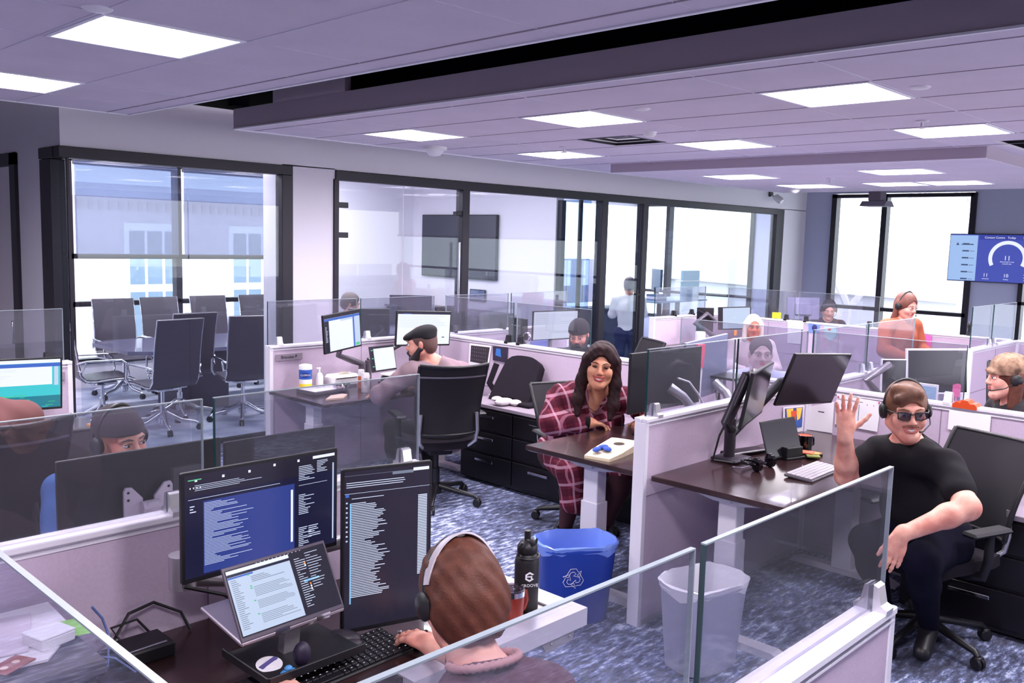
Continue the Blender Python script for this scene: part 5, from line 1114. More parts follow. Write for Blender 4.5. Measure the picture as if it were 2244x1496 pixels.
mb = MB(); mb.lathe([(.035, -.012), (.042, -.006), (.042, .008), (.034, .012)], n=20, mtx=Matrix.Translation((0, 0, .06)) @ Matrix.Rotation(PI/2, 4, 'Y')); mb.build('case', CHROME, t); mb = MB(); mb.lathe([(.03, -.013), (0, -.013)], n=18, mtx=Matrix.Translation((0, 0, .06)) @ Matrix.Rotation(PI/2, 4, 'Y')); mb.build('face', DARKM, t); mb = MB(); mb.box(-.02, -.02, -.32, .02, .02, .02); mb.build('stand', ALU, t)
for k, (x, y, z, c, lab) in enumerate(((6.0, 5.6, .95, (240,140,50), 'orange toy by the white monitor'), (6.06, 5.58, .96, (190,214,80), 'lime green toy by the white monitor'))):
    mb = MB(); mb.ball((0, 0, 0), .022, 10); mb.tube([(0, 0, -.02), (0, 0, -.2)], .008, 6); o = mb.build('desk_toy', mat('toyc_%d' % k, c, .5), loc=(x, y, z)); tag(o, lab, 'toy')
t = thing('planter', 'tiny desk planter with a lime flower before the office door post', 'plant', (6.35, 4.35, .74))
mb = MB(); mb.box(-.1, -.06, .05, .1, .06, .10, b=.01); mb.box(-.06, -.03, 0, .06, .03, .05); mb.build('pot', DARKM, t); mb = MB(); mb.tube([(-.02, 0, .1), (-.02, 0, .26)], .006, 6); mb.build('stem', DARKM, t); mb = MB(); mb.ball((-.02, 0, .27), (.045, .045, .025), 12); mb.build('flower', mat('lime', (206,226,130), .6), t); mb = MB(); mb.ball((.05, 0, .16), (.05, .02, .02), 10); mb.build('leaf', PAPER, t)
t = thing('side_table', 'low shelf under the tiny planter', 'table', (6.35, 4.35, 0)); mb = MB(); mb.box(-.2, -.2, .71, .2, .2, .74); mb.box(-.18, -.18, 0, -.15, -.15, .71); mb.box(.15, .15, 0, .18, .18, .71); mb.build('shelf', WHITEM, t)
t, fr, w_, h_ = monitor('grey reflecting monitor with a white rim above the waving man head', (6.40, 2.33, .945), (6.72, 2.02, .955), (6.44, 2.34, 1.265), OFF, casem=WHITEP, bezel=.014)
mb = MB(); mb.tube([(6.58, 2.24, 1.1), (6.6, 2.35, 1.0), (6.5, 2.48, .9), (6.5, 2.48, .74)], .03, 8); wb(mb, 'monitor_arm', mat('arm_grey', (110,104,114), .35, .5), t)
for k, (a, b_, lab, m) in enumerate((((5.9, 2.38), (5.98, 2.2), 'white monitor side seen edge on left of the grey reflecting monitor', WHITEP),)):
    monitor(lab, (6.18, 2.42, .93), (6.32, 2.30, .93), (6.2, 2.43, 1.2), OFF, casem=m)
t = thing('monitor_arm_set', 'tangle of grey monitor arms behind the cross partition above the papers', 'monitor arm', (6.1, 2.4, .74))
mb = MB(); mb.tube([(0, 0, 0), (0, 0, .22), (-.28, -.02, .36), (-.02, -.06, .44)], [.03, .03, .028, .024], 8); mb.build('arm', mat('arm_grey', (110,104,114), .35, .5), t); mb = MB(); mb.tube([(.0, .02, .2), (.25, -.1, .26), (.12, -.12, .32)], .02, 8); mb.build('arm', ALU, t); mb = MB(); mb.tube([(-.1, -.1, .2), (.05, -.15, .30), (.2, -.1, .28)], .006, 6); mb.build('cable', BLKP, t)
t = thing('tablet_stand', 'small white framed tablet on the rail behind the waving man head', 'tablet', (5.62, 1.93, .96))
mb = MB(); mb.box(-.005, -.07, .07, .005, .07, .19, b=.002); mb.build('frame', WHITEP, t); mb = MB(); mb.box(-.0065, -.06, .085, -.005, .06, .175); mb.build('screen', mat('tab_blue', (150,190,215), .2), t); mb = MB(); mb.box(-.02, -.05, -.24, .04, .05, .08); mb.build('stand', DARKM, t)
mb = MB(); mb.sheet([[(0, -.022+.044*i/4, .075*j/3+.006*math.sin(i)) for i in range(5)] for j in range(4)], .003); mb.tube([(0, 0, -.36), (0, 0, .01)], .005, 5); o = mb.build('pink_note', mat('pink', (240,110,170), .6), loc=(5.56, 1.74, 1.1)); tag(o, 'pink curled note above the rail beside the orange clip', 'sticky note')
# far block
R = [(0, 0, 1, 1, 5), (.0, .0, .12, 1, 2)]+[(.5, .5, .52, .55, 3)]
monitor('far pale screen monitor with an orange tag below', (9.50, 5.72, .93), (9.78, 5.44, .95), (9.50, 5.72, 1.205), R, bezel=.012)
mb = MB(); mb.lathe([(0, 0), (.03, .0), (.032, .06), (0, .06)], n=10, sy=.3); o = mb.build('orange_tag', mat('tag_orange', (236,140,50), .5), loc=(9.56, 5.52, .88)); tag(o, 'orange round tag below the far pale monitor', 'tag')
monitor('far dark monitor left of the pale one', (9.30, 5.90, .905), (9.45, 5.76, .905), (9.30, 5.90, 1.195), OFF, casem=DARKM)
t = thing('monitor_arm_set', 'dark curved monitor arms before the far pale monitors', 'monitor arm', (9.2, 5.6, .74))
mb = MB(); mb.tube([(0, 0, 0), (.0, 0, .15), (-.25, .1, .3), (.0, .1, .4), (.2, .1, .3)], [.03, .03, .03, .026, .024], 8); mb.build('arm', mat('arm_grey', (110,104,114), .35, .5), t)
mb = MB(); mb.lathe([(.06, 0), (.06, .2), (.05, .21)], n=16); o = mb.build('white_canister', WHITEP, loc=(8.95, 5.62, .74)); tag(o, 'white canister left of the far dark arms', 'canister')
monitor('blue grey monitor back standing before the blue wall, left of the far headset man', (11.0, 5.17, 1.03), (10.68, 5.45, 1.03), (11.03, 5.17, 1.31), OFF, casem=mat('mon_back_dull', (120,118,150), .4))
t = thing('far_desk', 'desk behind the far spine under the blue grey monitor', 'desk', (11.0, 5.2, 0)); mb = MB(); mb.box(-.9, -1.0, .71, .6, .6, .74); mb.build('desktop', WOODD, t); mb = MB(); mb.box(-.3, -.03, 0, -.24, .03, .71); mb.build('leg', WHITEM, t)
mb = MB(); mb.box(-.02, -.02, 0, .02, .02, .3); o = mb.build('monitor_post', ALU, loc=(10.9, 5.35, .74)); tag(o, 'post of the blue grey monitor by the blue wall', 'monitor stand')
pinned('white paper sheet hanging on the far spine', [(5.06, 1.07), (4.86, 1.07), (4.87, .81), (5.05, .81)], PAPER, x=9.963)
o = pinned('blue and dark round drawing beside the far hanging sheet', [(4.80, 1.07), (4.66, 1.06), (4.67, .96), (4.79, .96)], mat('draw_blue', (110,140,220), .6), 'drawing', 'drawing', x=9.963); mb = MB(); mb.ball((9.958, 4.72, 1.02), (.004, .035, .04), 10); mb.build('dark_spot', mat('spot', (40,44,100), .6), o)
o = pinned('pale green drawing with a red mark on the far spine', [(4.60, 1.05), (4.46, 1.05), (4.45, .95), (4.53, .88), (4.60, .93)], mat('draw_mint', (170,214,216), .6), 'drawing', 'drawing', x=9.963); mb = MB(); mb.ball((9.958, 4.54, 1.02), (.004, .02, .018), 8); mb.build('red_mark', mat('mark_red', (214,90,90), .6), o)
pinned('bright pink paper on the back spine right of the rust sweater', [(3.54, 1.06), (3.41, 1.05), (3.41, .93), (3.54, .93)], mat('hot_pink', (248,100,180), .6), x=9.963)
mb = MB(); mb.box(-.05, -.005, -.035, .05, .005, .035); o = mb.build('yellow_note', mat('hot_yellow', (250,236,40), .6), loc=(9.98, 5.22, 1.125), rot=(0, 0, -1.2)); tag(o, 'bright yellow sticky note standing on the far back rail', 'sticky note')
for k, (y, lab) in enumerate(((3.58, 'small dark figurine on the back rail above the pink paper'), (3.05, 'taller dark figurine on the back rail right of the pink paper'))):
    mb = MB(); h_ = .08+.07*k; mb.lathe([(.03, 0), (.018, h_*.4), (.026, h_*.7), (.02, h_*.9), (0, h_)], n=10); o = mb.build('figurine', DARKM, loc=(10.0, y, 1.08)); tag(o, lab, 'figurine')
# dashboard television
t = thing('television', 'wall television showing a blue dashboard with a half ring gauge', 'television', (XR-.05, 4.30, 1.86))
mb = MB(); mb.box(-.03, -.82, -.38, .0, .78, .37, b=.005); mb.build('housing', BLKP, t)
D1 = screenmat('dash_blue', (66,78,168), 1.0); D2 = screenmat('dash_pale', (150,180,225), 1.0); D3 = screenmat('dash_white', (222,228,246), 1.0); D4 = screenmat('dash_navy', (52,62,150), 1.0); D5 = screenmat('dash_ink', (70,84,120), .8)
mb = MB(); X_ = -.031
def q_(y0, z0, y1, z1, mi, n=0): mb.add([(X_-n, y0, z0), (X_-n, y1, z0), (X_-n, y1, z1), (X_-n, y0, z1)], [(0,1,2,3)], mi, False)
q_(.77, -.37, -.81, .36, 0); q_(.77, -.365, .36, .345, 1, .0006); q_(.34, .28, -.8, .36, 3, .0006)
for i in range(6): q_(.58, .20-i*.11, .48, .222-i*.11, 4, .0012); q_(.47, .205-i*.11, (.40 if i else .42)-.0, .212-i*.11, 4, .0012)
q_(.60, .195, .42, .207, 4, .0013)
mb.add([(X_-.0013, .68, .19), (X_-.0013, .63, .19), (X_-.0013, .655, .235)], [(0,1,2)], 4, False)
cy_, cz_ = -.08, .0
n = 26; a0, a1 = math.radians(-28), math.radians(208); P_ = []
for i in range(n+1):
    a = a0+(a1-a0)*i/n; P_.append(((X_-.001), cy_-.27*math.cos(a), cz_+.27*math.sin(a))); P_.append((X_-.001, cy_-.215*math.cos(a), cz_+.215*math.sin(a)))
mb.add(P_, [(2*i, 2*i+1, 2*i+3, 2*i+2) for i in range(n)], 2, False)
def dtext(s_, y, z, sz): add_text(mb, s_, sz, basis((X_-.002, y, z), (0, -1, 0), (0, 0, 1), (-1, 0, 0)), 2)
dtext('11', cy_, .0, .10); dtext('Answered 3 min', cy_, -.055, .03); dtext('overall rate', cy_, -.085, .028)
dtext('11', .21, -.27, .075); dtext('10', cy_, -.27, .075); dtext('22', -.36, -.27, .075); dtext('answered', .21, -.325, .025); dtext('waiting', cy_, -.325, .025); dtext('agents', -.36, -.325, .025)
dtext('Contact Centre', .12, .315, .045); dtext('Today', -.12, .315, .045); dtext('Support Pool', -.40, .315, .045)
mb.build('display', [D1, D2, D3, D4, D5], t)
# ================================================================ PEOPLE (smooth distance fields meshed into one surface)
V = Vector
class Field:
    def __init__(s, lo, hi, h):
        s.h = h; s.lo = np.array(lo, float); n = np.ceil((np.array(hi)-s.lo)/h).astype(int)+1
        s.ax = [s.lo[i]+h*np.arange(n[i]) for i in range(3)]; s.F = np.full(n, .06, np.float32)
    def _sub(s, lo, hi, m):
        sl = []
        for i in range(3):
            a = max(0, int((lo[i]-m-s.lo[i])/s.h)); b = min(len(s.ax[i]), int((hi[i]+m-s.lo[i])/s.h)+2)
            if b <= a: return None
            sl.append(slice(a, b))
        X = s.ax[0][sl[0]][:, None, None]; Y = s.ax[1][sl[1]][None, :, None]; Z = s.ax[2][sl[2]][None, None, :]
        return tuple(sl), X, Y, Z
    def _put(s, sl, d, k, cut):
        f = s.F[sl]; d = d.astype(np.float32)
        if cut: d = -d; hh = np.maximum(k-np.abs(f-d), 0)/k; s.F[sl] = np.maximum(f, d)+hh*hh*k*.25
        else: hh = np.maximum(k-np.abs(f-d), 0)/k; s.F[sl] = np.minimum(f, d)-hh*hh*k*.25
    def cap(s, a, b, ra, rb=None, k=.02, cut=False):
        rb = ra if rb is None else rb; a = np.array(a, float); b = np.array(b, float); R = max(ra, rb); m = .05 if not cut else .02
        q = s._sub(np.minimum(a, b)-R, np.maximum(a, b)+R, m)
        if q is None: return
        sl, X, Y, Z = q; ba = b-a; L = max(ba@ba, 1e-9)
        t = np.clip(((X-a[0])*ba[0]+(Y-a[1])*ba[1]+(Z-a[2])*ba[2])/L, 0, 1)
        d = np.sqrt((X-a[0]-t*ba[0])**2+(Y-a[1]-t*ba[1])**2+(Z-a[2]-t*ba[2])**2)-(ra+(rb-ra)*t)
        s._put(sl, d, k, cut)
    def ell(s, c, r, M=None, k=.02, cut=False):
        c = np.array(c, float); r = np.array(r, float) if hasattr(r, '__len__') else np.array([r]*3, float); R = r.max(); m = .05 if not cut else .02
        q = s._sub(c-R, c+R, m)
        if q is None: return
        sl, X, Y, Z = q; x, y, z = X-c[0], Y-c[1], Z-c[2]
        if M is not None:
            M = np.array(M)       # rows = local axes in world
            x, y, z = (M[0][0]*x+M[0][1]*y+M[0][2]*z), (M[1][0]*x+M[1][1]*y+M[1][2]*z), (M[2][0]*x+M[2][1]*y+M[2][2]*z)
        k0 = np.sqrt((x/r[0])**2+(y/r[1])**2+(z/r[2])**2); k1 = np.sqrt((x/r[0]**2)**2+(y/r[1]**2)**2+(z/r[2]**2)**2)
        d = k0*(k0-1)/np.maximum(k1, 1e-6)
        s._put(sl, d, k, cut)
    def half(s, p, n, k=.004):
        """keep the side the normal points away from"""
        n = np.array(n, float); n /= np.linalg.norm(n); p = np.array(p, float)
        X = s.ax[0][:, None, None]; Y = s.ax[1][None, :, None]; Z = s.ax[2][None, None, :]
        d = ((X-p[0])*n[0]+(Y-p[1])*n[1]+(Z-p[2])*n[2]).astype(np.float32); s.F = np.maximum(s.F, d)
    def half_near(s, p, n, rad):
        n = np.array(n, float); n /= np.linalg.norm(n); p = np.array(p, float)
        q = s._sub(p-rad, p+rad, 0)
        if q is None: return
        sl, X, Y, Z = q; d = ((X-p[0])*n[0]+(Y-p[1])*n[1]+(Z-p[2])*n[2]).astype(np.float32)
        r = np.sqrt((X-p[0])**2+(Y-p[1])**2+(Z-p[2])**2)
        d = np.where(r < rad, d, -1); s.F[sl] = np.maximum(s.F[sl], d)
    def wrinkle(s, amp, f=38, seed=0):
        X = s.ax[0][:, None, None]; Y = s.ax[1][None, :, None]; Z = s.ax[2][None, None, :]
        w_ = np.sin(f*(X+.6*Z)+3*np.sin(9*Y+seed)+seed)*np.sin(f*.6*(Y-.5*Z)+2*np.sin(11*X+seed))
        s.F = s.F+(amp*w_).astype(np.float32)*(np.abs(s.F) < .02)
    def mesh(s):
        F = s.F; F[0] = F[-1] = .05; F[:, 0] = F[:, -1] = .05; F[:, :, 0] = F[:, :, -1] = .05
        S = F < 0; nx, ny, nz = F.shape
        c = np.zeros((nx-1, ny-1, nz-1), np.uint8)
        for i in (0, 1):
            for j in (0, 1):
                for k in (0, 1): c += S[i:nx-1+i, j:ny-1+j, k:nz-1+k]
        m = (c > 0) & (c < 8); ii, jj, kk = np.nonzero(m); idx = np.full(m.shape, -1, np.int64); idx[ii, jj, kk] = np.arange(len(ii))
        acc = np.zeros((len(ii), 3)); cnt = np.zeros(len(ii))
        cor = [(i, j, k) for i in (0, 1) for j in (0, 1) for k in (0, 1)]
        for a in cor:
            for d in range(3):
                if a[d]: continue
                b = list(a); b[d] = 1
                va = F[ii+a[0], jj+a[1], kk+a[2]]; vb = F[ii+b[0], jj+b[1], kk+b[2]]; x = (va < 0) != (vb < 0)
                t = np.where(x, va/np.where(x, va-vb, 1), 0)
                p = np.array(a, float)[None, :].repeat(len(ii), 0); p[:, d] += t; acc += p*x[:, None]; cnt += x
        v = acc/np.maximum(cnt, 1)[:, None]+np.stack([ii, jj, kk], 1); v = v*s.h+s.lo
        fs = []
        for d in range(3):
            e = [1, 1, 1]; e[d] = 0
            A = S[tuple(slice(0, -1) if q == d else slice(1, -1) for q in range(3))]; B = S[tuple(slice(1, None) if q == d else slice(1, -1) for q in range(3))]
            i, j, k = np.nonzero(A != B); sg = A[i, j, k]
            P = np.stack([i+e[0], j+e[1], k+e[2]], 1); o1, o2 = [q for q in range(3) if q != d]
            def at(du, dv):
                Q = P.copy(); Q[:, o1] -= du; Q[:, o2] -= dv; return idx[Q[:, 0], Q[:, 1], Q[:, 2]]
            q = np.stack([at(1, 1), at(0, 1), at(0, 0), at(1, 0)], 1)
            flip = sg if d != 1 else ~sg
            q[~flip] = q[~flip][:, ::-1]; fs.append(q)
        f = np.concatenate(fs); return v, f
def np_obj(name, v, f, m, parent=None, off=(0, 0, 0), smooth=1):
    me = bpy.data.meshes.new(name); v = v-np.array(off)
    me.vertices.add(len(v)); me.vertices.foreach_set('co', v.astype(np.float32).ravel())
    me.loops.add(f.size); me.loops.foreach_set('vertex_index', f.astype(np.int32).ravel())
    me.polygons.add(len(f)); me.polygons.foreach_set('loop_start', np.arange(0, f.size, 4, dtype=np.int32)); me.polygons.foreach_set('loop_total', np.full(len(f), 4, np.int32))
    me.polygons.foreach_set('use_smooth', np.ones(len(f), bool)); me.update(calc_edges=True); me.validate()
    me.materials.append(m); o = bpy.data.objects.new(name, me); COL.objects.link(o)
    if parent is not None: o.parent = parent
    return o
SKIN = mat('skin', (236,178,158), .55, spec=.35, noise=.08, nscale=12, rgb2=(206,132,118))
SKINL = mat('skin_light', (236,182,164), .55, spec=.35, noise=.06, nscale=10, rgb2=(214,140,124))
SKINT = mat('skin_tan', (232,170,138), .55, spec=.35, noise=.08, nscale=12, rgb2=(204,132,104))
LIP = mat('lips', (190,92,92), .45); TEETH = mat('teeth', (244,236,230), .3); EYEW = mat('eye_white', (236,232,232), .25); IRIS = mat('iris_dark', (40,28,26), .2)
HAIRB = mat('hair_brown', (92,52,40), .55, spec=.25, noise=.2, nscale=40, rgb2=(80,44,34), bump=.35, bscale=240)
HAIRD = mat('hair_dark', (48,22,26), .65, spec=.2, noise=.3, nscale=25, rgb2=(28,12,16), bump=.5, bscale=90)
HAIRS = mat('hair_sandy', (124,84,62), .5, spec=.4, noise=.4, nscale=14, rgb2=(88,54,42), bump=.4, bscale=200)
HAIRK = mat('hair_black', (34,28,34), .5, bump=.6, bscale=120); HAIRG = mat('hair_grey', (150,140,142), .6, bump=.5, bscale=120); HAIRW = mat('hair_pale_blond', (226,206,196), .6, bump=.5, bscale=100); HAIRR = mat('hair_auburn', (112,64,52), .6, bump=.6, bscale=100)
def hbasis(face, tilt=0.0):
    f = V(face).normalized(); u = V((0, 0, 1)); u = (u-f*u.dot(f)).normalized(); l = u.cross(f)
    if tilt: R_ = Matrix.Rotation(tilt, 3, f); u = R_ @ u; l = R_ @ l
    return f, l, u
def head_prims(F, c, face, s=1.0, tilt=0, fat=0.0, beard=0, nose=1.0, grow=0.0, ears=True):
    f, l, u = hbasis(face, tilt); c = V(c); M = [f, l, u]
    P = lambda x, y, z: c+(f*x+l*y+u*z)*s
    E = lambda p, r, k=.02, cut=False: F.ell(P(*p), [q*s+grow for q in r], M, k*s, cut)
    E((-.012, 0, .034), (.094, .074, .084)); E((.024, 0, -.03), (.064, .058+fat*.3, .082)); E((-.03, 0, -.02), (.06, .055, .06))
    for y in (-1, 1):
        F.cap(P(.066, y*.012, -.098), P(0, y*(.056+fat*.4), -.052), .02*s+grow, .022*s+grow, .03*s)
        E((.058, y*.036, -.026), (.03, .026+fat*.3, .028), .025)
        F.cap(P(.084, y*.012, .026), P(.070, y*.046, .024), .009*s+grow, .009*s+grow, .016*s)
        E((.108, y*.033, .004), (.016, .019, .011), .012, True)
        if ears: E((-.008, y*.077, -.004), (.016, .009, .030), .008)
    F.cap(P(.088, 0, .018), P(.107*nose, 0, -.022), .0075*s+grow, .0115*s+grow, .014*s)
    for y in (-1, 1): E((.098, y*.012, -.027), (.012, .0085, .0085), .008)
    E((.083, 0, -.056), (.014, .028, .017), .014); E((.075, 0, -.096), (.02, .024, .018), .02)
    return P, M
def face_parts(t, c, face, s, tilt=0, brow=HAIRB, smile=False, closed=False, off=(0, 0, 0), lip=LIP):
    f, l, u = hbasis(face, tilt); c = V(c); m = Matrix((f, l, u)).transposed().to_4x4(); m.translation = c-V(off)
    P = lambda x, y, z: m @ (V((x, y, z))*s)
    ms = m @ Matrix.Scale(s, 4)
    for y in (-1, 1):
        mb = MB(); mb.ball((.0855, y*.032, .006), (.0105, .0135, .0085 if not closed else .004), 14, mtx=ms); e = mb.build('eye', EYEW if not closed else IRIS, t)
        mb = MB(); mb.ball((.0945, y*.032+.001, .006), (.0035, .0058, .0058 if not closed else .002), 12, mtx=ms); mb.build('iris', IRIS, e)
        mb = MB(); mb.tube([P(.0945, y*.018, .012), P(.097, y*.032, .0165), P(.0895, y*.046, .0115)], .0022*s, 6); mb.build('eyelid', mat('lid_skin', (120,70,62), .6), e)
        mb = MB(); mb.tube([P(.097, y*.014, .027), P(.097, y*.032, .034), P(.082, y*.052, .027)], [.0035*s, .0042*s, .002*s], 6, flat=.6); mb.build('eyebrow', brow, t)
    mb = MB(); w_ = .037 if smile else .024
    cz = -.052; up_ = .013 if smile else .0
    mb.tube([P(.084, -w_, cz+up_), P(.0955, -w_*.5, cz+.003), P(.0985, 0, cz+.002), P(.0955, w_*.5, cz+.003), P(.084, w_, cz+up_)], [.002*s, .0042*s, .0045*s, .0042*s, .002*s], 8)
    lz = cz-(.016 if smile else .007)
    mb.tube([P(.084, -w_, cz+up_-.001), P(.094, -w_*.5, lz+.002), P(.0965, 0, lz), P(.094, w_*.5, lz+.002), P(.084, w_, cz+up_-.001)], [.002*s, .005*s, .0055*s, .005*s, .002*s], 8)
    mb.build('lips', lip, t)
    if smile:
        mb = MB(); mb.sheet([[P(.0975-.012*(q*q), q*w_*.8, cz+.001+.007*q*q-.0125*(1-abs(q)*.8)*r_) for q in (-1, -.66, -.33, 0, .33, .66, 1)] for r_ in (0, 1)], .002*s); mb.build('teeth', TEETH, t)
    return P
def hand(F, wr, d, pn, side, s=1.0, curl=(.25, .3, .3, .35), spread=.12, thumb=(.7, .5), k=.008, tcurl=.2):
    """wr wrist, d pointing direction, pn palm normal (side the palm faces), side +1: thumb on +a"""
    wr = V(wr); d = V(d).normalized(); pn = V(pn); pn = (pn-d*pn.dot(d)).normalized(); a = d.cross(pn)*side
    M = [d, a, pn]
    F.cap(wr-d*.02*s, wr+d*.03*s, .024*s, .026*s, .02*s)
    F.ell(wr+d*.052*s, (.05*s, .040*s, .0165*s), M, .012*s)
    F.ell(wr+d*.03*s+a*.022*s+pn*.006*s, (.032*s, .018*s, .017*s), M, .012*s)
    L_ = (.078, .086, .080, .062); off = (.029, .010, -.010, -.029)
    for i in range(4):
        b = wr+d*(.085-.006*(i in (0, 3))-.006*(i == 3))*s+a*off[i]*s; an = spread*(1.5-i)
        dd = (d*math.cos(an)+a*math.sin(an)).normalized(); p = b-dd*.02*s; c_ = curl[i] if hasattr(curl, '__len__') else curl
        q = b; r = .0092*s; F.cap(p, q, r*1.05, r, k)
        for j, fr in enumerate((.45, .32, .23)):
            ang = c_*(j+.6); dj = (dd*math.cos(ang)+pn*math.sin(ang)).normalized(); e = q+dj*L_[i]*fr*s
            F.cap(q, e, r*(1-.08*j), r*(.92-.1*j), .006*s); q = e
    b = wr+d*.022*s+a*.03*s; dt = (d*math.cos(thumb[0])+a*math.sin(thumb[0])+pn*thumb[1]*.5).normalized()
    q = b; r = .0115*s
    for j, fr in enumerate((.036, .032, .026)):
        e = q+(dt+d*tcurl*j).normalized()*fr*s; F.cap(q, e, r*(1-.1*j), r*(.92-.1*j), .008*s); q = e
def bone_list(J, w_):
    """torso and limb primitives shared by body and clothes"""
    n, pe, sl, sr, hl, hr = (V(J[q]) for q in ('neck', 'pelvis', 'shl', 'shr', 'hipl', 'hipr'))
    ax = (sl-sr).normalized(); up_ = (n-pe).normalized(); fw_ = ax.cross(up_).normalized(); return n, pe, sl, sr, hl, hr, ax, up_, fw_
def torso(F, J, w_, g=0.0, belly=.0, bust=0.0, neck=True, low=True):
    n, pe, sl, sr, hl, hr, ax, up_, fw_ = bone_list(J, w_); M = [fw_, ax, up_]; H_ = (n-pe).length
    ch = pe+up_*H_*.66; wa = pe+up_*H_*.33; W_ = (sl-sr).length
    F.ell(ch, (.118*w_+g, W_*.44+g, .17+g), M, .05); F.ell(wa+fw_*belly*.4, (.112*w_+belly+g, .135*w_+belly*.7+g, .16+g), M, .06)
    F.cap(sl-ax*.03, sr+ax*.03, .058*w_**.5+g, .058*w_**.5+g, .05)
    F.cap(n-up_*.01, sl-ax*.02, .05+g, .045+g, .04); F.cap(n-up_*.01, sr+ax*.02, .05+g, .045+g, .04)
    if bust:
        for s_ in (-1, 1): F.ell(ch+fw_*(.085*w_)+ax*s_*.075-up_*.02, (bust+g,)*3, M, .04)
    if low:
        F.ell(pe, (.12*w_+g, .165*w_+g, .12+g), M, .05)
def arms(F, J, w_, g=0.0, upto=2.0, r=(.052, .043, .040, .027), which='lr'):
    for q in which:
        a, b, c = V(J['sh'+q]), V(J['el'+q]), V(J['wr'+q]); r0, r1, r2, r3 = [x*w_ for x in r]
        if upto < 1: F.cap(a, a+(b-a)*upto, r0+g, r0+(r1-r0)*upto+g, .03)
        else:
            F.cap(a, b, r0+g, r1+g, .03); m = b+(c-b)*.3
            u = min(1, upto-1); e = b+(c-b)*u
            F.cap(b, m, r1+g, r2+.002+g, .03); F.cap(m, e, r2+.002+g, r2+(r3-r2)*u+g, .03)
def legs(F, J, w_, g=0.0, foot=True):
    for q in 'lr':
        a, b, c = V(J['hip'+q]), V(J['kn'+q]), V(J['an'+q])
        F.cap(a, b, .084*w_+g, .058*w_+g, .04); m = b+(c-b)*.35; F.cap(b, m, .056*w_+g, .052*w_+g, .03); F.cap(m, c, .052*w_+g, .036+g, .03)
        if foot:
            d = V(J['ft'+q]); F.cap(c+V((0, 0, -.03)), d, .038+g, .034+g, .02)
def person(label, loc, J, h=.006, w_=1.0, head_s=1.0, face=(1, 0, 0), tilt=0, skin=SKIN, hands=None, shirt=None, sleeve=2.0, trousers=None, belly=0, bust=0, neck_r=.052, brow=HAIRB, smile=False, closed=False, fat=0,
           vneck=None, wrinkle=.003, with_legs=True, collar=None, shoes=BLKP, nose=1.0, fface=True, lo=None, hi=None, lip=LIP, hem=None, body_extra=None, shirt_name='shirt', shirt_extra=None):
    loc = V(loc); t = thing('person', label, 'person', loc)
    J = {k: V(v) for k, v in J.items()}
    pts = np.array([tuple(v) for v in J.values()]); A = pts.min(0)-.22 if lo is None else np.array(lo); B = pts.max(0)+.22 if hi is None else np.array(hi)
    F = Field(A, B, h)
    torso(F, J, w_, 0, belly, bust); arms(F, J, w_)
    if with_legs: legs(F, J, w_)
    F.cap(J['neck']-V((0, 0, .03)), J['head']+V((0, 0, -.05))-V(face).normalized()*.012, neck_r+.006, neck_r, .03)
    P, M = head_prims(F, J['head'], face, head_s, tilt, fat, nose=nose)
    if hands:
        for q, kw in hands.items(): hand(F, J['wr'+q], **kw)
    if vneck: n_, pe_, sl_, sr_, hl_, hr_, ax_, up_, fw_ = bone_list(J, w_); F.cap(J['neck']+fw_*.04, J['neck']+fw_*.085-up_*(vneck*.9), .05, .035, .03)
    if body_extra: body_extra(F, P, M, J)
    v, f = F.mesh(); b = np_obj('body', v, f, skin, t, loc); del F
    if fface: face_parts(t, J['head'], face, head_s, tilt, brow, smile, closed, loc, lip)
    if shirt:
        F = Field(A, B, max(h, .005)); g = .012
        torso(F, J, w_, g, belly, bust, low=True); arms(F, J, w_, g+.003, sleeve, r=(.053, .045, .041, .030))
        if shirt_extra: shirt_extra(F, P, M, J)
        n, pe, sl, sr, hl, hr, ax, up_, fw_ = bone_list(J, w_)
        if wrinkle: F.wrinkle(wrinkle, 36, len(label))
        F.cap(J['neck']-up_*.04+fw_*.0, J['head'], neck_r+.014, neck_r+.03, .01, cut=True)
        if vneck: F.cap(J['neck']+fw_*.05+up_*.02, J['neck']+fw_*.13-up_*vneck, .055, .012, .01, cut=True)
        F.half(J['pelvis']-V((0, 0, .03 if hem is None else hem)), (0, 0, -1))
        v, f = F.mesh(); np_obj(shirt_name, v, f, shirt, t, loc); del F
    if collar:
        mb = MB(); c = J['neck']+V((0, 0, .022)); fd = V(face)*.3
        n, pe, sl, sr, hl, hr, ax, up_, fw_ = bone_list(J, w_); N = 20; ring = [c+ax*math.cos(2*PI*i/N)*(neck_r+.014)+fw_*math.sin(2*PI*i/N)*(neck_r+.012)-up_*(.018*math.sin(2*PI*i/N)+.012)-loc for i in range(N)]
        mb.tube(ring, .012, 8, closed=True); mb.build('collar', collar, t)
    if with_legs and trousers:
        F = Field(A, B, max(h, .006)); g = .010; legs(F, J, w_, g, foot=False)
        n, pe, sl, sr, hl, hr, ax, up_, fw_ = bone_list(J, w_); F.ell(J['pelvis'], (.125*w_+g, .168*w_+g, .11+g), [fw_, ax, up_], .05); F.cap(J['hipl'], J['hipr'], .09*w_+g, None, .04)
        F.half(J['pelvis']+V((0, 0, .09)), (0, 0, 1)); v, f = F.mesh(); np_obj('trousers', v, f, trousers, t, loc)
        for q in 'lr':
            F = Field(np.minimum(np.array(J['an'+q]), np.array(J['ft'+q]))-.12, np.maximum(np.array(J['an'+q]), np.array(J['ft'+q]))+.12, .006)
            F.cap(J['an'+q]+V((0, 0, -.035)), J['ft'+q], .044, .041, .02); F.half((0, 0, .004), (0, 0, -1)); v, f = F.mesh(); np_obj('shoe', v, f, shoes, t, loc)
    return t, J, P, M
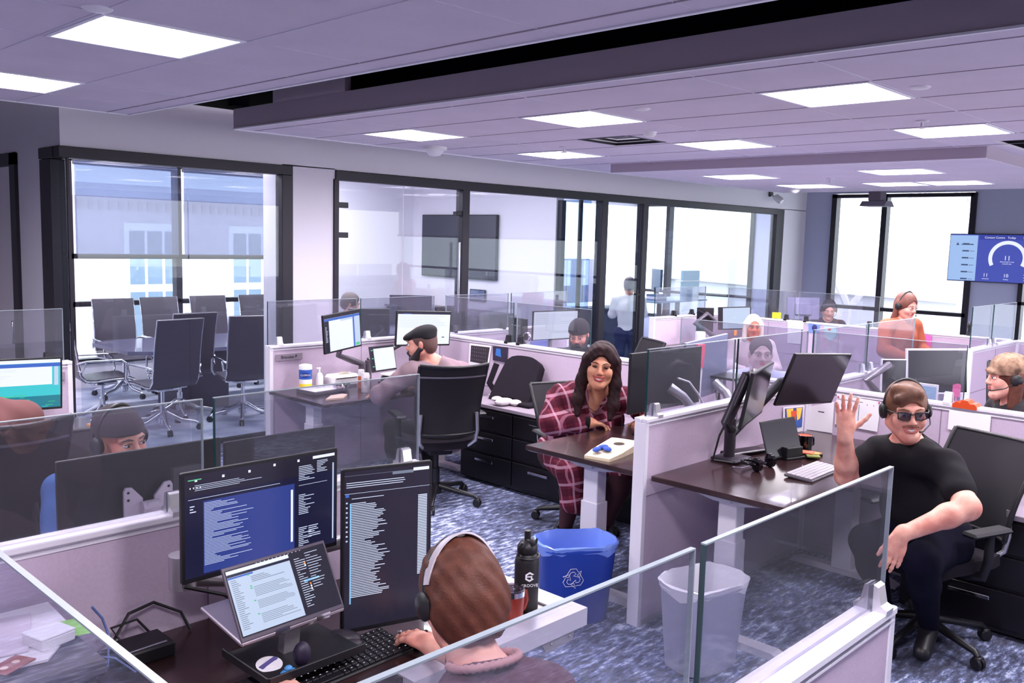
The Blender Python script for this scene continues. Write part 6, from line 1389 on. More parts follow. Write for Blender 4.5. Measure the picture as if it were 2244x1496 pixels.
def sdf_part(name, m, t, loc, lo, hi, h, fn):
    F = Field(lo, hi, h); fn(F); v, f = F.mesh(); return np_obj(name, v, f, m, t, loc)
def headset(t, c, face, s, tilt, loc, band=BLKP, mic=1, width=.082, white=False):
    f, l, u = hbasis(face, tilt); m = Matrix((f, l, u)).transposed().to_4x4(); m.translation = V(c)-V(loc); m = m @ Matrix.Scale(s, 4)
    pts = [m @ V((-.012, width*1.03*math.cos(a), .0+.132*math.sin(a)*(1 if math.sin(a) > 0 else .2))) for a in [PI*i/20 for i in range(21)]]
    g = bpy.data.objects.new('headset', None); COL.objects.link(g); g.parent = t
    mb = MB(); mb.tube(pts, .0085*s, 8, flat=1.0); mb.build('headband', band, g)
    for y in (-1, 1):
        mb = MB(); mb.lathe([(.02, -.012), (.031, -.009), (.033, .006), (.025, .014), (0, .016)], n=18, mtx=m @ Matrix.Translation((-.008, y*(width+.004), -.004)) @ Matrix.Rotation(-y*PI/2, 4, 'X')); mb.build('ear_cup', BLKP, g)
    if mic: mb = MB(); mb.tube([m @ V((0, mic*(width+.012), -.014)), m @ V((.05, mic*(width+.002), -.045)), m @ V((.098, mic*.046, -.062)), m @ V((.104, mic*.03, -.062))], [.0025*s, .0025*s, .003*s, .005*s], 8); mb.build('mic_boom', BLKP, g)
    return g
def hair_cap(F, c, face, s, tilt, g=.010, front=.045, low=-.06, k=.02, side=.02):
    f, l, u = hbasis(face, tilt); c = V(c); M = [f, l, u]; P = lambda x, y, z: c+(f*x+l*y+u*z)*s
    F.ell(P(-.014, 0, .036), [(.095+g)*s, (.075+g)*s, (.086+g)*s], M, k); F.ell(P(-.045, 0, -.01), [(.06+g)*s, (.066+g)*s, (.07+g)*s], M, k)
    return P, M, f, l, u
# ================================================================ THE CAST
def R3(x, y, z): return (x, y, z)
# --- waving man -------------------------------------------------
fc = V((-.80, -.58, -.10)).normalized()
hd = V((4.09, 1.485, 1.235))
J = dict(head=hd, neck=(4.18, 1.50, 1.085), shl=(4.07, 1.285, 1.02), shr=(4.13, 1.665, 1.005), ell=(3.90, 1.14, .905), wrl=(3.66, 1.31, .80), elr=(3.98, 1.86, .865), wrr=(3.76, 1.63, 1.115),
         pelvis=(4.32, 1.42, .56), hipl=(4.25, 1.32, .54), hipr=(4.30, 1.52, .54), knl=(3.88, 1.30, .56), knr=(3.95, 1.62, .56), anl=(4.12, 1.38, .12), anr=(4.16, 1.62, .12), ftl=(3.98, 1.36, .05), ftr=(4.02, 1.62, .05))
def away(J, k): return {q: V((v[0]*k, v[1]*k, 1.95-(1.95-v[2])*k)) for q, v in J.items()}
J = away(J, 1.06); hd = J['head']; J['elr'] = V((4.22, 1.79, .85)); J['wrr'] = V((4.09, 1.755, 1.085)); J['shr'] = V((4.37, 1.70, .965)); J['pelvis'].z = .56; J['hipl'] = V((4.50, 1.40, .54)); J['hipr'] = V((4.55, 1.60, .54)); J['knl'] = V((4.12, 1.38, .56)); J['knr'] = V((4.2, 1.66, .56))
J['anl'] = V((4.42, 1.42, .16)); J['anr'] = V((4.46, 1.66, .16)); J['ftl'] = V((4.30, 1.40, .06)); J['ftr'] = V((4.34, 1.64, .06))
def ear_fat(F, P, M, J): F.cap(P(.05, 0, -.09), J['neck']+V((-.03, -.02, 0)), .035, .05, .03)
hands = {'r': dict(d=(-.0, .02, 1), pn=(-.75, -.62, .05), side=1, curl=(.05, .03, .03, .06), spread=.15, thumb=(.95, .1), s=1.1),
         'l': dict(d=(-.35, .12, -.93), pn=(.75, .55, -.1), side=-1, curl=(.16, .18, .2, .2), spread=.05, thumb=(.35, .3), s=1.02)}
t, J, P, M = person('person in a black v neck shirt with glasses and headset, waving with a raised hand', (4.5, 1.5, 0), J, h=.0042, w_=1.18, head_s=1.12, face=fc, tilt=.05, skin=SKIN, hands=hands,
    shirt=mat('black_tee', (22,20,26), .85, spec=.2, bump=.2, bscale=400), sleeve=.62, trousers=mat('navy_trousers', (16,15,32), .9, spec=.1), belly=.035, vneck=.075, smile=True, brow=HAIRS, fat=.012, body_extra=ear_fat, lip=mat('lips_soft', (196,110,104), .5))
L0 = V((4.5, 1.5, 0)); s_ = 1.12
def hair(F):
    P, M, f, l, u = hair_cap(F, hd, fc, s_, .05, .009)
    F.cap(P(.06, .03, .088), P(.035, -.05, .10), .026, .03, .02); F.cap(P(.066, -.0, .085), P(.07, -.05, .07), .02, .022, .02)
    F.ell(P(.108, .004, -.028), [.075*s_, .061*s_, .088*s_], M, .012, True); F.ell(P(.03, .0, -.12), [.1, .1, .085], M, .01, True)
    F.half_near(P(-.02, 0, -.075), tuple(-u), .14)
sdf_part('hair', HAIRS, t, L0, hd-V((.18,)*3), hd+V((.18,)*3), .004, hair)
def mous(F):
    f, l, u = hbasis(fc, .05); P = lambda x, y, z: hd+(f*x+l*y+u*z)*s_
    for y in (-1, 1): F.cap(P(.1035, 0, -.038), P(.088, y*.032, -.045), .0065, .0045, .006)
sdf_part('moustache', mat('moustache', (140,92,70), .7, bump=.5, bscale=200), t, L0, hd-V((.15,)*3), hd+V((.15,)*3), .003, mous)
headset(t, hd, fc, s_, .05, L0, mic=1, width=.084)
f, l, u = hbasis(fc, .05); m = Matrix((f, l, u)).transposed().to_4x4(); m.translation = hd-L0; m = m @ Matrix.Scale(s_, 4)
g = bpy.data.objects.new('glasses', None); COL.objects.link(g); g.parent = t
mb = MB()
for y in (-1, 1):
    q = [(.105, y*.008, .018), (.106, y*.030, .021), (.098, y*.058, .020), (.098, y*.056, -.006), (.104, y*.035, -.013), (.106, y*.013, -.009)]
    mb.tube([m @ V(p) for p in q], .0032, 6, closed=True); mb.tube([m @ V((.098, y*.058, .016)), m @ V((.05, y*.078, .012)), m @ V((-.01, y*.082, .006))], .003, 6)
mb.tube([m @ V((.105, -.009, .012)), m @ V((.108, 0, .014)), m @ V((.105, .009, .012))], .003, 6); mb.build('frame', BLKP, g)
for y in (-1, 1):
    mb = MB(); q = [(.105, y*.008, .018), (.106, y*.030, .021), (.098, y*.058, .020), (.098, y*.056, -.006), (.104, y*.035, -.013), (.106, y*.013, -.009)]
    mb.add([m @ V(p) for p in q], [tuple(range(6))]); mb.build('lens', glassmat('spectacle_lens', (150,140,150), .1), g)
# --- plaid woman ------------------------------------------------
PLM = bpy.data.materials.new('plaid'); PLM.use_nodes = True; nt = PLM.node_tree; b = nt.nodes['Principled BSDF']; b.inputs['Roughness'].default_value = .85; b.inputs['Specular IOR Level'].default_value = .2
N_ = nt.nodes.new; Lk = nt.links.new; tc = N_('ShaderNodeTexCoord'); mp = N_('ShaderNodeMapping'); mp.inputs['Rotation'].default_value = (.25, .1, .5); Lk(tc.outputs['Object'], mp.inputs[0]); sx = N_('ShaderNodeSeparateXYZ'); Lk(mp.outputs[0], sx.inputs[0])
def band(o, scale, lo, hi):
    a = N_('ShaderNodeMath'); a.operation = 'MULTIPLY'; a.inputs[1].default_value = scale; Lk(o, a.inputs[0]); f_ = N_('ShaderNodeMath'); f_.operation = 'FRACT'; Lk(a.outputs[0], f_.inputs[0])
    g_ = N_('ShaderNodeMath'); g_.operation = 'GREATER_THAN'; g_.inputs[1].default_value = lo; Lk(f_.outputs[0], g_.inputs[0]); h_ = N_('ShaderNodeMath'); h_.operation = 'LESS_THAN'; h_.inputs[1].default_value = hi; Lk(f_.outputs[0], h_.inputs[0])
    m_ = N_('ShaderNodeMath'); m_.operation = 'MULTIPLY'; Lk(g_.outputs[0], m_.inputs[0]); Lk(h_.outputs[0], m_.inputs[1]); return m_.outputs[0]
def mixc(fac, a, b_, k=1.0):
    m_ = N_('ShaderNodeMix'); m_.data_type = 'RGBA'; q = N_('ShaderNodeMath'); q.operation = 'MULTIPLY'; q.inputs[1].default_value = k; Lk(fac, q.inputs[0]); Lk(q.outputs[0], m_.inputs[0])
    if isinstance(a, tuple): m_.inputs[6].default_value = (*lin(a), 1)
    else: Lk(a, m_.inputs[6])
    m_.inputs[7].default_value = (*lin(b_), 1); return m_.outputs[2]
c1 = mixc(band(sx.outputs[0], 9, 0, .42), (112,38,58), (78,22,40), .8); c1 = mixc(band(sx.outputs[2], 9, 0, .42), c1, (60,16,32), .6)
c1 = mixc(band(sx.outputs[0], 9, .62, .72), c1, (226,176,196), .5); c1 = mixc(band(sx.outputs[2], 9, .60, .76), c1, (226,176,196), .45); c1 = mixc(band(sx.outputs[1], 9, .60, .74), c1, (200,130,156), .4)
Lk(c1, b.inputs['Base Color'])
fc = V((-.80, -.58, -.06)).normalized(); hd = V((4.375, 3.45, 1.185)); s_ = 1.12
J = dict(head=hd, neck=(4.44, 3.53, 1.02), shl=(4.31, 3.40, 1.045), shr=(4.03, 3.74, 1.045), ell=(4.56, 3.40, .885), wrl=(4.56, 3.34, .835), elr=(4.0, 3.74, .86), wrr=(4.27, 3.50, .83),
         pelvis=(4.35, 3.85, .58), hipl=(4.42, 3.76, .56), hipr=(4.24, 3.88, .56), knl=(4.5, 3.45, .52), knr=(4.16, 3.56, .52), anl=(4.45, 3.55, .12), anr=(4.22, 3.72, .12), ftl=(4.36, 3.42, .05), ftr=(4.15, 3.60, .05))
J['ell'] = V((4.72, 3.52, .90)); J['wrl'] = V((4.60, 3.33, .83)); J['shl'] = V((4.44, 3.38, 1.04))
J['neck'] = V((4.44, 3.52, 1.03)); J['shl'] = V((4.60, 3.35, .955)); J['shr'] = V((4.32, 3.74, .95)); J['ell'] = V((4.86, 3.48, .86)); J['wrl'] = V((4.68, 3.32, .825)); J['elr'] = V((4.20, 3.70, .80)); J['wrr'] = V((4.30, 3.46, .83))
J['pelvis'] = V((4.56, 3.80, .54)); J['hipl'] = V((4.64, 3.72, .54)); J['hipr'] = V((4.46, 3.86, .54)); J['knl'] = V((4.6, 3.40, .50)); J['knr'] = V((4.28, 3.55, .50)); J['anl'] = V((4.55, 3.5, .12)); J['anr'] = V((4.34, 3.66, .12)); J['ftl'] = V((4.46, 3.4, .05)); J['ftr'] = V((4.26, 3.56, .05))
hands = {'r': dict(d=(.72, -.62, -.12), pn=(-.1, -.2, -1), side=1, curl=(.5, .5, .55, .6), spread=.04, thumb=(.5, .3), s=.92), 'l': dict(d=(-.85, -.1, -.1), pn=(-.1, -.1, -1), side=-1, curl=(.55, .5, .5, .5), spread=.04, thumb=(.5, .4), s=.92)}
def drape(F, P, M, J):
    a, b_ = J['hipr'], J['knr']; F.cap(a, b_, .13, .105, .05); F.cap(b_, b_-V((-.02, -.02, .20)), .10, .085, .05); F.cap(J['hipl'], J['knl'], .12, .09, .05)
def chinfat(F, P, M, J): F.cap(P(.04, 0, -.085), J['neck']+V((-.03, -.03, 0)), .038, .055, .03)
t, J, P, M = person('smiling person with long dark hair in a burgundy plaid shirt, hands together on the desk', (4.45, 3.7, 0), J, h=.0045, w_=1.28, head_s=s_, face=fc, tilt=-.10, skin=SKINT, hands=hands,
    shirt=PLM, sleeve=1.82, trousers=mat('plum_trousers', (56,20,32), .9), belly=.06, bust=.08, vneck=.09, smile=True, closed=True, fat=.02, brow=HAIRD, body_extra=chinfat, shirt_extra=drape, wrinkle=.006, hem=.30, lip=mat('lips_rose', (176,70,76), .4))
L0 = V((4.45, 3.7, 0))
def hair(F):
    P, M, f, l, u = hair_cap(F, hd, fc, s_, -.10, .016)
    for y in (-1, 1):
        F.cap(P(.0, y*.080, .03), P(.02, y*.092, -.09), .034, .036, .03); F.cap(P(.02, y*.092, -.09), P(.06, y*.098, -.20), .036, .036, .03); F.cap(P(.06, y*.098, -.20), P(.095, y*.09, -.27), .036, .018, .03)
        F.cap(P(.05, y*.02, .10), P(.035, y*.07, .04), .022, .024, .02)
    F.cap(P(-.07, 0, 0), P(-.06, 0, -.22), .075, .05, .05)
    F.ell(P(.112, 0, -.024), [.082*s_, .062*s_, .098*s_], M, .012, True); F.wrinkle(.0015, 140, 3)
sdf_part('hair', HAIRD, t, L0, hd-V((.24, .24, .40)), hd+V((.24, .24, .2)), .0045, hair)
mb = MB(); f, l, u = hbasis(fc, -.1); Pn = lambda x, y, z: hd+(f*x+l*y+u*z)*s_-L0
mb.tube([Pn(.06, .062, -.185), Pn(.095, .03, -.225), Pn(.105, .0, -.24), Pn(.095, -.03, -.225), Pn(.06, -.062, -.185)], .0022, 6); mb.ball(Pn(.112, 0, -.252), .009, 8); mb.build('necklace', DARKM, t)
mb = MB(); a = J['wrr']-V((.72, -.62, -.12)).normalized()*.035-L0; b_ = a+V((.72, -.62, -.12)).normalized()*.03; mb.tube([a, b_], .037, 12); mb.build('black_cuff', BLKF, t)
# --- flat cap man -----------------------------------------------
fc = V((-.62, .76, -.16)).normalized(); hd = V((4.23, 5.0, 1.175)); s_ = 1.05
J = dict(head=hd, neck=(4.33, 4.93, 1.035), shl=(4.12, 4.99, .975), shr=(4.54, 4.90, .955), ell=(3.98, 5.17, .80), wrl=(4.12, 5.36, .78), elr=(4.66, 5.1, .78), wrr=(4.55, 5.36, .78),
         pelvis=(4.40, 4.86, .50), hipl=(4.3, 4.9, .50), hipr=(4.5, 4.88, .50), knl=(4.22, 5.3, .50), knr=(4.55, 5.3, .50), anl=(4.2, 5.25, .1), anr=(4.55, 5.25, .1), ftl=(4.18, 5.38, .045), ftr=(4.55, 5.38, .045))
hands = {'l': dict(d=(.1, .95, -.15), pn=(.3, 0, -1), side=1, curl=.6, spread=.03, s=.98), 'r': dict(d=(-.2, .95, -.1), pn=(0, 0, -1), side=-1, curl=.4, spread=.03)}
JK = mat('jacket_grey', (140,118,126), .85, spec=.2, bump=.2, bscale=300)
def beardx(F, P, M, J): pass
t, J, P, M = person('bearded person in a flat cap and grey jacket seen from behind at a desk', (4.38, 4.9, 0), J, h=.006, w_=1.15, head_s=s_, face=fc, skin=SKIN, hands=hands, shirt=JK, sleeve=1.92, trousers=mat('black_trousers', (20,18,24), .9), belly=.03, shirt_name='jacket', wrinkle=.004, hem=.12)
L0 = V((4.38, 4.9, 0))
def cap_(F):
    f, l, u = hbasis(fc, 0); P = lambda x, y, z: hd+(f*x+l*y+u*z)*s_
    F.ell(P(-.02, 0, .07), [.108, .088, .06], [(f*.94+u*-.2).normalized(), l, (u*.94+f*.2).normalized()], .02); F.ell(P(.07, 0, .065), [.06, .07, .028], [(f*.9-u*.3).normalized(), l, (u*.9+f*.3).normalized()], .02); F.ell(P(-.05, 0, .045), [.065, .082, .055], M, .02)
    F.half_near(P(0, 0, .03), tuple(-u-f*.05), .2)
sdf_part('flat_cap', mat('cap_black', (24,22,28), .9, bump=.3, bscale=300), t, L0, hd-V((.2,)*3), hd+V((.2,)*3), .005, cap_)
f, l, u = hbasis(fc, 0); P_ = lambda x, y, z: hd+(f*x+l*y+u*z)*s_-L0
mb = MB(); mb.sheet([[P_(-.075+.008*i, -.02+.075*math.sin(a), .052+.068*math.cos(a)) for a in (0, .3, .6, .9, 1.2)] for i in (0, 2)], .004); mb.build('cap_tab', mat('cap_tab', (200,190,200), .6), t)
def beard(F):
    P = lambda x, y, z: hd+(f*x+l*y+u*z)*s_
    for y in (-1, 1): F.cap(P(.0, y*.066, -.03), P(.055, y*.04, -.095), .022, .032, .03)
    F.cap(P(.075, 0, -.10), P(.07, 0, -.135), .034, .022, .03); F.ell(P(.09, 0, -.055), [.02, .035, .02], None, .02)
sdf_part('beard', HAIRK, t, L0, hd-V((.2,)*3), hd+V((.2,)*3), .005, beard)
def hair(F):
    P, M, f, l, u = hair_cap(F, hd, fc, s_, 0, .004); F.ell(P(.09, 0, -.03), [.1, .085, .12], M, .01, True); F.half_near(P(0, 0, -.075), tuple(-u), .2)
sdf_part('hair', mat('hair_shaved', (96,66,62), .7), t, L0, hd-V((.2,)*3), hd+V((.2,)*3), .005, hair)
# --- near young person ------------------------------------------
fc = V((.22, .90, -.36)).normalized(); hd = V((1.250, 1.340, 1.196)); s_ = .93
J = dict(head=hd, neck=(1.22, 1.235, 1.065), shl=(1.05, 1.22, 1.005), shr=(1.355, 1.18, .995), ell=(.98, 1.52, .84), wrl=(1.20, 1.90, .765), elr=(1.60, 1.50, .82), wrr=(1.655, 1.89, .765),
         pelvis=(1.30, 1.15, .55), hipl=(1.2, 1.18, .54), hipr=(1.4, 1.18, .54), knl=(1.15, 1.6, .54), knr=(1.45, 1.6, .54), anl=(1.15, 1.6, .10), anr=(1.45, 1.6, .10), ftl=(1.15, 1.74, .045), ftr=(1.45, 1.74, .045))
hands = {'l': dict(d=(.2, .97, -.02), pn=(.1, .1, -1), side=1, curl=(.35, .4, .4, .4), spread=.1, thumb=(.7, .4), s=.98), 'r': dict(d=(.02, 1, .02), pn=(0, .1, -1), side=-1, curl=(.3, .3, .32, .4), spread=.09, thumb=(.6, .5), s=1.0)}
KN = mat('knit_mauve', (98,72,84), .95, spec=.1, bump=.5, bscale=260)
t, J, P, M = person('person with short brown hair and a headset seen from behind, hand on a mouse', (1.30, 1.2, 0), J, h=.0045, w_=1.0, head_s=s_, face=fc, tilt=.0, skin=SKINL, hands=hands, shirt=KN, sleeve=1.6, trousers=mat('blue_trousers', (44,48,72), .9), shirt_name='sweater', wrinkle=.003, neck_r=.052)
L0 = V((1.30, 1.2, 0))
mb = MB(); n, pe, sl, sr, hl, hr, ax, up_, fw_ = bone_list(J, 1); c = J['neck']+V((0, -.006, .038)); N = 64
mb.tube([c+ax*math.cos(2*PI*i/N)*.074+fw_*(math.sin(2*PI*i/N)*.066+.004)-up_*(.012*math.sin(2*PI*i/N))-L0 for i in range(N)], [(.0100 if i % 2 else .0070) for i in range(N)], 8, closed=True); mb.build('ribbed_collar', mat('collar_rose', (186,140,140), .95, bump=.3, bscale=300), t)
def hair(F):
    P, M, f, l, u = hair_cap(F, hd, fc, s_, 0, .014)
    F.cap(P(-.05, 0, -.01), P(-.05, 0, -.066), .068, .056, .04); F.ell(P(-.03, 0, -.02), [.075, .082, .06], M, .03); F.ell(P(.125, 0, -.06), [.11, .1, .12], M, .012, True)
    for y in (-1, 1): F.ell(P(.03, y*.085, -.035), [.045, .02, .045], M, .01, True); F.cap(P(.01, y*.07, .03), P(.005, y*.076, -.02), .016, .012, .02)
    F.half_near(P(-.05, 0, -.10), tuple(-u-f*.2), .13); F.wrinkle(.0022, 150, 2)
sdf_part('hair', HAIRB, t, L0, hd-V((.2,)*3), hd+V((.2,)*3), .004, hair)
g = headset(t, hd, fc, s_, 0, L0, band=BLKP, mic=-1, width=.089)
f, l, u = hbasis(fc, 0); P_ = lambda x, y, z: hd+(f*x+l*y+u*z)*s_-L0
mb = MB(); mb.sheet([[P_(-.012-.034*math.sin(a)+d, .098*math.cos(a), .149*math.sin(a)-.01) for d in (-.013, .013)] for a in [.35+i*(PI-.7)/22 for i in range(23)]], .004); mb.build('silver_band', mat('band_silver', (222,214,222), .25, .4), g)
# --- black beanie person ---------------------------------------
fc = V((.20, -.97, -.12)).normalized(); hd = V((1.47, 3.60, 1.105)); s_ = 1.04
J = dict(head=hd, neck=(1.47, 3.70, .97), shl=(1.67, 3.72, .90), shr=(1.27, 3.72, .90), ell=(1.75, 3.55, .70), wrl=(1.6, 3.35, .76), elr=(1.2, 3.55, .70), wrr=(1.35, 3.35, .76),
         pelvis=(1.47, 3.9, .5), hipl=(1.57, 3.86, .5), hipr=(1.37, 3.86, .5), knl=(1.6, 3.5, .5), knr=(1.33, 3.5, .5), anl=(1.6, 3.5, .1), anr=(1.33, 3.5, .1), ftl=(1.6, 3.37, .045), ftr=(1.33, 3.37, .045))
t, J, P, M = person('person in a black beanie with headset, only eyes and cap above the black monitors', (1.47, 3.8, 0), J, h=.006, head_s=s_, face=fc, tilt=.08, skin=SKIN, hands={'l': dict(d=(-.2, -.95, -.1), pn=(0, 0, -1), side=-1, curl=.4), 'r': dict(d=(.1, -.95, -.1), pn=(0, 0, -1), side=1, curl=.4)}, shirt=mat('blue_hoodie', (52,84,140), .9), sleeve=1.85, trousers=mat('black_trousers', (20,18,24), .9), brow=HAIRK, closed=False)
L0 = V((1.47, 3.8, 0))
def beanie(F, hd=hd, fc=fc, s_=s_, tl=.08):
    P, M, f, l, u = hair_cap(F, hd, fc, s_, tl, .013); F.ell(P(-.05, 0, .055), [.075, .075, .07], M, .03); F.half_near(P(.05, 0, .038), tuple(-u*.95+f*.12), .14); F.half_near(P(-.05, 0, -.03), tuple(-u), .12)
sdf_part('beanie', mat('beanie_black', (44,38,46), .95, bump=.4, bscale=350), t, L0, hd-V((.2,)*3), hd+V((.2,)*3), .005, beanie)
def roll(F):
    P, M, f, l, u = hair_cap(F, hd, fc, s_, .08, .018); F.half_near(P(.05, 0, .04), tuple(-u*.95+f*.12), .2); F.half_near(P(.05, 0, .072), tuple(u*.95-f*.1), .25)
headset(t, hd, fc, s_*1.05, .08, L0, mic=0, width=.086)
# --- brown hoodie person left edge -------------------------------
fc = V((.25, .95, -.1)).normalized(); hd = V((1.18, 4.76, 1.30)); s_ = 1.02
J = dict(head=hd, neck=(1.19, 4.70, 1.15), shl=(1.02, 4.72, 1.06), shr=(1.44, 4.62, 1.04), ell=(.95, 4.95, .82), wrl=(1.1, 5.2, .76), elr=(1.54, 4.9, .80), wrr=(1.5, 5.2, .76),
         pelvis=(1.24, 4.46, .52), hipl=(1.14, 4.48, .52), hipr=(1.34, 4.48, .52), knl=(1.12, 4.9, .52), knr=(1.4, 4.9, .52), anl=(1.12, 4.9, .1), anr=(1.4, 4.9, .1), ftl=(1.12, 5.03, .045), ftr=(1.4, 5.03, .045))
t, J, P, M = person('person in a brown hoodie seen from behind at the left picture edge', (1.22, 4.5, 0), J, h=.008, w_=1.15, head_s=s_, face=fc, skin=SKIN, hands={'l': dict(d=(.1, .95, 0), pn=(0, 0, -1), side=1, curl=.4), 'r': dict(d=(0, .95, 0), pn=(0, 0, -1), side=-1, curl=.4)},
    shirt=mat('hoodie_brown', (104,66,66), .95, bump=.3, bscale=300), sleeve=1.9, trousers=mat('indigo_trousers', (60,56,108), .9), shirt_name='hoodie', hem=.1)
L0 = V((1.22, 4.5, 0))
def hair(F, hd=hd, fc=fc, s_=s_):
    P, M, f, l, u = hair_cap(F, hd, fc, s_, 0, .012); F.ell(P(.12, 0, -.05), [.1, .09, .12], M, .01, True); F.half_near(P(0, 0, -.09), tuple(-u), .2)
sdf_part('hair', HAIRB, t, L0, hd-V((.2,)*3), hd+V((.2,)*3), .006, hair)
# --- quick seated people farther away ---------------------------
def seated(label, hd, fc, skin, shirt, hairfn=None, s_=1.0, h=.009, lean=.06, hands='desk', w_=1.0, standing=False, smile=False, hair=HAIRK, hair_g=.012, hset=False, shirt_name='shirt', brow=HAIRK, hpos=None, tr=None, hair_cut=(.115, -.014), sleeve=1.9, extra=None, hem=None):
    hd = V(hd); f = V(fc).normalized(); fl = V((f.x, f.y, 0)).normalized(); sd = V((0, 0, 1)).cross(fl)
    n = hd-fl*.05-V((0, 0, .15)); sh = n-V((0, 0, .065)); pe = n-fl*lean-V((0, 0, .55)); 
    J = dict(head=hd, neck=n, shl=sh+sd*.185*w_, shr=sh-sd*.185*w_, pelvis=pe, hipl=pe+sd*.09, hipr=pe-sd*.09)
    if standing:
        for q, k in (('l', 1), ('r', -1)):
            J['kn'+q] = V((pe.x, pe.y, pe.z*.52))+sd*.1*k+fl*.02; J['an'+q] = V((pe.x, pe.y, .09))+sd*.1*k; J['ft'+q] = V((pe.x, pe.y, .045))+sd*.1*k+fl*.13
    else:
        for q, k in (('l', 1), ('r', -1)):
            J['kn'+q] = pe+fl*.42+sd*.12*k; J['an'+q] = V((J['kn'+q].x, J['kn'+q].y, .09))-fl*.05; J['ft'+q] = V((J['kn'+q].x, J['kn'+q].y, .045))+fl*.08
    for q, k in (('l', 1), ('r', -1)):
        J['el'+q] = sh+sd*.25*k*w_+fl*.10-V((0, 0, .24)); J['wr'+q] = sh+sd*.12*k+fl*.32-V((0, 0, .24))
    if hpos:
        for q, (e, wv) in hpos.items(): J['el'+q] = sh+sd*e[0]+fl*e[1]+V((0, 0, e[2])); J['wr'+q] = sh+sd*wv[0]+fl*wv[1]+V((0, 0, wv[2]))
    L0 = V((pe.x, pe.y, 0))
    hs = {'l': dict(d=(J['wrl']-J['ell']), pn=(0.1, 0, -1), side=1, curl=.35, k=.01), 'r': dict(d=(J['wrr']-J['elr']), pn=(0.1, 0, -1), side=-1, curl=.35, k=.01)}
    t, J, P, M = person(label, L0, J, h=h, w_=w_, head_s=s_, face=fc, skin=skin, hands=hs, shirt=shirt, sleeve=sleeve, trousers=tr or mat('black_trousers', (20,18,24), .9), shirt_name=shirt_name, smile=smile, brow=brow, hem=hem)
    if hair is not None:
        def hf(F):
            P, M, f2, l, u = hair_cap(F, hd, fc, s_, 0, hair_g); F.ell(P(hair_cut[0], 0, hair_cut[1]), [.085*s_, .064*s_, .092*s_], M, .01, True)
            if hairfn: hairfn(F, P)
            F.half_near(P(0, 0, -.085 if not hairfn else -.3), tuple(-u), .2)
        sdf_part('hair', hair, t, L0, hd-V((.2, .2, .35)), hd+V((.2, .2, .2)), h*.8, hf)
    if hset: headset(t, hd, fc, s_*1.03, 0, L0, mic=hset, width=.086)
    if extra: extra(t, hd, f, s_, L0)
    return t, J
def x_beanie(t, hd, f, s_, L0):
    def fn(F):
        P, M, f2, l, u = hair_cap(F, hd, f, s_, 0, .016); F.half_near(P(.05, 0, .03), tuple(-u*.95+f*.12), .14); F.half_near(P(-.05, 0, -.04), tuple(-u), .13)
    sdf_part('knit_cap', mat('beanie_black', (30,27,33), .95), t, L0, hd-V((.2,)*3), hd+V((.2,)*3), .006, fn)
    def fb(F):
        f2, l, u = hbasis(f, 0); P = lambda x, y, z: hd+(f2*x+l*y+u*z)*s_
        for y in (-1, 1): F.cap(P(.0, y*.064, -.03), P(.055, y*.042, -.095), .024, .036, .03)
        F.cap(P(.075, 0, -.10), P(.075, 0, -.145), .042, .03, .03); F.ell(P(.093, 0, -.058), [.02, .04, .022], None, .02)
    sdf_part('beard', HAIRK, t, L0, hd-V((.25,)*3), hd+V((.2,)*3), .006, fb)
t, J = seated('bearded person in a dark knit cap with a tattooed pale shirt behind the plaid woman', (6.28, 5.22, 1.105), (-.85, -.45, -.35), SKIN, mat('tee_black', (30,26,32), .9), s_=1.08, hair=None, extra=x_beanie, hset=0, w_=1.1, hpos={'l': ((.2, .05, -.26), (.05, .3, -.2)), 'r': ((-.24, .05, -.24), (-.1, .28, -.12))}, shirt_name='tshirt')
t, J = seated('pale faced person in a light blue collared shirt seen through the glass', (6.34, 3.43, 1.115), (-.78, -.60, -.05), mat('skin_greyed', (206,176,178), .6), mat('shirt_sky', (206,214,240), .8), s_=1.12, w_=1.1, hair=mat('hair_ash', (92,78,84), .7), hair_g=.004, brow=mat('hair_ash', (78,64,72), .7), hair_cut=(.115, -.010))
n_ = J['neck']-V((0, 0, -.01))
def longh(F, P):
    for y in (-1, 1): F.cap(P(0, y*.08, .03), P(.02, y*.085, -.14), .03, .03, .03)
t, J = seated('person with long pale hair and a flushed face far back beside the pale monitor', (9.0, 4.98, 1.06), (-.75, -.62, -.1), mat('skin_flushed', (214,120,96), .6), mat('cardigan_cream', (216,196,200), .9), s_=1.04, hair=HAIRW, hairfn=longh, w_=1.05)
t, J = seated('person with dark grey hair and a headset low behind the far blue wall spine', (12.0, 5.50, 1.10), (-.8, -.55, -.35), SKIN, mat('tee_dark_navy', (24,24,36), .9), s_=1.06, hair=mat('hair_far_dark', (62,58,66), .7), hset=1)
def longr(F, P):
    for y in (-1, 1): F.cap(P(-.02, y*.07, .02), P(-.04, y*.075, -.16), .035, .03, .03)
    F.cap(P(-.05, 0, 0), P(-.06, 0, -.17), .06, .05, .04)
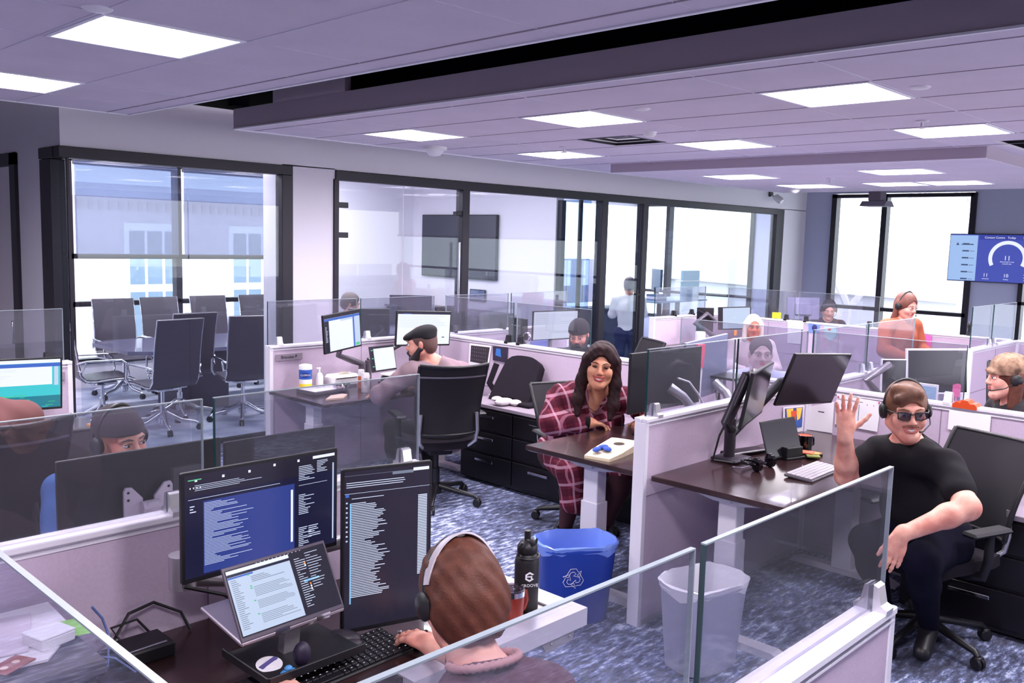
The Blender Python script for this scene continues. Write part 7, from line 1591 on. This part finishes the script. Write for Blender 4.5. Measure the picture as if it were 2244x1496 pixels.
t, J = seated('person in a rust coloured sweater with a headset leaning over the far partition', (9.48, 3.52, 1.375), (-.35, -.93, -.25), SKINL, mat('sweater_rust', (178,92,64), .95, bump=.3, bscale=200), s_=1.10, h=.008, hair=HAIRR, hairfn=longr, hset=1, w_=1.12, shirt_name='sweater', brow=HAIRR, lean=-.02, standing=True, hpos={'l': ((.26, .05, -.24), (.2, .30, -.30)), 'r': ((-.28, .06, -.24), (-.15, .3, -.30))}, hem=.12)
def x_camo(t, hd, f, s_, L0):
    f2, l, u = hbasis(f, 0); P = lambda x, y, z: hd+(f2*x+l*y+u*z)*s_
    def fn(F):
        hair_cap(F, hd, f, s_, 0, .018); F.ell(P(-.01, 0, .07), [.115, .095, .07], None, .02); F.cap(P(.09, -.04, .04), P(.09, .04, .04), .012, .012, .02); F.half_near(P(0, 0, .022), tuple(-u), .22)
    sdf_part('camouflage_cap', mat('camo', (170,136,112), .9, noise=.5, nscale=22, rgb2=(90,66,50)), t, L0, hd-V((.22,)*3), hd+V((.22,)*3), .005, fn)
def longc(F, P):
    for y in (-1, 1): F.cap(P(-.02, y*.07, 0), P(-.0, y*.08, -.15), .04, .035, .03)
    F.cap(P(-.06, 0, 0), P(-.06, 0, -.2), .07, .055, .04)
t, J = seated('person in a camouflage cap with long brown hair and headset at the right picture edge', (5.95, 1.58, 1.20), (-.62, .76, -.06), SKINL, mat('top_black', (28,24,30), .9), s_=1.08, h=.006, hair=HAIRB, hairfn=longc, hset=1, extra=x_camo, w_=1.05, hair_cut=(.13, -.03))
t, J = seated('person with short grey hair sitting in the conference room left of the screens', (6.40, 8.90, 1.13), (.75, -.5, -.3), SKIN, mat('shirt_grey_dark', (96,92,104), .9), s_=1.04, hair=mat('hair_conf', (110,98,100), .7), w_=1.0)
t, J = seated('person in a white shirt standing in the far office with their back to us', (10.95, 8.15, 1.30), (.75, .5, -.3), SKIN, mat('shirt_white', (246,244,248), .85), s_=1.04, hair=mat('hair_office', (112,104,116), .7), standing=True, w_=1.05, tr=mat('navy_slacks', (40,48,92), .9), hpos={'l': ((.24, .05, -.22), (.1, .25, -.1)), 'r': ((-.22, .16, -.2), (-.1, .2, .1))})
